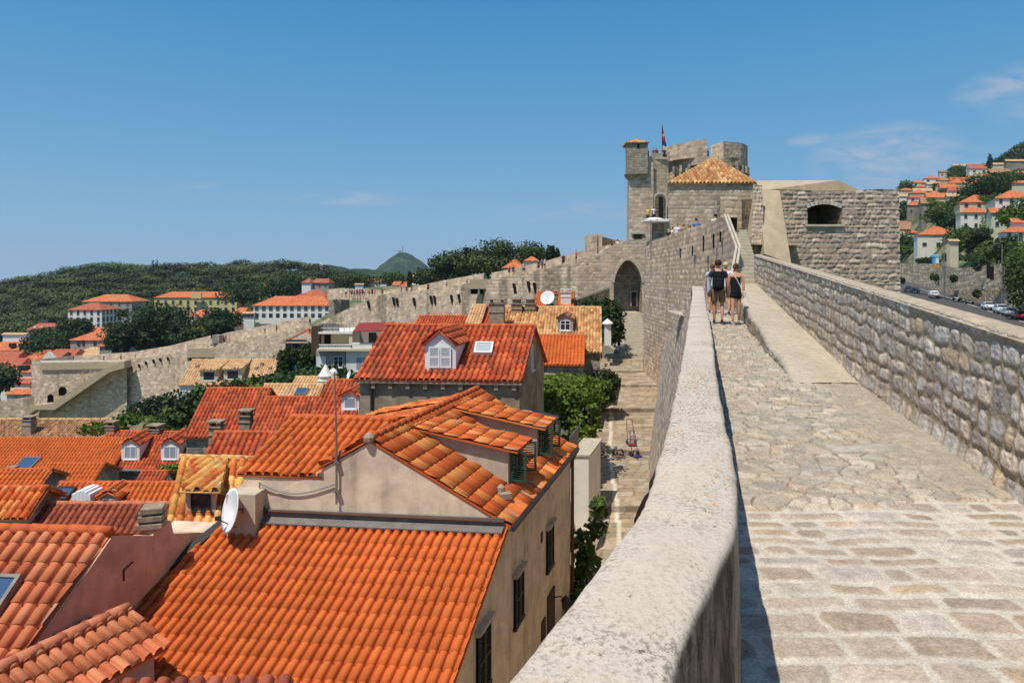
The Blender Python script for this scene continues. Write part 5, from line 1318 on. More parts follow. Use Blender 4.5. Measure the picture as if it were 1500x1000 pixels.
def rampart_near():
    root = empty('rampart', (9, 27, -12), label='tall rampart face with narrow drain slots rising from the walkway to the fort', cat='wall')
    A, A2, B, C, D_ = P(1070, 404, 27), P(1077, 366, 28.5), P(1060, 318, 33), P(1013, 334, 42), P(945, 355, 60)
    top = [D_, P(980, 344.5, 50), C, P(1040, 325, 37.5), B, A2, A]
    bot = [(p.x-.35, p.y-.5, -12) for p in top]
    def keep(Q): return np.ones(Q.shape[:2], bool)
    into(root, masonry('face', bot, top, M_STONE_FAR, .085, .30, .50, 71, .05, .02, cols=RAMP_COLS, face=(0, 30, -2)))
    # thickness, walk behind and end face
    mb = MB(); L = loc_of(root); bk = Vector((.75, .25, 0))
    vs = [Vector(p)-L for p in top]
    for p, q in zip(vs[:-1], vs[1:]):
        b_ = bk if q.y+L.y > 32 else bk*.3
        mb.add([p, q, q+b_, p+b_], [(0, 1, 2, 3)]); mb.add([p+b_, q+b_, q+b_-ZZ*1.3, p+b_-ZZ*1.3], [(0, 1, 2, 3)])
        if q.y+L.y > 32: mb.add([p+bk-ZZ*1.3, q+bk-ZZ*1.3, q+bk*6-ZZ*1.3, p+bk*6-ZZ*1.3], [(0, 1, 2, 3)])
    mb.build('parapet_top', M_COPING, root)
    # twin stair copings
    for off in (0, .17):
        mb = MB(); o = Vector((off, off*.5, 0)); pts = [B+o+ZZ*.05, A2+o+ZZ*.05, A+o+ZZ*.02, A+o+Vector((-.25, -1.2, -1.0))]
        for p, q in zip(pts[:-1], pts[1:]): mb.obox(p-L, q-p, Vector((.10, 0, 0)), ZZ*.10)
        mb.build('stair_coping', M_COPING, root)
    mb = MB(); mb.add([B-L, A2-L, A-L, A-L+Vector((-.25, -1.2, -1.0)), A-L+Vector((-.25, -1.2, -9)), B-L-ZZ*12+Vector((.2, 0, 0))], [(0, 1, 2, 3, 4, 5)]); 
    for (px, py, h) in ((997, 371, .62), (1015, 368, .6), (1031, 357, .85), (1046, 353, .7), (1056, 347, .5)):
        # slots
        k = (px-1013)/(1060-1013); a = C+(B-C)*k if px > 1013 else C+(D_-C)*((1013-px)/68)
        n = Vector((-(B-C).y, (B-C).x, 0)).normalized(); n = n if n.x < 0 else -n
        c = hit(px, py, C+n*.16, n); mb = MB(); u = (B-C).xy.to_3d().normalized()
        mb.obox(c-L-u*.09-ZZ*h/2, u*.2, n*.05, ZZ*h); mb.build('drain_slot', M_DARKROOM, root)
        mb = MB(); mb.obox(c-L-u*.25+ZZ*h/2, u*.5, n*.09, ZZ*.1); mb.build('slot_lintel', M_COPING, root)
    return root
rampart_near()
def fort_stairs():
    st = empty('stone_stairs', (8, 23.5, -1.3), label='stone stairs climbing from the walkway towards the fort between coping and buttress', cat='stairs'); L = loc_of(st)
    n = 22; mb = MB(); ys = np.linspace(24.2, 34.2, n+1)
    for k in range(n):
        y = ys[k]; z = zf(24.2)+3.6*(k+1)/n+.0; x0 = .322*y; x1 = 2.6+.26*y+.25
        mb.obox(Vector((x0, y, z-.6))-L, (x1-x0, 0, 0), (.32*1.2, 1.2, 0), (0, 0, .6-.001*k))
    mb.build('flight', M_COPING, st, bevel=.02)
    d = empty('stair_landing', (9, 34, 1), label='flat stone landing at the head of the stairs in front of the guard house', cat='landing'); mb = MB(); mb.obox((1.75, .3, -5), (1.5, 0, 0), (.6, 2.6, 0), (0, 0, 6.1)); mb.build('slab', M_COPING, d)
fort_stairs()
def bastion():
    root = empty('bastion', (14, 35, -12), label='square stone bastion with one arched gun opening and a sand rendered buttress', cat='bastion'); L = loc_of(root)
    Y = 36.0; x0, x1 = (1140-750)/1000*Y, (1316-750)/1000*Y
    zt = (408-279)/1000*Y
    n = 12; bot = []; top = []
    for k in range(n+1):
        t = k/n; bot.append((x0-1.1+(x1-x0+1.0)*t, Y-.55+.2*math.sin(t*3), -9)); top.append((x0-.9+(x1-x0+.9)*t, Y+.05*math.sin(t*4), zt+.06*math.sin(t*9)))
    # opening: photo 1183..1232 x 298..330, arched head
    def mask(Q):
        px = 750+Q[..., 0]/Q[..., 1]*1000; py = 408-Q[..., 2]/Q[..., 1]*1000
        u = (px-1207.5)/24.5
        ins = (np.abs(u) < 1) & (py < 330) & (py > 299+6*u*u)
        return ~ins
    into(root, masonry('face', bot, top, M_STONE, .042, .235, .40, 83, .075, .02, cols=GREY_COLS, face=(10, 0, 0), mask=mask, rough=.05, lv=.5, warp=.05, contrast=1.1))
    # right return wall and body
    mb = MB(); a = Vector((x1, Y+.02, -9))-L; mb.obox(a+Vector((-.02, .1, 0)), (.02, 0, 0), (.4, 9, 0), (0, 0, zt+9)); mb.build('side_face', M_RUBBLE_OLD, root)
    mb = MB(); mb.obox(Vector((x0-1.6, Y+.45, -9))-L, (1.7, 0, 0), (0, 3, 0), (0, 0, zt+8.6)); mb.build('body', M_RUBBLE_OLD, root)
    # embrasure: splayed box behind the opening
    cx = [(1183-750)/1000*Y, (1232-750)/1000*Y]; z0 = (408-330)/1000*Y; z1 = (408-298)/1000*Y
    mb = MB(); f = [Vector((cx[0]-.02, Y-.05, z0)), Vector((cx[1]+.02, Y-.05, z0)), Vector((cx[1]+.02, Y-.05, z1+.12)), Vector((cx[0]-.02, Y-.05, z1+.12))]
    b = [Vector((cx[0]+.45, Y+1.9, z0+.22)), Vector((cx[1]-.45, Y+1.9, z0+.22)), Vector((cx[1]-.45, Y+1.9, z1-.2)), Vector((cx[0]+.45, Y+1.9, z1-.2))]
    f = [v-L for v in f]; b = [v-L for v in b]
    mb.add(f+b, [(0, 4, 5, 1), (1, 5, 6, 2), (2, 6, 7, 3), (3, 7, 4, 0), (4, 7, 6, 5)]); mb.build('embrasure', M_RUBBLE_OLD, root)
    mb = MB(); mb.box(Vector(((cx[0]+cx[1])/2, Y-.02, z0-.03))-L, (cx[1]-cx[0]+.25, .3, .12)); mb.build('sill', M_COPING, root, bevel=.02)
    mb = MB()
    for k in range(9):
        t0 = -1+2*k/9; t1 = -1+2*(k+1)/9; pts = []
        for t in (t0+.02, t1-.02): pts.append((t, 0)); 
        q = [];
        for (t, r) in ((t0+.02, 0), (t1-.02, 0), (t1-.02, 1), (t0+.02, 1)):
            px = 1207.5+t*(25+3*r); py = 299+6*t*t-5.5*r; q.append(P(px, py, Y-.07)-L)
        mb.slab(q, (0, .12, 0))
    mb.build('arch_stones', M_ASHLAR_W, root)
    # sloping rendered top
    a = [Vector((x0-1.0, Y+.05, zt-.02)), Vector((x1, Y+.05, zt-.02)), Vector((x1+.3, Y+3.4, zt+.15)), Vector(((1228-750)/1000*38.6, 38.6, (408-264)/1000*38.6)), Vector(((1108-750)/1000*38.6, 38.6, (408-264.5)/1000*38.6))]
    a = [v-L for v in a]; mb = MB(); mb.add(a, [(0, 1, 2, 3), (0, 3, 4)])
    d = [Vector((v.x, v.y, zt-1.5-L.z)) for v in a]; mb.add(a+d, [(2, 3, 8, 7), (3, 4, 9, 8), (1, 2, 7, 6)]); mb.build('sloping_top', M_SANDREND, root)
    # buttress
    q = [P(1112, 277, 35.6), P(1142, 279, 35.6), P(1159, 386, 33.2), P(1120, 372, 33.2)]
    mb = MB(); mb.slab([v-L for v in q], (.05, 2.9, -.1)); mb.build('buttress', M_SANDREND, root)
    bot = [P(1096, 400, 33.2), P(1128, 400, 33.0)]; bot = [(p.x, p.y, -4) for p in bot]; top = [P(1103, 270, 34.7), P(1116, 272, 34.6)]
    into(root, masonry('quoin_edge', bot, top, M_STONE, .05, .22, .2, 91, .12, .02, cols=RAMP_COLS, face=(0, 0, 0)))
bastion()
def guard_house():
    root = empty('guard_house', (12, 41, 0), label='square stone guard house with a pyramid roof of mottled cream tiles', cat='building'); L = loc_of(root)
    Y = 57.0; x0 = (979-750)/1000*Y; x1 = (1106-750)/1000*Y; zt = (408-269)/1000*Y; dep = 8.4
    into(root, masonry('wall', [(x0, Y, -1), (x1, Y, -1)], [(x0, Y, zt-.02), (x1, Y, zt-.02)], M_STONE, .075, .36, .48, 101, .05, .02, cols=RAMP_COLS, face=(0, 0, 0)))
    mb = MB(); mb.obox(Vector((x0, Y+.05, -4))-L, (x1-x0, 0, 0), (2.0, dep, 0), (0, 0, zt+3.9)); mb.build('body', M_RUBBLE, root)
    ap = P(1046, 231, Y+4.1); o = .22
    c = [Vector((x0-.1, Y-o, zt)), Vector((x1+.1, Y-o, zt)), Vector((x1+2.1, Y+dep, zt)), Vector((x0+1.9, Y+dep, zt))]
    for k in range(4): tiles('roof', [c[k], c[(k+1) % 4], ap], TILE['cream'], root, .32, .5, 4, seed=50+k)
    for k in range(2): ridge('hip_tiles', c[k], ap, M_TERRP, root, .08, .4, 6)
    # ashlar parapet in front, above the stairs
    Y2 = 37.0; xa = (1055-750)/1000*Y2; xb = (1108-750)/1000*Y2; z2 = (408-284)/1000*Y2
    w_ = empty('stair_parapet', (xa, Y2, 0), label='block of squared stones above the stairs, in front of the guard house', cat='wall')
    into(w_, masonry('wall', [(xa, Y2, -1), (xb, Y2, -1)], [(xa, Y2, z2), (xb, Y2, z2)], M_STONE, .05, .34, .55, 103, .05, .02, cols=[sr(196,180,152), sr(206,190,162), sr(186,170,144), sr(178,164,140)], face=(0, 0, 0)))
    mb = MB(); mb.obox(Vector((xa, Y2+.05, -1))-loc_of(w_), (xb-xa, 0, 0), (0, .6, 0), (0, 0, z2+.97)); mb.build('body', M_RUBBLE, w_)
guard_house()
def round_tower():
    root = empty('round_tower', (28, 100, -4), label='massive round crenellated tower with a tile capped corner turret and small domed turret', cat='tower'); L = loc_of(root)
    C = Vector((28.0, 100, 0)); R0 = 6.15; z = lambda py, Y=94: (408-py)/1000*Y
    def drum(name, r0, r1, z0, z1, a0, a1, mat_cols=GREY_COLS, thick=0, res=.13, seed=5, r_in=None, pts=None):
        n = int(abs(a1-a0)*r1/res)+2; pts = pts or [a0+(a1-a0)*k/n for k in range(n+1)]
        bot = [(C.x+r0*math.sin(t), C.y-r0*math.cos(t), z0) for t in pts]; top = [(C.x+r1*math.sin(t), C.y-r1*math.cos(t), z1) for t in pts]
        o = masonry(name, bot, top, M_STONE_FAR, res, .38, .6, seed, .06, .02, cols=mat_cols, face=(C.x*.5, -40, 5)); into(root, o)
        if r_in:
            mb = MB(); m = len(pts); vs = [Vector(p)-L for p in top]+[Vector((C.x+r_in*math.sin(t), C.y-r_in*math.cos(t), z1))-L for t in pts]
            fs = [(i, i+1, m+i+1, m+i) for i in range(m-1)]
            vs2 = [v-ZZ*(z1-z0) for v in vs]; mb.add(vs, fs); mb.add(vs[m:]+vs2[m:], [(i, i+1, m+i+1, m+i) for i in range(m-1)])
            for e in (0, m-1): mb.add([vs[e], vs[m+e], vs2[m+e], vs2[e]], [(0, 1, 2, 3)])
            mb.build(name+'_back', M_COPING, root)
    th = lambda px: math.asin(max(-1, min(1, ((px-750)/1000*94.5-C.x)/R0*1.0)))
    # drum below the corbels
    drum('drum', 5.6, 5.45, -4, z(238), -1.5, 1.57, seed=5)
    # corbels and shadowed recess
    for k in range(15):
        t = -.95+k*.19; mb = MB(); M = Matrix.Rotation(t, 3, 'Z')
        p = Vector((C.x+5.8*math.sin(t), C.y-5.8*math.cos(t), z(245)))-L; mb.box(p, (.36, 1.3, 1.0), t); mb.box(p-ZZ*.7+Vector((-math.sin(t)*.2, math.cos(t)*.2, 0)), (.36, .8, .5), t); mb.build('corbel', M_ASHLAR, root)
    g0, g1 = th(981)*.98, th(1034); h0, h1 = th(1041), 1.57
    drum('crown', R0, R0, z(241), z(229), -1.0, 1.57, seed=7, pts=[g0, -.42, g1, th(1058), .7, .95, 1.2, 1.57])
    drum('merlon', R0, R0+.02, z(229), z(204.5), g0, g1, seed=8, r_in=5.0, pts=[g0, -.42, g1])
    drum('merlon', R0, R0+.02, z(229), z(207), h0, h1+.5, seed=9, r_in=5.0, pts=[th(1058), .7, .95, 1.2, 1.57, 1.9])
    q_ = [Vector(((1041.5-750)/1000*97.2, 97.2, 0)), Vector((C.x+R0*math.sin(th(1058)), C.y-R0*math.cos(th(1058)), 0))]
    into(root, masonry('merlon_cheek', [(p.x, p.y, z(229)) for p in q_], [(p.x, p.y, z(207)) for p in q_], M_STONE_FAR, .13, .38, .6, 12, .06, .02, cols=[sr(214,200,176), sr(206,190,166)], face=(0, 60, 10)))  # paler stone than the other merlons: sunlight on this left-facing side put into its colour
    mb = MB(); mb.lathe(C-L+ZZ*(z(230)), [(0.01, 0), (R0-.05, 0)], 32); mb.build('platform', M_COPING, root)
        # small domed turret on the right
    p = P(1082, 212, 99)-L; mb = MB(); mb.lathe(Vector((p.x, p.y, z(232)-L.z)), [(.75, 0), (.75, z(210)-z(232)), (.82, z(209)-z(232)), (.78, z(207)-z(232)), (.5, z(204.5)-z(232)), (.01, z(203.2)-z(232))], 18); mb.build('domed_turret', M_SANDREND, root, True)
    # square shaft with the tiled turret on its corner
    Ys = 92.0; Z = lambda py: (408-py)/1000*Ys; X = lambda px: (px-750)/1000*Ys
    into(root, masonry('shaft', [(X(921.5), Ys, -6), (X(958), Ys, -6)], [(X(922), Ys, Z(229)), (X(957), Ys, Z(229))], M_STONE_FAR, .13, .38, .6, 111, .06, .02, cols=RAMP_COLS, face=(0, 0, 0)))
    into(root, masonry('shaft_side', [(X(921.5)+1.2, Ys+9, -6), (X(921.5), Ys, -6)], [(X(922)+1.2, Ys+9, Z(229)), (X(922), Ys, Z(229))], M_STONE_FAR, .2, .38, .6, 112, .06, .02, cols=RAMP_COLS, face=(-60, 90, 0)))
    into(root, masonry('shaft', [(X(957), Ys+.5, -6), (X(982.5), Ys+1.2, -6)], [(X(957), Ys+.5, Z(228)), (X(982), Ys+1.2, Z(228))], M_STONE_FAR, .13, .38, .6, 113, .06, .02, cols=[sr(196,182,158), sr(186,170,146), sr(178,164,140)], face=(0, 0, 0)))
    mb = MB(); mb.obox(Vector((X(922.5), Ys+.1, Z(229)-.3))-L, (X(980)-X(922), .7, 0), (1.0, 7, 0), ZZ*.25); mb.build('shaft_top', M_COPING, root)
    mb = MB(); mb.obox(Vector((X(957), Ys+.45, Z(228)))-L, (X(981)-X(957), .8, 0), (0, .4, 0), ZZ*.45); mb.build('parapet', M_COPING, root)
    # flat arch line and tall doorway niche
    def arch(px0, px1, py0, py1, name, mat, off=.12, n=10, dep=.15):
        q = [Vector((X(px0), Ys+off, Z(py1))), Vector((X(px1), Ys+off, Z(py1)))]; w = (px1-px0)/2
        for k in range(n+1):
            t = math.pi*k/n; q.append(Vector((X((px0+px1)/2+w*math.cos(t)), Ys+off, Z(py0+w*(1-math.sin(t))))))
        mb = MB(); mb.slab([v-L for v in q], (0, dep, 0)); return mb.build(name, mat, root)
    arch(957, 977, 281, 322, 'door_surround', M_ASHLAR_W, .1, dep=.4); arch(959.5, 975, 284, 323, 'doorway', M_RUBBLE_OLD, .05, dep=.3); arch(965, 971, 288, 323, 'door', M_DARKROOM, 0, dep=.2)
    # bartizan
    mb = MB(); bx = [(X(917), Ys-.7), (X(947.5), Ys-.7), (X(947.5), Ys+2.2), (X(917)+.3, Ys+2.2)]
    mb.prism([(p[0]-L.x, p[1]-L.y) for p in bx], Z(256)-L.z, Z(211)-L.z); mb.build('corner_turret', M_ASHLAR, root)
    mb = MB(); pz = [(Z(256), 0.0), (Z(259), .25), (Z(262), .55), (Z(266), .75)]
    c0 = Vector((X(925), Ys+.4, 0))
    mb.lathe(Vector((X(925.5), Ys+.45, 0))-L, [(.01, Z(265)), (.35, Z(264)), (.8, Z(260)), (1.0, Z(255.5))], 14); mb.build('turret_corbel', M_ASHLAR, root)
    ap = Vector((X(932.5), Ys+.7, Z(202.5))); zt = Z(211)
    c = [Vector((X(915.5), Ys-.95, zt)), Vector((X(949), Ys-.95, zt)), Vector((X(949), Ys+2.4, zt)), Vector((X(916), Ys+2.4, zt))]
    for k in range(4): tiles('turret_roof', [c[k], c[(k+1) % 4], ap], TILE['cream'], root, .26, .45, 3, seed=60+k)
    mb = MB(); mb.box(Vector((X(933.7), Ys-.72, Z(215.5)))-L, (.3, .1, .5)); mb.build('turret_window', M_DARKROOM, root)
    mb = MB(); mb.box(Vector((X(934), Ys-.05, Z(346.5)))-L, (1.0, .3, .75)); mb.build('gun_opening', M_DARKROOM, root)
    mb = MB(); mb.box(Vector((X(934), Ys-.1, Z(341.5)))-L, (1.8, .3, .25)); mb.build('gun_lintel', M_COPING, root)
    # flag
    fl = empty('flag_pole', P(970, 228, 97), label='thin flagpole with a limp red and white flag on the tower platform', cat='flagpole'); mb = MB(); mb.tube([(0, 0, -.5), (0, 0, 4.3)], .05, 6); mb.build('pole', M_DARKMETAL, fl)
    m, t = newmat('flag_cloth'); sp = t.n('SeparateXYZ', {0: t.n('TexCoord').outputs['Object']})
    finish(t, t.ramp(t.math('DIVIDE', sp.outputs[2], 4.4), [(0, sr(60,70,130)), (.40, sr(60,70,130)), (.43, sr(190,60,60)), (.62, sr(180,150,150)), (.7, sr(190,50,54))], 'CONSTANT'), .8)
    mb = MB(); pts = []
    for k in range(9):
        zz = 4.1-2.6*k/8; w_ = .12+.5*(k/8)**.8; pts.append([(0.04, .05*math.sin(k), zz), (w_*.5, -.12*math.cos(k*1.3), zz-.1), (w_, .1*math.sin(k*1.7), zz-.28)])
    for k in range(8): 
        for j in range(2): mb.add([pts[k][j], pts[k][j+1], pts[k+1][j+1], pts[k+1][j]], [(0, 1, 2, 3)])
    mb.build('flag', m, fl)
    o = empty('crescent_wall', (10, 88, 0), label='curved outer battlement wall left of the square shaft, below the tile capped turret', cat='wall')
    pts = [(857, 347, 92), (860, 344, 90), (882, 342.5, 89)]
    into(o, masonry('wall', [(P(*p).x, P(*p).y, -2) for p in pts], [P(*p) for p in pts], M_STONE_FAR, .16, .4, .6, 121, .06, .02, cols=RAMP_COLS))
    pts = [(874.5, 343.5, 89), (884, 347, 94), (896, 350.5, 97), (908, 352.5, 98), (920, 353.5, 97)]
    into(o, masonry('wall', [(P(*p).x, P(*p).y, -2) for p in pts], [P(*p) for p in pts], M_STONE_FAR, .16, .4, .6, 122, .06, .02, cols=GREY_COLS))
    mb = MB(); a = P(860, 344, 90)-loc_of(o); b = P(882, 342.5, 89)-loc_of(o); mb.add([a, b, b+Vector((-.4, 5, -.4)), a+Vector((0, 3, -.3))], [(0, 1, 2, 3)]); mb.build('wall_top', M_COPING, o)
round_tower()
def canopy():
    o = empty('ticket_shelter', P(958, 356, 57), label='stone pier carrying a flat white canopy on the rampart walk', cat='shelter'); L = loc_of(o)
    mb = MB(); a = P(957.5, 357, 58)-L; b = P(973, 326, 58)-L; mb.obox(a, (b.x-a.x, 0, 0), (0, .9, 0), (0, 0, b.z-a.z)); mb.build('pier', M_RUBBLE, o)
    c = P(959, 324, 57.6)-L; mb = MB(); mb.box(c, (2.0, 1.8, .22)); mb.lathe(c+ZZ*.1, [(.98, 0), (.5, .18), (.01, .22)], 4); mb.build('canopy', M_WHITE, o, bevel=.03)
    mb = MB(); mb.tube([(-.35, -.3, 0), (-.35, -.3, c.z)], .04, 6); mb.build('post', M_METAL, o)
canopy()
def arch_wall():
    root = empty('gateway_wall', (12, 80, -12), label='rampart section with a tall pointed arch niche at the head of the steps', cat='wall'); L = loc_of(root)
    Y = 80.0
    tp = [(846, 380), (880, 371), (884, 366), (898, 360), (921, 351), (948, 350)]
    top = [P(x, y, Y) for x, y in tp]; bot = [(p.x, p.y, -12) for p in top]
    def mask(Q):
        px = 750+Q[..., 0]/Q[..., 1]*1000; py = 408-Q[..., 2]/Q[..., 1]*1000
        u = (px-920)/20.5; h = np.clip(1-np.abs(u)**1.7, 0, 1)**.62; return ~((np.abs(u) < 1) & (py > 415-34*h) & (py < 475))
    into(root, masonry('face', bot, top, M_STONE_FAR, .10, .36, .6, 131, .05, .02, cols=RAMP_COLS, face=(0, 0, 0), mask=mask))
    # niche
    def X(px, dy=0): return (px-750)/1000*Y
    def Zz(py): return (408-py)/1000*Y
    prof = [(899.5, 475)]+[(920+20.5*u, 415-34*max(0, 1-abs(u)**1.7)**.62) for u in np.linspace(-1, 1, 21)]+[(940.5, 475)]
    mb = MB(); f = [Vector((X(x), Y-.03, Zz(y)))-L for x, y in prof]; b = [Vector((X(x), Y+2.2, Zz(y)))-L for x, y in prof]; n = len(f)
    mb.add(f+b, [(i, i+1, n+i+1, n+i) for i in range(n-1)]); mb.build('niche_soffit', M_ASHLAR, root)
    mb = MB(); mb.add(b, [tuple(range(n))]); mb.build('niche_back', M_ASHLAR, root)
    mb = MB()
    for i in range(1, n-2):
        a, c_ = f[i], f[i+1]; ctr = Vector((X(920), Y, Zz(430)))-L; oa = (a-ctr).normalized()*.32; oc = (c_-ctr).normalized()*.32
        mb.slab([a, c_, c_+oc, a+oa], (0, -.08, 0))
    mb.build('arch_stones', M_COPING, root)
    mb = MB(); mb.obox(Vector((X(927), Y+1.6, Zz(449)))-L, (X(937)-X(927), 0, 0), (0, .2, 0), (0, 0, Zz(426)-Zz(449))); fr = mb.build('door_surround', M_COPING, root)
    mb = MB(); mb.obox(Vector((X(928.5), Y+1.5, Zz(449)))-L, (X(935.5)-X(928.5), 0, 0), (0, .2, 0), (0, 0, Zz(428)-Zz(449))); mb.build('doorway', M_DARKROOM, root)
    mb = MB(); mb.obox(Vector((X(900), Y-1.5, -6))-L, (X(941)-X(900), 0, 0), (0, 3.6, 0), (0, 0, Zz(459)+6)); mb.build('threshold', M_COPING, root)
    mb = MB(); a = [Vector(p)-L for p in top]; bk = Vector((.1, 3.2, .05)); m = len(a); mb.add(a+[p+bk for p in a], [(i, i+1, m+i+1, m+i) for i in range(m-1)]); mb.build('walk', M_COPING, root)
    # pale stair coping descending to the left
    o = empty('garden_ramp', P(850, 445, 78), label='thin pale coping running down to the left from the arched gateway', cat='coping'); mb = MB(); p, q = P(893, 422, 78), P(838, 442, 76); L2 = loc_of(o); mb.obox(q-L2, p-q, (0, .4, 0), (0, 0, .25)); mb.build('coping', M_COPING, o)
    mb = MB(); mb.obox(q-L2-ZZ*6, p-q, (0, .3, 0), (0, 0, 6)); mb.build('wall', M_RUBBLE_OLD, o)
arch_wall()
def long_walls():
    # W1: from the gateway down to the left
    r1 = empty('rampart', P(700, 430, 115), label='long rampart with drain slots running left from the gateway behind the cream roofs', cat='wall')
    def YY(px): return float(np.interp(px, [455, 895], [152, 83]))
    tp = [(455, 479), (497, 458), (530, 443), (560, 431), (620, 424.5), (700, 413), (760, 402), (830, 387), (893, 373)]
    top = [P(x, y, YY(x)) for x, y in tp]; bot = [(p.x, p.y-1.0, -30 if p.x < -10 else -14) for p in top]
    def dark(U, V, Pm, c):
        s = sstep(fbm(U*.35, V*.05, 7), .5, .62)*.45; return c*(1-s[..., None])
    into(r1, masonry('face', bot, top, M_STONE_FAR, .24, .5, .8, 141, .10, .03, cols=RAMP_COLS, face=(0, 0, 0), colfn=dark))
    L = loc_of(r1); mb = MB(); a = [Vector(p)-L for p in top]; m = len(a); bk = Vector((.4, 3.4, -.25))
    mb.add(a+[p+bk for p in a], [(i, i+1, m+i+1, m+i) for i in range(m-1)]); mb.build('walk', M_COPING, r1)
    # outer parapet, higher than the walk
    def para(root, pts, seed, h=2.4, cols=RAMP_COLS):
        t = [P(x, y, YY(x)+3.6) if x > 455 else P(x, y, YW(x)+3.2) for x, y in pts]; b = [(p.x, p.y-.1, p.z-h) for p in t]
        into(root, masonry('outer_parapet', b, t, M_STONE_FAR, .24, .5, .8, seed, .08, .03, cols=cols, face=(0, 0, 0)))
        mb = MB(); L = loc_of(root); a = [p-L for p in t]; m = len(a); mb.add(a+[p+Vector((.2, 1.1, 0)) for p in a], [(i, i+1, m+i+1, m+i) for i in range(m-1)]); mb.build('coping', M_COPING, root)
    YW = lambda x: float(np.interp(x, [45, 190, 480], [176, 172, 152]))
    para(r1, [(480, 424), (498, 422), (560, 425.5), (600, 421.5), (650, 410.5), (709, 400)], 142)
    para(r1, [(720, 399.5), (746, 394.5), (800, 382), (824, 375), (860, 366), (895, 358)], 143)
    # block at the corner where the wall turns down
    mb = MB(); p, q = P(481.5, 462, 153), P(499, 423, 153); mb.obox(p-L, (q.x-p.x, 0, 0), (1, 4, 0), (0, 0, q.z-p.z)); mb.build('corner_block', M_ASHLAR, r1)
    # bracketed boxes with three little arches
    def brattice(root, px, py, Y, w, h, n):
        L = loc_of(root); mb = MB(); p = P(px, py, Y)-L; mb.obox(p+Vector((0, -.9, 0)), (w, 0, 0), (0, 1.1, 0), (0, 0, h)); mb.build('projecting_box', M_SANDREND, root)
        for k in range(n+1):
            mb = MB(); mb.obox(p+Vector((k*w/n-.15, -.85, -.9)), (.3, 0, 0), (0, 1.0, 0), (0, 0, .9)); mb.build('bracket', M_ASHLAR, root)
        for k in range(n):
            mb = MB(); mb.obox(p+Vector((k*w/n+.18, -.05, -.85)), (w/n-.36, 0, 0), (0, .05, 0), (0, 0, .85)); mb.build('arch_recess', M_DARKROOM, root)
    brattice(r1, 688, 423, YY(705)-.6, 4.6, 1.6, 3)
    for (px, py) in ((539, 445), (576, 440), (581, 441), (606, 441), (631, 438), (636, 438), (661, 437), (753, 421), (774, 418), (783, 420), (672, 436)):
        mb = MB(); c = P(px, py, YY(px)-1.0)-L; mb.obox(c-ZZ*.9, (.45, 0, 0), (0, .6, 0), (-.3, 0, 1.5)); mb.build('drain_slot', M_DARKROOM, r1)
    # small chimney-like tower on the walk
    # W2: lower, further wall to the left
    r2 = empty('rampart', P(300, 560, 165), label='lower left stretch of rampart between the corner bastion and the pink roofed summerhouse', cat='wall')
    tp = [(183, 527), (230, 521), (262, 516.5), (312, 505), (322, 503), (400, 487), (457, 477)]
    top = [P(x, y, YW(x)) for x, y in tp]; bot = [(p.x, p.y-1, -42) for p in top]
    into(r2, masonry('face', bot, top, M_STONE_FAR, .26, .5, .8, 151, .10, .03, cols=RAMP_COLS, face=(0, 0, 0)))
    L = loc_of(r2); mb = MB(); a = [Vector(p)-L for p in top]; m = len(a); mb.add(a+[p+Vector((.3, 3.2, -.2)) for p in a], [(i, i+1, m+i+1, m+i) for i in range(m-1)]); mb.build('walk', M_COPING, r2)
    para(r2, [(120, 521), (190, 516), (250, 506), (309, 491)], 152); para(r2, [(321, 491), (330, 487.5), (400, 474), (455, 463)], 153)
    brattice(r2, 277, 523, YW(295)-.6, 7.0, 2.2, 3)
    for k, (px, py) in enumerate(((192, 538), (203, 536), (213, 532), (224, 529), (234, 527), (245, 525.5))):
        mb = MB(); c = P(px, py, YW(px)-.8)-L; mb.obox(c-ZZ*.5, (.4, 0, 0), (0, .4, 0), (-.3, 0, .9)); mb.build('drain_slot', M_DARKROOM, r2)
    # pier on the walk
    mb = MB(); p, q = P(310.5, 503, 163), P(321, 491, 163); mb.obox(p-L, (q.x-p.x, 0, 0), (0, 2.5, 0), (0, 0, q.z-p.z)); mb.build('pier', M_ASHLAR, r2)
    # bastion at the left end
    b = empty('corner_bastion', P(110, 590, 170), label='corner bastion with two dark arched windows and a stair ramp descending across it', cat='bastion'); L = loc_of(b)
    Yb = 170.0
    def mask(Q):
        px = 750+Q[..., 0]/Q[..., 1]*1000; py = 408-Q[..., 2]/Q[..., 1]*1000; out = np.ones(px.shape, bool)
        for (cx, hw, y0, y1) in ((74, 4.8, 577, 590), (91.7, 5.6, 566, 580)):
            u = (px-cx)/hw; out &= ~((np.abs(u) < 1) & (py > y0+hw*.5*u*u) & (py < y1+(0 if cx < 80 else 0)))
        return out
    tp = [(60, 531), (186, 529)]; top = [P(x, y, Yb) for x, y in tp]
    into(b, masonry('face', [(p.x, p.y, -42) for p in top], top, M_STONE_FAR, .2, .5, .8, 161, .08, .03, cols=RAMP_COLS, face=(0, 0, 0), mask=mask))
    mb = MB()
    for (cx, y0, y1) in ((74, 576, 591), (91.7, 565, 581)):
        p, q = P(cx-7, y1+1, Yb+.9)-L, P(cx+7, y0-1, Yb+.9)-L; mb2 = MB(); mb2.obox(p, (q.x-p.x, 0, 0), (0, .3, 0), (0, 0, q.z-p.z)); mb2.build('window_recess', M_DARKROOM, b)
    t2 = [P(46.5, 527, Yb+3), P(60, 529, Yb)]; into(b, masonry('end_face', [(p.x, p.y, -42) for p in t2], t2, M_STONE_FAR, .2, .5, .8, 162, .08, .03, cols=RAMP_COLS, face=(-200, 0, 0)))
    t3 = [P(46.5, 527, Yb+3), P(48, 526.5, Yb+8), P(60, 526, Yb+10)]
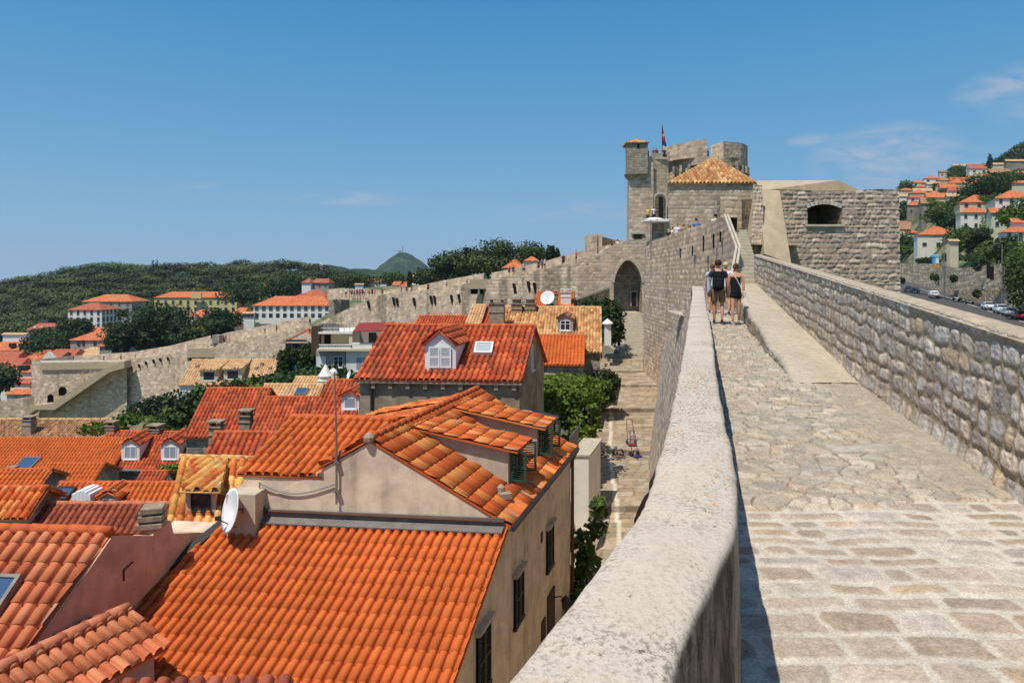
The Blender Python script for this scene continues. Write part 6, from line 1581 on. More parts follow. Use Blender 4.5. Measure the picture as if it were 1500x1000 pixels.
    mb = MB(); p, q = P(60, 542, Yb-.2), P(184, 531, Yb-.2); q2 = P(184, 539, Yb-.2); mb.add([p-L, P(60, 531.5, Yb-.2)-L, q-L, q2-L], [(0, 1, 2, 3)]); mb.slab([p-L, P(60, 531.5, Yb-.2)-L, q-L, q2-L], (0, -.25, 0)); mb.build('smooth_parapet', M_SANDREND, b)
    mb = MB(); mb.slab([P(60, 531.5, Yb)-L, P(186, 529, Yb)-L, P(186, 526, Yb+8)-L, P(60, 528, Yb+8)-L], (0, 0, -.2)); mb.build('walk', M_COPING, b)
    mb = MB(); mb.slab([P(61, 531, Yb+9)-L, P(108, 531, Yb+9)-L, P(106.5, 521, Yb+9)-L, P(61, 526, Yb+9)-L], (0, .8, 0)); mb.build('inner_wall', M_ASHLAR, b)
    mb = MB(); mb.slab([P(109, 531, Yb+8)-L, P(160, 529, Yb+8)-L, P(160, 519, Yb+8)-L, P(108, 521, Yb+8)-L], (0, .8, 0)); mb.build('inner_wall', M_SANDREND, b)
    # stair ramp with corbelled underside
    o = empty('stair_ramp', P(100, 585, 166), label='stone stair ramp slanting down in front of the corner bastion on little corbels', cat='stairs'); L = loc_of(o)
    q = [(182, 529), (182, 539), (160, 545), (80, 600), (52, 600), (33, 614), (26, 614), (48, 594), (66, 592), (76, 590.5), (150, 541)]
    mb = MB(); pts = [P(x, y, 167)-L for x, y in q]; mb.add(pts+[p+Vector((0, 3, 0)) for p in pts], [tuple(range(len(pts)))[::-1]]+[(i, (i+1) % len(pts), len(pts)+(i+1) % len(pts), len(pts)+i) for i in range(len(pts))]); mb.build('ramp', M_SANDREND, o)
    for k in range(22):
        t = k/21; x = 158+(80-158)*t; y = 547+(602-547)*t; mb = MB(); mb.box(P(x, y, 168)-L, (.5, 1.4, .5)); mb.build('corbel', M_ASHLAR, o)
    low = empty('rampart', P(15, 590, 165), label='low wall at the far left edge below the corner bastion', cat='wall'); t = [P(-60, 590, 168), P(20, 586, 168), P(34, 582, 168), P(50, 578, 169)]
    into(low, masonry('face', [(p.x, p.y, -42) for p in t], t, M_STONE_FAR, .22, .5, .8, 171, .08, .03, cols=RAMP_COLS, face=(0, 0, 0)))
long_walls()
# ================================================================== beyond the ramparts
def tz(x, y): return float(terrain_z(np.array([float(x)]), np.array([float(y)]))[0])
SKYL = [(-80, 422), (0, 411), (40, 404), (60, 402), (100, 391), (135, 386), (150, 384), (200, 387), (250, 386), (290, 384), (330, 387), (352, 381), (375, 383), (395, 384), (412, 380), (440, 383), (470, 388), (500, 396), (540, 404), (600, 408), (660, 412)]
LOWL = [(-80, 500), (0, 492), (100, 470), (170, 462), (230, 440), (340, 446), (360, 432), (440, 424), (500, 418), (620, 410), (660, 414)]
def make_forest():
    rg = random.Random(12); lobes = []; trunks = MB(); rows = 8
    sk = lambda x: float(np.interp(x, [p[0] for p in SKYL], [p[1] for p in SKYL])); lw = lambda x: float(np.interp(x, [p[0] for p in LOWL], [p[1] for p in LOWL]))
    for j in range(rows):
        Y = 430-18*j+rg.uniform(-3, 3); t = j/(rows-1); x = -75+rg.random()*10
        while x < 655:
            a, b = sk(x), lw(x); n_here = max(1, (b-a)/9.5)
            if j == 0 or j/ n_here < 1.0:
                py = a+(9.5*j if (b-a) > 9.5*j else (b-a))+rg.uniform(-3.5, 4.5)*(1 if j else .5); w = rg.uniform(5.4, 8.8); h = w*rg.uniform(.34, .46)
                p = P(x, py, Y)-Vector((0, 0, h))
                lobes.append((tuple(p), (w, w, h)))
                for k in range(2): lobes.append((tuple(p+Vector((rg.uniform(-w, w)*.8, rg.uniform(-w, w)*.6-1, rg.uniform(-.6, .25)*h*1.6))), (w*.5, w*.5, h*.5)))
                if j < 3: trunks.tube([p-Vector((0, 0, 9)), p], [.35, .2], 4)
            x += rg.uniform(11, 17)
    o = link('forest', leaf_mesh('forest', lobes, 240000, .38, 5, .15, .85, 1.0, .25, .8), M_PINE); tag(o, 'wooded hill of umbrella pines on the left skyline', None, None, 'stuff')
    # wooded ground under it
    xs = np.linspace(-120, 690, 60); G = np.zeros((60, rows+1, 3))
    for i, x in enumerate(xs):
        a, b = sk(x), lw(x)
        for j in range(rows+1):
            G[i, j] = P(x, a+(9 if j == 0 else 24)+(b-a)*j/rows*.95, 445-19.0*j)
        G[i, 0, 2] -= 3
    g = grid_mesh('hill', G, None, None, mat_plain('forest_floor', sr(46, 54, 28), .95, .4, .3, .5))
    if g.data.polygons[5].normal.z < 0: g.data.flip_normals()
    tag(g, None, None, None, 'structure')
    # solitary upright cypresses on the skyline
    for px, py, lb in ((224, 382, 'lower of two thin cypress tips above the pine wood'), (230, 381, 'taller of two thin cypress tips above the pine wood')):
        h = 12; p = P(px, py, 425); tree(lb, (p.x, p.y, p.z-h), 2.2, h, M_CYP, px, 260, .35, .1, name='cypress_tree', cat='cypress', kind='cypress')
make_forest()
def far_hill():
    # conical wooded hill with a mast on top, far away, and a lower ridge before it
    m, t = newmat('far_woodland'); pos = t.n('NewGeometry').outputs['Position']
    c = t.ramp(t.noise(pos, .035, 8, .72), [(.35, sr(34, 50, 26)), (.55, sr(58, 76, 40)), (.7, sr(92, 100, 66))])
    finish(t, c, .95, t.noise(pos, .07, 8, .7), 1.0, 9.0)
    def hill(name, cx, cy, top, sx, base, n=70, rough=10, sy=None):
        sy = sy or sx; x = np.linspace(-2.6*sx, 2.6*sx, n*2); y = np.linspace(-2.4*sy, 2.4*sy, n); Xg, Yg = np.meshgrid(x, y, indexing='ij')
        r2 = np.sqrt((Xg/sx)**2+(Yg/sy)**2+.02)
        Z = base+(top-base)*np.where(r2 < 1.15, 1-.56*r2**1.3, (1-.56*1.15**1.3)*np.exp(-(r2-1.15)*1.5))+rough*(fbm(Xg/60, Yg/60, 3)-.5)+rough*.5*(fbm(Xg/14, Yg/14, 5)-.5)
        o = grid_mesh(name, np.stack([Xg+cx, Yg+cy, Z], -1), None, None, m)
        if o.data.polygons[5].normal.z < 0: o.data.flip_normals()
        tag(o, None, None, None, 'structure')
    Y = 2300; top = P(588, 367.5, Y); hill('hill', top.x+6, Y, top.z, 108, -40, 90, 9)
    o = empty('radio_mast', P(590, 367, Y), label='thin radio mast on the summit of the distant conical hill', cat='mast'); mb = MB(); mb.tube([(0, 0, -4), (0, 0, 17)], [1.1, .5], 5); mb.box((0, 0, 9), (4, 2, 1)); mb.build('mast', M_DARKMETAL, o)
    o = empty('summit_building', P(585.5, 368, Y), label='small building beside the mast on the distant hill', cat='building'); mb = MB(); mb.box((0, 0, 0), (9, 6, 6)); mb.build('wall', M_GREYW, o)
    t2 = P(475, 387, 1100); hill('hill', t2.x, 1100, t2.z, 110, -30, 60, 9)
    t2 = P(530, 393, 1250); hill('hill', t2.x, 1250, t2.z, 120, -30, 60, 9)
    t2 = P(660, 398, 1300); hill('hill', t2.x, 1300, t2.z, 150, -30, 60, 9)
    o = empty('white_chapel', P(471, 391, 850), label='tiny white building among trees on the far ridge', cat='building'); mb = MB(); mb.box((0, 0, 0), (4, 4, 6)); mb.box((0, 0, 4), (2, 2, 3)); mb.build('wall', M_WHITEW, o)
far_hill()

def bh(label, xl, xr, ye, yr, yb, Y, roof='orange', wall=None, hip=1.0, rows=(), cols=0, ww=1.0, wh=1.5, s=.45, wcol=None, D=None, name='house', cat='house', group=None, side=None, near=None):
    """background house: yb photo row of the wall foot; rows of cols windows at photo rows"""
    near = (Y < 130) if near is None else near
    i = house(label, xl, xr, ye, yr, Y, s=s, roof=roof, wall=wall or M_WHITEW, hip=hip, base=(HY-yb)/F*Y-3, near=near, D=D or Vector((.1, 1, 0)).normalized(), overhang=.45, name=name, cat=cat, group=group, pitch=.4)
    L = loc_of(i['root'])
    for py in rows:
        for k in range(cols):
            px = xl+(xr-xl)*(k+.5)/cols; c = P(px, py, Y-.02)-L; mb = MB(); mb.box(c+Vector((0, -.02, 0)), (ww, .16, wh)); f = mb.build('window', wcol or M_GREYW, i['root'])
            mb = MB(); mb.box(c+Vector((0, -.06, .04)), (ww*.78, .12, wh*.84)); mb.build('pane', M_GLASS, f)
    if side:
        B, D_ = i['B'], i['D']
        for py in rows:
            for k in range(side):
                c = B+D_*(i['run']*2*(k+.5)/side); c = Vector((c.x+.05, c.y, (HY-py)/F*Y))-L; mb = MB(); mb.box(c, (.12, ww, wh)); mb.build('window', M_GLASS, i['root'])
    return i
def background_town():
    i = bh('three storey white villa with a red hipped roof below the pine wood', 99.5, 149, 453, 443, 486, 260, 'red', M_WHITEW, 1, (458, 468, 477), 5, 1.0, 1.9, side=5)
    bh('taller grey villa with an orange hipped roof behind the white villa', 120, 193, 441, 431, 474, 290, 'orange', M_GREYW, 1, (445, 454, 463), 6, 1.2, 2.0)
    i = bh('long pale yellow palace with grey shutters and a central gable', 226, 347, 435, 427, 466, 300, 'orange', M_YELLOWW, 1, (443, 453), 11, 1.2, 1.9)
    L = loc_of(i['root']); mb = MB(); c = P(288, 433, 298)-L; mb.box(c, (4.4, 1, 2.4)); mb.build('central_gable', M_YELLOWW, i['root'])
    i = bh('long white building with two rows of dark shuttered windows and an orange roof', 371, 484, 446.5, 433.5, 470, 200, 'orange', M_WHITEW, .8, (452, 462.5), 11, 1.15, 1.5)
    L = loc_of(i['root'])
    for y0, h in ((457.5, .35), (467, .5), (473, .4)):
        mb = MB(); c = P(420, y0, 198.5)-L; mb.box(c, (25, .6, h)); mb.build('ledge', M_WHITE, i['root'])
    i2 = bh('low glazed annex with white ledges in front of the long white building', 357, 372, 458, 457, 482, 197, 'pale', M_WHITEW, 0, (462,), 3, 1.0, 1.4)
    bh('dark red hipped roof rising behind the long white building', 433, 479, 433, 424, 440, 225, 'red', M_CREAMW, 1)
    bh('plain white block house with a small red roof among the trees', 442, 455, 413, 407, 432, 262, 'red', M_WHITE, .6, (), 0)
    bh('blue-grey rear wing of the white block house', 455, 481, 413.5, 408, 432, 264, 'red', M_GREYW, .4, (418,), 3, .9, 1.2)
    bh('faded orange roof among the pines', 376, 422, 424, 417.5, 430, 300, 'salmon', M_CREAMW, .4)
    T_ = [(268, 305, 463, 453, 470, 230, 'orange', 'orange hipped house under the yellow palace, upper'), (272, 312, 482, 469, 490, 215, 'red', 'orange hipped house under the yellow palace, lower'), (303, 340, 478, 468, 488, 210, 'orange', 'long low orange roof beside the round tree'),
          (341, 358, 458, 450, 464, 225, 'orange', 'little orange roof at the end of the yellow palace'), (40, 92, 482, 473, 488, 250, 'red', 'red roof with three white vents under the pine wood'),
          (103, 172, 497, 482, 512, 205, 'orange', 'large grey hall with an orange hipped roof'), (108, 190, 486, 479, 492, 232, 'orange', 'long orange roof behind the grey hall'), (146, 166, 506, 498, 516, 195, 'red', 'small red roof at the corner of the grey hall'),
          (-20, 50, 512, 500, 522, 215, 'orange', 'wide orange roof with a pair of dormers at the left edge'), (50, 105, 512, 502, 518, 212, 'salmon', 'salmon roof with one dormer beside the dark tree'),
          (-40, 20, 528, 514, 538, 200, 'red', 'red roofs at the left edge below the wide orange roof'), (34, 62, 526, 512, 536, 196, 'orange', 'orange roof with a white front behind the bastion'),
          (60, 105, 524, 511, 530, 194, 'red', 'red roof right behind the bastion top'), (100, 146, 520, 508, 528, 198, 'pale', 'tan hipped roof with a grey stone eaves band behind the bastion'),
          (-30, 24, 540, 524, 552, 190, 'red', 'dark red roof next to a grey shadowed gable'), (14, 46, 544, 534, 553, 188, 'orange', 'orange roof with two small dormers at the left edge'),
          (-30, 44, 560, 545, 572, 186, 'red', 'long plain red roof at the left edge, beside the bastion'), (10, 48, 576, 558, 600, 184, 'orange', 'orange roofed stone house with one white window just left of the bastion')]
    for (a, b, e, r_, yb, Y, rf, lb) in T_:
        i = bh(lb, a, b, e, r_, yb, Y, rf, M_GREYW if rf == 'pale' or 'grey' in lb else (M_ASHLAR_W if 'stone house' in lb else M_WHITEW), .9 if 'hipped' in lb else .25, (), 0)
        L = loc_of(i['root'])
        n = 2 if 'dormers' in lb else (1 if 'one dormer' in lb else 0)
        for k in range(n):
            c = P(a+(b-a)*(.55+.2*k), (e+r_)/2-.5, Y+1)-L; mb = MB(); mb.box(c, (1.3, 1.6, 1.3)); d = mb.build('dormer', M_DARKMETAL, i['root'])
        if 'three white vents' in lb:
            for k in range(3): mb = MB(); mb.box(P(52+10*k, 479, Y+1)-L, (.8, .8, .6)); mb.build('roof_vent', M_WHITE, i['root'])
        if 'one white window' in lb: window_unit(i['root'], P(28.5, 589, Y-.1), (1, 0, 0), (0, -1, 0), 1.2, 1.9, M_WHITE, M_CURT, 'two')
        if 'grey hall' in lb and e == 497:
            for x in (115, 122, 139): mb = MB(); mb.box(P(x, 503, Y-.1)-L, (.8, .2, 1.3)); mb.build('window', M_GLASS, i['root'])
    bh('flat white shed under the pine wood at the left edge', 4, 38, 489, 487, 495, 225, 'pale', M_WHITE, 0)
    i = bh('white gabled front rising behind the bastion', 64, 80, 529, 515.2, 534, 190, 'red', M_WHITEW, 0); L = loc_of(i['root'])
    mb = MB(); mb.slab([P(58, 529, 186)-L, P(84, 529, 186)-L, P(71, 515, 186)-L], (0, 1, 0)); mb.build('gable', M_WHITEW, i['root'])
    bh('white chimneyed house front at the left edge, above the dark tree', -10, 22, 572, 563, 585, 188, 'pale', M_WHITEW, 0)
    # trees before the wood
    TR = [(206, 486, 190, 15, 13, 'big dark broad-leaved tree behind the rampart, left half'), (235, 480, 192, 17, 15, 'big dark broad-leaved tree behind the rampart, tallest middle part'), (262, 490, 188, 14, 11.5, 'big dark broad-leaved tree behind the rampart, right part'), (186, 497, 187, 9, 9, 'dark tree at the left end of the tall group behind the rampart'),
          (282, 496, 182, 9, 6, 'small dark tree under the orange hipped houses'), (325, 466, 205, 13, 7, 'wide round tree in front of the yellow palace'), (322, 486, 176, 6, 6, 'small round tree just behind the rampart pier'), (66, 506, 208, 14, 6, 'dark flat tree among the left orange roofs'),
          (108, 482, 232, 9, 8, 'round green tree in front of the white villa'), (62, 491, 236, 18, 6, 'dark hedge like tree under the red roof with vents'), (90, 493, 228, 12, 5, 'low green tree under the white villa'), (0, 560, 176, 8, 9, 'dark tree cut by the left edge, beside the harbour houses'),
          (355, 428, 285, 17, 12, 'dark pine between the yellow palace and the long white building'), (400, 432, 275, 15, 9, 'dark pine behind the long white building, left one'), (424, 424, 275, 14, 12, 'dark pine beside the plain white block house')]
    for (px, py, Y, w, h, lb) in TR:
        p = P(px, py, Y); tree(lb, (p.x, p.y, p.z-h*.55), w, h, M_LEAFD, int(px), 2600, .34, .2, k=10)
    p = P(176, 457, 250); o = tree('small palm like tree standing before the grey villa', (p.x, p.y, p.z-7), 4, 8.5, M_PINE, 77, 350, .3, .6, k=4)
    # middle clump right of the far hill
    def mid(px, ptop, Y, w, h, lb, mat=M_PINE, kind='round', n=2600):
        p = P(px, ptop, Y); tree(lb, (p.x, p.y, p.z-h), w, h, mat, int(px*3), n, .32, .2, k=11, kind=kind, name='cypress_tree' if kind == 'cypress' else 'pine_tree', cat='cypress' if kind == 'cypress' else 'pine tree')
    for a in ((668, 366, 225, 11, 12, 'dense dark pine left of the clump above the rampart'), (652, 376, 222, 9, 9, 'lower dark pine at the left foot of the clump above the rampart'), (684, 366, 230, 10, 12, 'dark pine with a pointed top in the clump above the rampart'),
              (715, 357, 228, 14, 13, 'wide rounded pine in the clump above the rampart, left of its middle'), (742, 354, 232, 15, 14, 'tallest rounded pine in the clump above the rampart'), (768, 356, 228, 13, 12, 'rounded pine towards the right of the clump above the rampart'), (786, 361, 226, 9, 9, 'pine at the right end of the clump above the rampart'),
              (700, 372, 215, 12, 8, 'low pine filling the gap in the clump above the rampart'), (725, 378, 208, 13, 7, 'low pine in front of the wide rounded pine'), (640, 392, 240, 12, 8, 'low pine right of the conical hill'), (622, 396, 245, 9, 7, 'small dark pine below the conical hill'),
              (574, 401, 300, 11, 8, 'dark pine between the distant orange roofs'), (533, 402, 330, 12, 8, 'dark pine left of the distant orange roof'), (508, 398, 340, 16, 9, 'dark pine above the crowd on the rampart'), (770, 390, 200, 10, 4, 'low dark pine beside the small orange roof on the skyline')):
        mid(*a)
    for a in ((804, 360.5, 180, 1.9, 6.5, 'cypress at the left of the pair above the right end of the rampart'), (810, 361, 181, 1.7, 6.5, 'cypress at the right of the pair above the right end of the rampart'), (817, 364, 185, 1.1, 5, 'thin lone cypress beside the pair'), (682.5, 364, 220, 1.6, 7, 'thin dark cypress behind the pine clump'), (600, 397, 240, 2.0, 8, 'small cypress near the distant white houses')):
        mid(*a, mat=M_CYP, kind='cypress', n=500)
    for (a, b, e, r_, yb, Y, rf, wm, lb) in ((522, 567, 413, 408, 420, 330, 'orange', M_WHITEW, 'long distant orange roof behind the crowd on the rampart'), (520, 532, 416, 415, 424, 300, 'pale', M_WHITE, 'small white hut left of the distant orange roof'), (598, 616, 405, 400, 413, 300, 'orange', M_WHITEW, 'distant white house with an orange roof under the conical hill'),
          (626, 636, 400, 397, 408, 310, 'orange', M_CREAMW, 'tiny distant house beside the pine clump'), (575, 585, 417, 412, 422, 280, 'salmon', M_CREAMW, 'small pale house on the left of the orange cottages'), (585, 599, 419, 412.5, 424, 270, 'orange', M_WHITEW, 'orange cottage seen just above the rampart'),
          (736, 768, 391, 380, 400, 172, 'orange', M_GREYW, 'grey walled house with an orange gable just above the rampart'), (768, 789, 381, 375.5, 388, 190, 'orange', M_WHITEW, 'white house with an orange hipped roof in front of the pine clump'), (800, 814, 377, 375, 384, 185, 'pale', M_GREYW, 'low grey hut beside the cypress pair')):
        bh(lb, a, b, e, r_, yb, Y, rf, wm, .8 if rf == 'orange' else 0, (), 0)
    b = empty('sail_boat', P(4, 590, 182), label='bit of a white and blue boat cover at the left edge', cat='boat') if False else None
background_town()

# ---------------- right side: road, retaining wall, hillside
def right_side():
    Ys = np.linspace(60, 235, 60); xs = np.linspace(-13, .9, 8)
    G = np.zeros((60, 8, 3))
    for j, dx in enumerate(xs): G[:, j, 0] = road_x(Ys)+dx; G[:, j, 1] = Ys; G[:, j, 2] = road_z(Ys)
    o = grid_mesh('road', G, None, None, mat_plain('asphalt', sr(82, 80, 78), .9, .15, 1.5, .2))
    if o.data.polygons[5].normal.z < 0: o.data.flip_normals()
    tag(o, None, None, None, 'structure')
    mk = MB()
    for k in range(11):
        y = 100+7.0*k; a = Vector((road_x(y)-2.3, y, road_z(y)+.02)); d = Vector((.413, 1, .045)).normalized(); s_ = Vector((1, -.413, 0)).normalized()
        mk.add([a, a+s_*2.2, a+s_*2.2+d*.14, a+d*.14], [(0, 1, 2, 3)])
    a = Vector((road_x(95)-2.4, 95, road_z(95)+.02)); b = Vector((road_x(200)-2.4, 200, road_z(200)+.02)); mk.add([a, b, b+Vector((.14, 0, 0)), a+Vector((.14, 0, 0))], [(0, 1, 2, 3)])
    o = mk.build('road_marking', M_WHITE); tag(o, None, None, None, 'structure')
    Ys = [90, 110, 130, 150, 170, 190, 232]
    bot = [(road_x(y)+.9, y, road_z(y)-.5) for y in Ys]; top = [(road_x(y)+1.3, y, road_z(y)+(5.3 if y > 125 else 5.9)) for y in Ys]
    w_ = masonry('retaining_wall', bot, top, M_STONE_FAR, .22, .42, .7, 201, .10, .04, cols=[sr(196,184,162), sr(186,174,152), sr(176,164,142), sr(204,194,172)], mortar=sr(120,110,92), face=(0, 100, -3), contrast=1.4); tag(w_, 'tall pale stone retaining wall along the upper side of the road', 'wall')
    mb = MB()
    for p, q in zip(top[:-1], top[1:]): mb.add([p, q, (q[0]+5.5, q[1], q[2]+.1), (p[0]+5.5, p[1], p[2]+.1)], [(0, 1, 2, 3)])
    link('wall_top', mb.me('wall_top'), M_COPING, w_)
    up = empty('terrace_wall', (road_x(150)+5, 150, 0), label='upper stone terrace wall with an ivy gap above the road retaining wall', cat='wall')
    pts = [(1318, 386, 186), (1368, 386, 168), (1400, 393, 152), (1420, 392, 146), (1480, 384, 128), (1510, 386, 118)]
    into(up, masonry('wall', [(P(*p).x, P(*p).y, P(*p).z-5) for p in pts], [P(*p) for p in pts], M_STONE_FAR, .22, .42, .7, 202, .10, .04, cols=[sr(196,184,162), sr(186,174,152), sr(176,164,142), sr(204,194,172)], mortar=sr(120,110,92), face=(0, 100, -3)))
    for (px, py, Y) in ((1448, 398, 135), (1453, 400, 133.5)):
        mb = MB(); mb.box(P(px, py, Y-1.5)-loc_of(up), (.45, .5, 2.6)); mb.build('wall_slot', M_DARKROOM, up)
    # road stair between the two walls
    # hillside houses
    def solveY(px, py, dz=4.0):
        k = (px-CX)/F; q = (HY-py)/F; best = None
        for Y in np.arange(110, 525, 3.0):
            d = tz(k*Y, Y)+dz-q*Y
            if best is None or abs(d) < best[0]: best = (abs(d), Y)
        return float(best[1])
    HS = [ # xl,xr,ye,yr,yb, roof, wall, rows, cols, label
     (1344, 1405, 345, 329, 374, 'orange', 'W', (358,), 3, 'white bungalow with a large bright orange hipped roof above the road'),
     (1328, 1346, 341, 337, 371, 'orange', 'W', (), 0, 'grey-white left wing of the orange roofed bungalow'),
     (1312, 1336, 337, 321, 345, 'old', 'C', (), 0, 'old cracked tan roof at the edge of the bastion'),
     (1407, 1452, 312, 301, 338, 'orange', 'W', (317, 330), 3, 'white two storey house with a group of three dark windows'),
     (1452, 1486, 312, 303, 348, 'orange', 'G', (316, 328), 2, 'pale green gable end house joined to the white two storey house'),
     (1484, 1520, 326, 318, 334, 'orange', 'W', (), 0, 'orange roof at the right edge beside the pale green gable'),
     (1470, 1520, 340, 331, 352, 'orange', 'W', (345,), 3, 'low white row with orange roof above the dense bushes'),
     (1329, 1352, 301, 293, 320, 'orange', 'S', (309,), 2, 'stone house with an orange lean-to roof'),
     (1350, 1382, 299, 288, 320, 'old', 'S', (309,), 1, 'grey stone gabled house beside the dense bushes'),
     (1406, 1462, 297, 283, 306, 'orange', 'C', (301,), 3, 'long cream house with a stepped orange roof and balcony'),
     (1458, 1520, 291, 277, 301, 'orange', 'W', (295,), 4, 'wide white house with orange roof and three dormers at the right edge'),
     (1391, 1424, 280, 272, 289, 'red', 'W', (284,), 1, 'white gabled house with one dark attic window'),
     (1378, 1402, 276, 268, 284, 'orange', 'P', (), 0, 'pink house with orange roof left of the white gabled house'),
     (1358, 1388, 290, 281, 296, 'orange', 'C', (), 0, 'cream gable in front of the pink house'),
     (1333, 1360, 283, 276, 289, 'orange', 'C', (), 0, 'orange roofs stepping up behind the bastion corner'),
     (1388, 1424, 269, 258, 274, 'orange', 'C', (), 0, 'long plain orange roof in the middle of the hillside'),
     (1412, 1440, 262, 256, 268, 'orange', 'B', (264,), 2, 'white house with blue shutters'),
     (1420, 1448, 248, 239, 256, 'red', 'W', (251,), 2, 'pinkish white house with a gable near the cypress'),
     (1432, 1462, 259, 252, 268, 'orange', 'W', (262,), 2, 'white terrace house below the cypress'),
     (1452, 1482, 254, 246, 264, 'old', 'S', (), 0, 'brown stone house to the right of the cypress'),
     (1376, 1400, 252, 249, 262, 'old', 'C', (256,), 3, 'terraced apartment block with dark balconies, on the skyline'),
     (1396, 1420, 243, 240, 250, 'pale', 'C', (246,), 3, 'flat roofed cream block on the skyline'),
     (1340, 1362, 274, 270, 280, 'orange', 'W', (), 0, 'small white house on the skyline by the tree'),
     (1358, 1380, 270, 266, 277, 'pale', 'W', (), 0, 'white flat house on the skyline, left of the apartment block'),
     (1373, 1396, 264, 261, 272, 'orange', 'C', (), 0, 'cream house with a thin orange roof under the apartment block'),
     (1450, 1478, 241, 238, 248, 'pale', 'C', (), 0, 'pale ruined wall like house below the hilltop wood'),
     (1474, 1520, 236, 233, 243, 'pale', 'S', (), 0, 'long low stone house below the hilltop wood'),
     (1486, 1520, 254, 250, 262, 'orange', 'W', (), 0, 'white house at the right edge under the low stone house'),
     (1482, 1512, 268, 264, 273, 'orange', 'C', (), 0, 'small cream house at the right edge above the dormer house'),
     (1310, 1330, 288, 283, 296, 'pale', 'W', (), 0, 'white lean-to just behind the bastion corner'),
     (1318, 1340, 279, 275, 284, 'orange', 'C', (), 0, 'little cream house just above the bastion corner'),
    ]
    adj = ['small', 'narrow', 'low', 'squat', 'plain', 'tiny', 'bright', 'pale']; lm = ['above the grey stone gabled house', 'under the skyline tree', 'beside the pink house', 'between the cypress and the skyline', 'over the cream gable', 'left of the dormer house', 'by the dense bushes', 'behind the two storey house']
    for n_, (x, y) in enumerate([(1346, 268), (1352, 280), (1366, 262), (1384, 272), (1404, 264), (1398, 288), (1370, 283), (1344, 290), (1432, 270), (1466, 262), (1425, 300)]):
        w_ = 9+(n_*5) % 6; HS.append((x-w_, x+w_, y, y-4-(n_ % 3), y+8, ['orange', 'pale', 'orange', 'red'][n_ % 4], 'WCWW'[n_ % 4], (y+3,), 2, adj[n_ % 8]+' white house '+lm[(n_*3+n_//8) % 8]+(' on the slope' if n_ > 7 else '')))
    WM = {'W': M_WHITEW, 'C': M_CREAMW, 'G': M_PALEG, 'S': M_RUBBLE, 'P': mat_plain('pink_render', sr(216, 180, 168), .9, .1), 'B': M_WHITE}
    for (a, b, e, r_, yb, rf, wm, rows, cols, lb) in HS:
        Y = solveY((a+b)/2, e+2, 4.5)
        g = 'gable' in lb
        e2 = e-(e-r_)*.12; i = bh(lb, a, b, e2, e2-(e-r_)*.72, yb+6, Y, rf, WM[wm], 0 if g or rf in ('pale', 'old') else .8, rows, cols, max(.8, (b-a)/F*Y/(cols or 1)*.32), 1.3, s=.4, D=Vector((.45, .9, 0)).normalized())
    i = bh('narrow white outbuilding with a balcony beside the bungalow', 1392, 1404, 352, 350, 374, 165, 'pale', M_CREAMW, 0)
    # plants on the slope
    VG = [(1322, 355, 9, 11), (1330, 365, 9, 5), (1350, 388, 8, 4), (1362, 384, 9, 4), (1398, 376, 7, 3), (1420, 352, 13, 12), (1436, 350, 9, 10), (1410, 345, 8, 8), (1460, 366, 12, 8), (1480, 362, 10, 9), (1496, 372, 9, 12), (1500, 395, 9, 14), (1492, 410, 7, 9), (1440, 378, 12, 4),
          (1323, 318, 9, 12), (1330, 300, 8, 8), (1372, 318, 10, 9), (1388, 305, 12, 10), (1398, 320, 9, 8), (1405, 296, 9, 6), (1366, 300, 8, 6), (1440, 276, 16, 12), (1456, 270, 15, 12), (1428, 284, 12, 8), (1470, 268, 14, 10), (1494, 306, 14, 12), (1480, 318, 9, 9), (1498, 328, 8, 7), (1442, 296, 8, 6),
          (1406, 253, 11, 10), (1398, 252, 8, 8), (1326, 275, 9, 9), (1318, 284, 8, 7), (1375, 274, 9, 5), (1484, 258, 12, 8), (1500, 262, 10, 8), (1388, 284, 7, 5), (1346, 286, 7, 5)]
    wh = ['beside the bastion edge', 'below the bungalow', 'near the bungalow garden', 'next to the white two storey house', 'over the terrace wall', 'at the right edge', 'high on the slope', 'in the middle of the slope']
    used = set()
    for n_, (px, py, w, h) in enumerate(VG):
        Y = solveY(px, py, h*.6); p = P(px, py, Y); sc = Y/160
        w *= .62; h *= .62; tree('bushy green tree number %d' % n_, (p.x, p.y, p.z-h*.6*sc**.5), w*sc**.55, h*sc**.55, M_LEAF if n_ % 3 else M_LEAFD, 300+n_, 1500, .26*sc**.6, .1, k=9, name='bushy_tree', group='bushy trees on the hillside')
        o = bpy.data.objects[[k for k in bpy.data.objects.keys() if k.startswith('bushy_tree')][-1]]
        near_h = min(HS, key=lambda q: abs((q[0]+q[1])/2-px)+1.5*abs((q[2]+q[3])/2-py)); dx = px-(near_h[0]+near_h[1])/2; dy = py-(near_h[2]+near_h[4])/2
        rel = ('above' if dy < 0 else 'below') if abs(dy) > abs(dx)*.5 else ('left of' if dx < 0 else 'right of')
        lb = ' '.join((['dark', 'green', 'low', 'dense', 'rounded'][n_ % 5]+(' tree ' if h > 5 else ' bush ')+rel+' the '+near_h[9]).split()[:15]); o['label'] = lb if lb not in used else 'smaller '+' '.join(lb.split()[:14]); used.add(lb)
    for px, py, Y, h, w, lb in ((1450, 226, 400, 12, 3.2, 'tall pointed cypress standing against the sky on the hillside'), (1423, 259, 330, 8, 2.6, 'smaller dark cypress in front of the house with blue shutters')):
        p = P(px, py, Y); tree(lb, (p.x, p.y, p.z-h), w, h, M_CYP, px, 800, .3, .1, name='cypress_tree', cat='cypress', kind='cypress')
    # hilltop wood
    lob = []; rg = random.Random(4)
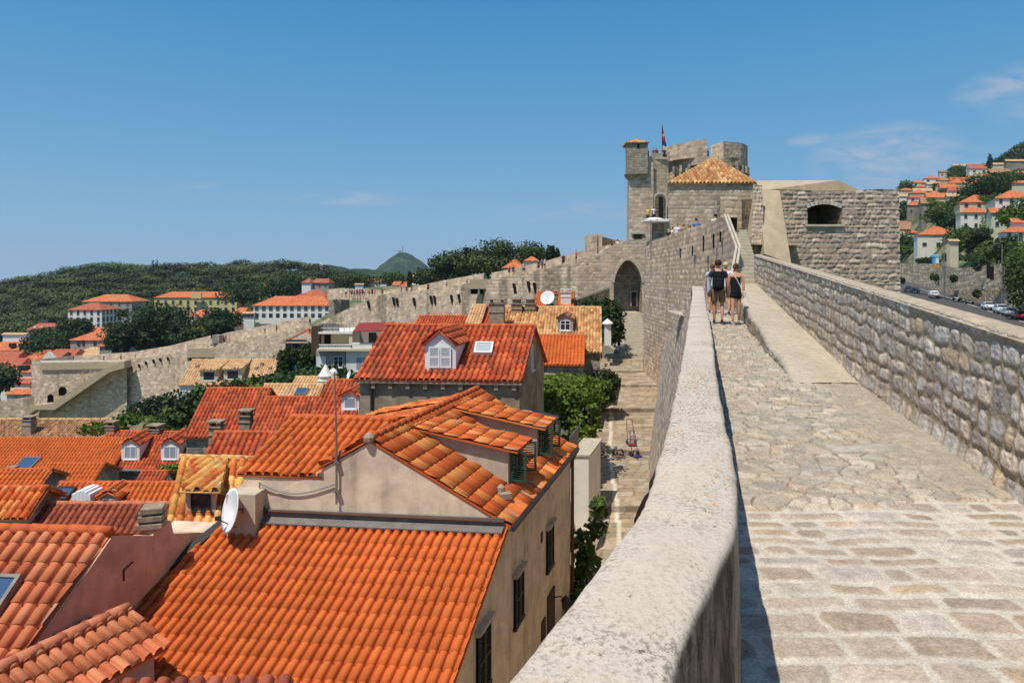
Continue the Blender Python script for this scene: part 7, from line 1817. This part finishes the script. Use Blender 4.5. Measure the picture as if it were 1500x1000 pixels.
    for k in range(46):
        px = 1442+1.9*k; top = float(np.interp(px, [1440, 1460, 1475, 1490, 1500, 1530], [243, 237, 226, 217, 210, 195])); bot_ = float(np.interp(px, [1440, 1475, 1500, 1530], [246, 243, 236, 225]))
        for j in range(4):
            py = top+(bot_-top)*j/4+rg.uniform(0, 3); lob.append((tuple(P(px+rg.uniform(-2, 2), py+3, 470-8*j)), (3.5, 3.5, 3.0)))
    o = link('hilltop_wood', leaf_mesh('hilltop_wood', lob, 16000, .55, 9, .3), M_PINE); tag(o, 'dark pine wood on the hilltop at the right edge', None, None, 'stuff')
    # scrub over the slope so that bare ground reads as garden
    lob = []
    for k in range(150):
        Y = rg.uniform(125, 500); X = rg.uniform(.55, .80)*Y
        if X < road_x(Y)+4: continue
        s_ = rg.uniform(1.0, 2.4)*(Y/250)**.4; lob.append(((X, Y, tz(X, Y)+s_*.3), (s_*1.4, s_*1.4, s_)))
    o = link('scrub', leaf_mesh('scrub', lob, 16000, .34, 19, .3), M_LEAF); tag(o, 'garden scrub covering the hillside between the houses', None, None, 'stuff')
    # ivy over the retaining wall at the right edge
    bush('curtain of bright ivy hanging over the retaining wall at the right edge', [(P(1492, 412, 113), (2.0, 1.5, 4.5)), (P(1500, 395, 116), (2.5, 2, 3.5)), (P(1486, 400, 119), (1.2, 1.5, 2.4))], 3500, .2, M_LEAF, 55, 'ivy', 'ivy')
    for k, (px, py, Y) in enumerate(((1321, 411, 170), (1372, 407, 166), (1397, 408, 151), (1431, 430, 137), (1367, 405, 168), (1432, 388, 140))):
        bush(['little weed tuft low on the retaining wall by the parked dark car', 'weed tuft on the retaining wall under the blue cabin', 'largest weed tuft hanging on the retaining wall', 'brown-green weed by the niche in the retaining wall', 'thin weed on the retaining wall behind the lamp post', 'ivy strand on the upper terrace wall'][k], [(P(px, py, Y-2), (.8, .6, .8+.5*(k == 5)))], 260, .16, M_LEAFD, 70+k, 'wall_weed', 'weed', stems=False)
    # blue-white cabin
    o = empty('portable_cabin', P(1370, 392, 160), label='small blue and white cabin with an orange base beside the bungalow hedge', cat='cabin')
    mb = MB(); mb.lathe((0, 0, 0), [(.75, .7), (.8, 2.3), (.95, 2.4), (.95, 2.9), (.7, 3.05)], 4, a0=.5, a1=.5+6.2832); mb.build('body', mat_plain('cabin_blue', sr(110, 170, 210), .5, .1), o)
    mb = MB(); mb.box((0, -.3, .35), (1.1, .9, .8)); mb.build('base', mat_plain('cabin_orange', sr(206, 150, 70), .6, .1), o); mb = MB(); mb.box((.1, -.66, 1.6), (.7, .1, 1.3)); mb.build('door', M_WHITE, o)
    # lamp posts
    for px, pt, Y, lb in ((1383, 347, 158, 'tall grey street lamp by the dark car'), (1468, 358, 129, 'tall grey street lamp behind the white parked cars')):
        X = (px-CX)/F*Y; zb = float(road_z(Y)); o = empty('street_lamp', (X, Y, zb), label=lb, cat='street lamp', group='street lamps beside the road'); h = (HY-pt)/F*Y-zb
        mb = MB(); mb.tube([(0, 0, 0), (0, 0, h*.5), (0, 0, h)], [.16, .13, .09], 7); mb.build('pole', M_METAL, o); mb = MB(); mb.tube([(0, 0, h-.1), (-1.0, 0, h+.15)], .05, 6); mb.build('arm', M_METAL, o); mb = MB(); mb.box((-1.2, 0, h+.15), (.8, .3, .16)); mb.build('lamp_head', M_METAL, o)
right_side()
# ================================================================== people and vehicles
def skin_mesh(name, chains, mat, parent, sub=1, root=0):
    """one continuous surface grown round a skeleton. chains: list of [(point, radius), ...]; shared points join"""
    bm = bmesh.new(); lay = bm.verts.layers.skin.verify(); key = {}
    def gv(p, r):
        k = tuple(round(c, 4) for c in p)
        if k not in key:
            v = bm.verts.new(p); rr = r if isinstance(r, tuple) else (r, r); v[lay].radius = rr; key[k] = v
        return key[k]
    first = None
    for ch in chains:
        prev = None
        for p, r in ch:
            v = gv(p, r)
            if first is None: first = v
            if prev is not None and prev is not v and not bm.edges.get((prev, v)): bm.edges.new((prev, v))
            prev = v
    first[lay].use_root = True
    me = bpy.data.meshes.new(name); bm.to_mesh(me); bm.free()
    o = link(name, me, mat, parent)
    s = o.modifiers.new('skin', 'SKIN'); s.use_smooth_shade = True
    if sub: m = o.modifiers.new('subsurf', 'SUBSURF'); m.levels = sub; m.render_levels = sub
    return o
def cmat(name, c, **k): return MATS.get(name) or mat_plain(name, sr(*c), .8, .12, 14, .15)
SKIN = lambda: cmat('skin', (206, 152, 120))
def person(loc, rz, label, shirt, shorts, hair=(60, 42, 30), h=1.75, gait=1, female=False, sleeves=True, long_hair=False, fingers=False, shoes=(50, 50, 54), seat=False, group=None, cap_=None, arm_pose=0, sub=1, seed=0):
    o = empty('person', loc, rz, label, 'person', group); k = h/1.75; o.scale = (k, k, k); sk = SKIN(); w = .9 if female else 1.0
    g = gait*.5
    hipL, hipR = (-.095*w, 0, .93), (.095*w, 0, .93)
    kL, kR = (-.105*w, .10*g, .50), (.105*w, -.06*g, .50)
    aL, aR = (-.10*w, .14*g+.0, .09), (.10*w, -.22*g, .10+.05*abs(g))
    tL, tR = (aL[0]-.015, aL[1]+.14, .035), (aR[0]+.015, aR[1]+.13, .03+.02*abs(g))
    sL, sR = (-.185*w, 0, 1.42), (.185*w, 0, 1.42)
    eL, eR = (-.235*w, -.06*g, 1.15), (.235*w, .02*g, 1.15)
    hL, hR = (-.235*w, .04-.12*g, .90), (.235*w, .06+.10*g, .90)
    body = [[((0, 0, .95), (.12*w, .095)), ((0, .005, 1.12), (.115*w, .085)), ((0, 0, 1.30), (.135*w, .10)), ((0, 0, 1.42), (.10, .08)), ((0, .01, 1.50), .055), ((0, .02, 1.56), .052), ((0, .025, 1.63), (.075, .088)), ((0, .025, 1.69), (.078, .092)), ((0, .02, 1.745), (.045, .055))],
            [((0, .025, 1.63), (.075, .088)), ((0, .10, 1.625), .018)]]
    for s_, e_, h_, x in ((sL, eL, hL, -1), (sR, eR, hR, 1)):
        palm = (h_[0]+.0, h_[1]+.015, h_[2]-.07)
        body.append([((0, 0, 1.42), (.10, .08)), (s_, .062), (tuple((a+b)/2 for a, b in zip(s_, e_)), .05), (e_, .042), (tuple((a+b)/2 for a, b in zip(e_, h_)), .038), (h_, .028), (palm, (.02, .036))])
        if fingers:
            for i in range(4):
                y = -.027+.018*i; L_ = (.062, .07, .066, .052)[i]
                body.append([(palm, (.02, .036)), ((palm[0], palm[1]+y, palm[2]-.045), .0085), ((palm[0]-x*.012, palm[1]+y+.004, palm[2]-.045-L_*.5), .008), ((palm[0]-x*.03, palm[1]+y+.006, palm[2]-.045-L_*.85), .007)])
            body.append([(h_, .028), ((h_[0]-x*.015, h_[1]+.045, h_[2]-.05), .010), ((h_[0]-x*.02, h_[1]+.055, h_[2]-.085), .008)])
        else: body.append([(palm, (.02, .036)), ((palm[0]-x*.01, palm[1]+.005, palm[2]-.08), (.014, .03))])
    for hp, kn, an, to in ((hipL, kL, aL, tL), (hipR, kR, aR, tR)):
        body.append([((0, 0, .95), (.12*w, .095)), (hp, .088), (tuple(.5*a+.5*b for a, b in zip(hp, kn)), .074), (kn, .054), ((kn[0], kn[1]*.6+an[1]*.4-.012, .36), .054), (an, .034), (to, .03)])
    skin_mesh('body', body, sk, o, sub)
    # clothes follow the body
    sm = cmat('cloth_%d_%d_%d' % shirt, shirt); hm = cmat('cloth_%d_%d_%d' % shorts, shorts); hr = cmat('hair_%d' % sum(hair), hair); sh = cmat('shoe_%d' % sum(shoes), shoes)
    q_ = 1.0 if not sub > 1 else 1.12
    top = [[((0, 0, .86), (.15*q_, .12*q_)), ((0, 0, .95), (.148*q_, .118*q_)), ((0, .005, 1.12), (.138*w*q_, .105*q_)), ((0, 0, 1.30), (.155*w*q_, .118*q_)), ((0, 0, 1.40), (.115*w, .09))]]
    if sleeves: top += [[((0, 0, 1.40), (.115*w, .09)), ((s_[0], 0, 1.415), .078), (tuple(.45*a+.55*b for a, b in zip(s_, e_)), .068)] for s_, e_ in ((sL, eL), (sR, eR))]
    else: top += [[((0, 0, 1.40), (.115*w, .09)), ((s_*.085, 0, 1.455), .022)] for s_ in (-1, 1)]
    skin_mesh('shirt', top, sm, o, sub)
    if not seat:
        lo = .72 if female else .56
        sp = [[((0, 0, 1.02), (.135, .105)), ((0, 0, .90), (.15, .12))]]
        for hp, kn in ((hipL, kL), (hipR, kR)):
            t = (hp[2]-lo)/(hp[2]-kn[2]); q = tuple(a+(b-a)*t for a, b in zip(hp, kn)); sp.append([((0, 0, .90), (.15, .12)), ((hp[0]*1.02, hp[1], .84), .112), (q, .096)])
        skin_mesh('shorts', sp, hm, o, sub)
    mb = MB(); mb.lathe((0, .008, 1.685), [(.001, .092), (.05, .085), (.082, .055), (.097, .01), (.09, -.035), (.06, -.07)], 14); me = mb.me('hair')
    for v in me.vertices: v.co.y = v.co.y*1.06-.012 if v.co.z < 1.70 else v.co.y*1.06
    link('hair', me, hr if cap_ is None else cmat('cap_%d' % sum(cap_), cap_), o, True)
    if long_hair: skin_mesh('hair_tail', [[((0, -.05, 1.69), .05), ((0, -.085, 1.58), .06), ((0, -.09, 1.47), .05), ((0, -.08, 1.40), .02)]], hr, o, 1)
    for (a_, t_) in ((aL, tL), (aR, tR)): skin_mesh('shoe', [[((a_[0], a_[1]-.03, a_[2]-.03), .042), ((a_[0], a_[1]+.05, a_[2]-.045), (.042, .04)), ((t_[0], t_[1]+.02, max(.032, t_[2])), (.042, .03))]], sh, o, 1)
    return o
def walkers():
    rz = -math.atan(.27)
    zfl = lambda Y: zf(Y)+.03
    x, y = (1052-CX)/F*19.5, 19.5
    a = person((x, y, zfl(y)), rz, 'man in a navy t-shirt and khaki shorts with a black backpack walking on the rampart', (34, 46, 70), (142, 112, 84), (58, 36, 26), 1.80, 1, fingers=True, shoes=(60, 54, 50), sub=2)
    mb = MB(); mb.box((0, -.20, 1.21), (.31, .17, .48)); mb.box((0, -.30, 1.13), (.25, .06, .26))
    b = mb.build('backpack', cmat('black_nylon', (22, 23, 27)), a, bevel=.05)
    mb = MB()
    for s in (-1, 1): mb.tube([(s*.10, -.12, 1.42), (s*.11, -.02, 1.50), (s*.11, .10, 1.44), (s*.12, .13, 1.28), (s*.14, -.05, 1.08)], .02, 6)
    mb.build('shoulder_strap', cmat('black_nylon', (22, 23, 27)), a)
    mb = MB(); mb.slab([(-.30, -.10, 1.25), (-.26, -.16, 1.30), (-.22, -.17, .95), (-.30, -.10, .84)], (.03, .05, 0)); mb.build('hanging_cloth', cmat('pale_blue_cloth', (176, 190, 212)), a)
    x, y = (1078-CX)/F*19.3, 19.3
    c = person((x, y, zfl(y)), rz+.05, 'woman in a black tank top and black shorts with a small white shoulder bag', (24, 24, 28), (22, 22, 26), (104, 74, 52), 1.69, -1, female=True, sleeves=False, fingers=True, shoes=(206, 204, 206), sub=2)
    skin_mesh('hair_bun', [[((0, -.07, 1.70), .05), ((0, -.10, 1.76), .045), ((0, -.06, 1.80), .03)]], cmat('hair_230', (104, 74, 52)), c, 1)
    mb = MB(); mb.tube([(-.09, -.11, 1.46), (.02, -.135, 1.30), (.12, -.14, 1.08), (.19, -.11, .93)], .009, 5); mb.tube([(-.09, -.11, 1.46), (-.08, .02, 1.50), (.05, .13, 1.30), (.19, -.02, .95)], .009, 5); mb.build('bag_strap', M_WHITE, c)
    mb = MB(); mb.box((.22, -.08, .89), (.08, .20, .15), .1); mb.build('bag', cmat('bag_beige', (214, 200, 186)), c, bevel=.02)
    x, y = (1063-CX)/F*22.5, 22.5
    person((x, y, zfl(y)), rz, 'person in a white t-shirt and a straw hat walking ahead of the couple', (216, 220, 228), (120, 110, 100), (130, 100, 60), 1.72, 1, sub=1, cap_=(196, 182, 130))
    x, y = (1044-CX)/F*23.3, 23.3
    person((x, y, zfl(y)), rz, 'person in a pale green top mostly hidden by the man with the backpack', (170, 196, 186), (90, 90, 96), (110, 80, 50), 1.66, -1, sub=1)
walkers()
def tourists():
    # standing on the fort stairs, on the tower and along the ramparts: (px, foot row, depth, heading, shirt, shorts, words)
    T_ = [(1020, 358, 42.4, .3, (80, 130, 190), (60, 60, 70), 'tourist in a blue shirt with a dark rucksack behind the rampart edge near the fort'), (1048, 359, 37.6, .2, (200, 190, 190), (70, 70, 80), 'dark haired tourist at the top of the rampart beside the twin coping'),
          (991.5, 363, 48.5, 2.2, (206, 206, 210), (80, 80, 90), 'tourist in white behind the rampart edge, first up from the shelter'), (985.6, 366, 50.4, 1.0, (210, 206, 200), (50, 50, 60), 'pale shirted tourist close to the stone shelter'), (980, 366, 52, 2.5, (30, 30, 34), (40, 40, 44), 'tourist dressed in black beside the stone shelter'),
          (1001, 365, 46.4, .5, (150, 120, 110), (70, 70, 80), 'tourist with a brown top in the middle of the group near the fort'), (1010, 366, 44.4, .1, (220, 180, 80), (70, 70, 80), 'tourist in yellow bending behind the one in blue'),
          (949, 325, 80, 2.8, (216, 186, 60), (90, 80, 60), 'tourist in a yellow shirt standing above the white canopy'), (957.5, 325, 80, .5, (224, 214, 210), (60, 60, 70), 'tourist in white standing above the white canopy'),
          (1037, 237, 96, 1.0, (36, 36, 44), (40, 40, 44), 'dark figure looking out between the two merlons of the round tower'), (949, 236, 92.8, 1.0, (60, 60, 70), (40, 40, 44), 'tourist beside the tile capped turret on the tower top'), (957, 236, 92.9, 2.0, (130, 80, 70), (40, 40, 44), 'tourist in dull red on the tower platform'), (962, 235, 92.9, .4, (90, 60, 60), (40, 40, 44), 'tourist between the turret and the flagpole'), (973, 235, 93, 3.0, (50, 52, 64), (40, 40, 44), 'tourist right of the flagpole on the tower'),
          (904.5, 372, 82, .4, (210, 200, 190), (80, 80, 80), 'tourist above the pointed arch, left one of two'), (900, 374, 82.5, 1.4, (120, 100, 90), (60, 60, 64), 'tourist above the pointed arch, right behind the wall edge')]
    W_ = [(844, 386, (170, 60, 50)), (825, 390, (60, 50, 50)), (798, 395, (200, 190, 200)), (794, 396, (120, 110, 150)), (789, 397, (60, 50, 60)), (767, 401, (190, 180, 150)), (752, 404, (60, 40, 40)), (746, 405, (170, 60, 60)), (684, 419, (180, 170, 160)), (654, 424, (216, 216, 216)), (627, 428, (90, 80, 80)),
          (603, 431, (40, 40, 44)), (596, 431, (60, 50, 50)), (588, 432, (50, 50, 60)), (560, 434, (80, 60, 70)),
          (549, 434, (200, 80, 90)), (545, 434, (60, 100, 90)), (541, 434, (220, 140, 90)), (534, 434, (230, 230, 230)), (531, 434, (90, 60, 80)), (527, 434, (190, 90, 120)), (523, 434, (150, 60, 90)), (519, 434, (210, 190, 200)), (515, 434, (130, 110, 120)), (512, 434, (190, 100, 120)), (507, 434, (220, 220, 220)),
          (474, 474, (50, 50, 60)), (454, 477, (50, 44, 44)), (405, 486, (40, 40, 48)), (388, 488, (216, 210, 206)), (331, 501, (70, 60, 90)), (327, 502, (90, 70, 90)), (198, 525, (206, 206, 210)), (177, 528, (214, 160, 160)), (152, 530, (70, 90, 160)), (95, 535, (50, 48, 52)), (85, 535, (70, 190, 200))]
    words = {844: 'tourist in red highest on the long rampart', 825: 'dark clad tourist below the one in red on the long rampart', 85: 'tourist with turquoise top on the corner bastion', 95: 'tourist in black on the corner bastion', 152: 'tourist in blue on the rampart by the corner bastion', 177: 'tourist in pink on the lower rampart', 198: 'tourist in white on the lower rampart'}
    protos = []
    for i in range(4):
        pass
    def cheap(px, py, Y, rz, shirt, shorts, label, group=None):
        return person(tuple(P(px, py, Y)), rz, label, shirt, shorts, ((58, 40, 30), (30, 24, 22), (130, 96, 60))[int(px) % 3], 1.6+.16*((int(px)*7) % 10)/10, 1 if int(px) % 2 else -1, female=int(px) % 2 == 0, sub=0, group=group)
    for (px, py, Y, rz, a, b, lb) in T_: cheap(px, py, Y, rz, a, b, lb, 'tourists around the fort')
    colname = lambda c: ('white' if min(c) > 195 else 'black' if max(c) < 66 else 'red' if c[0] > 1.6*c[2] and c[1] < 110 else 'purple' if c[2] > c[1]+15 and c[0] > c[1] else 'beige' if min(c) > 140 else 'dark grey' if max(c)-min(c) < 30 else 'green' if c[1] > c[0] else 'pink' if c[0] > 150 else 'brown')
    n = 0; USED = set()
    for (px, py, c) in W_:
        Y = float(np.interp(px, [45, 190, 455], [176, 172, 152])) if px <= 455 else float(np.interp(px, [455, 895], [152, 83]))
        Y += 1.8 if px > 100 else 4
        if px <= 490: pl = 'on the lower rampart ramp'
        elif px < 556: pl = 'in the crowd on the rampart corner'
        elif px < 700: pl = 'left of the bracketed box'
        else: pl = 'right of the bracketed box'
        side = ['by the outer parapet', 'near the inner edge', 'walking uphill', 'walking downhill', 'standing still'][n % 5]; n += 1
        lb = words.get(px) or 'tourist in %s %s, %s' % (colname(c), pl, side)
        cheap(px, py, Y, (n*1.7) % 6.28, c, ((60, 60, 70), (110, 100, 90), (40, 40, 46))[n % 3], lb if lb not in USED else lb.replace('tourist', 'shorter tourist'), 'tourists along the long rampart'); USED.add(lb)
tourists()
def car(px, Y, dx, label, col, kind='hatch', rz=None, off=0):
    """parked beside the retaining wall; dx = offset from the kerb"""
    X = float(road_x(Y))+dx; o = empty('parked_car' if off == 0 else 'car', (X, Y, float(road_z(Y))+.02), (-math.atan(.413) if rz is None else rz), label, 'car', 'cars on the road beside the ramparts')
    m = MATS.get('car_%d_%d_%d' % col) or mat_plain('car_%d_%d_%d' % col, sr(*col), .3, .03, 3, .02, .6)
    L, Wd_, H = {'hatch': (3.9, 1.7, 1.5), 'suv': (4.3, 1.8, 1.7), 'saloon': (4.4, 1.75, 1.42), 'jeep': (4.0, 1.8, 1.85)}[kind]
    # side profile (y, z), front towards -y
    pr = [(-.5, .32), (-.5, .52), (-.47, .62), (-.27, .68), (-.12, .96), (.0, 1.0), (.30, .98), (.44, .72), (.49, .66), (.5, .34)]
    if kind == 'jeep': pr = [(-.5, .4), (-.5, .62), (-.25, .66), (-.18, .98), (.45, .99), (.5, .6), (.5, .36)]
    pts = [(y*L, z*H) for y, z in pr]; zmid = .66*H
    mb = MB(); n = len(pts)
    def wx(z): return Wd_/2*(1.0 if z < zmid+.03 else .80)
    vs = [Vector((-wx(z), y, z)) for y, z in pts]+[Vector((wx(z), y, z)) for y, z in pts]
    mb.add(vs, [tuple(range(n))[::-1], tuple(range(n, 2*n))]+[(i, (i+1) % n, n+(i+1) % n, n+i) for i in range(n)]); mb.build('body', m, o, bevel=.06)
    gl = MB()
    y0, y1 = (-.22*L, .38*L); 
    for s in (-1, 1):
        g2 = MB(); a = s*Wd_/2*.93; b = s*Wd_/2*.83; g2.slab([(a, -.20*L, .70*H), (a, .36*L, .70*H), (b, .27*L, .93*H), (b, -.08*L, .93*H)], (s*.02, 0, 0)); g2.build('side_window', M_GLASS, o)
    g2 = MB(); g2.slab([(-.40*Wd_, -.262*L, .71*H), (.40*Wd_, -.262*L, .71*H), (.36*Wd_, -.135*L, .94*H), (-.36*Wd_, -.135*L, .94*H)], (0, -.03, .03)); g2.build('windscreen', M_GLASS, o)
    g2 = MB(); g2.slab([(-.38*Wd_, .43*L, .76*H), (.38*Wd_, .43*L, .76*H), (.34*Wd_, .325*L, .94*H), (-.34*Wd_, .325*L, .94*H)], (0, .03, .03)); g2.build('rear_window', M_GLASS, o)
    for sx in (-1, 1):
        for y in (-.31*L, .30*L):
            w_ = MB(); w_.cyl((sx*(Wd_/2-.16), y, .31), (sx*(Wd_/2+.02), y, .31), .31, n=16); wo = w_.build('wheel', M_DARKROOM, o)
            w_ = MB(); w_.cyl((sx*(Wd_/2+.0), y, .31), (sx*(Wd_/2+.035), y, .31), .19, n=12); w_.build('rim', M_METAL, wo)
        l_ = MB(); l_.box((sx*Wd_*.36, -.497*L, .54*H), (.3, .08, .14)); l_.build('headlight', M_GLASS, o)
        l_ = MB(); l_.box((sx*Wd_*.40, .497*L, .58*H), (.2, .08, .2)); l_.build('tail_light', cmat('tail_red', (150, 30, 30)), o)
    return o
def bike(Y, dx, label, col):
    X = float(road_x(Y))+dx; o = empty('scooter', (X, Y, float(road_z(Y))), 1.2, label, 'scooter', 'scooters parked below the retaining wall')
    for y in (-.6, .6):
        mb = MB(); mb.cyl((-.05, y, .28), (.05, y, .28), .28, n=14); mb.build('wheel', M_DARKROOM, o)
    m = cmat('bike_%d' % sum(col), col); mb = MB(); mb.tube([(0, .65, .55), (0, .3, .62), (0, -.1, .35), (0, -.45, .45), (0, -.5, .95)], [.12, .15, .14, .12, .05], 8); mb.build('body', m, o)
    mb = MB(); mb.box((0, .32, .80), (.26, .7, .12)); mb.build('seat', M_DARKROOM, o, bevel=.03); mb = MB(); mb.tube([(-.35, -.42, 1.02), (0, -.48, .98), (.35, -.42, 1.02)], .025, 6); mb.build('handlebar', M_DARKMETAL, o)
def vehicles():
    car(0, 132.5, -1.7, 'white hatchback parked highest in the row along the retaining wall', (226, 228, 230), 'hatch')
    car(0, 124.6, -1.6, 'white estate car parked second in the row along the retaining wall', (220, 222, 226), 'suv')
    car(0, 119.6, -1.7, 'silver hatchback parked between the white estate and the red car', (176, 180, 186), 'hatch')
    car(0, 114.4, -1.7, 'red car parked lowest in the row, at the right edge', (180, 34, 40), 'hatch')
    car(0, 182, -7.2, 'dark teal saloon on the road next to the bastion edge', (44, 74, 86), 'saloon', off=1)
    car(0, 162, -6.2, 'white open off-road car with a black roof on the road', (214, 214, 216), 'jeep', off=1)
    car(0, 188, -8.0, 'almost hidden dark car at the very edge of the bastion', (30, 34, 38), 'hatch', off=1)
    bike(157, -2.0, 'white scooter parked furthest up below the retaining wall', (206, 206, 206)); bike(152, -2.0, 'scooter with a dark body in the middle of the parked scooters', (60, 60, 66)); bike(149, -1.9, 'greenish scooter parked beside the dark one', (170, 200, 190)); bike(146, -1.9, 'silver motor scooter parked nearest the white cars', (150, 150, 156))
vehicles()

# ---------------- the air: distant things fade to blue
def haze():
    m = bpy.data.materials.new('haze'); m.use_nodes = True; t = NT(m.node_tree)
    v = t.n('VolumePrincipled', {'Color': (.62, .78, 1.0, 1), 'Density': HAZE, 'Anisotropy': .2})
    t.n('OutputMaterial', {'Volume': v.outputs[0]})
    mb = MB(); mb.obox((-3100, -420, -62), (6200, 0, 0), (0, 5050, 0), (0, 0, 250)); o = mb.build('haze', m)
    tag(o, None, None, None, 'stuff')
HAZE = .00009
haze()
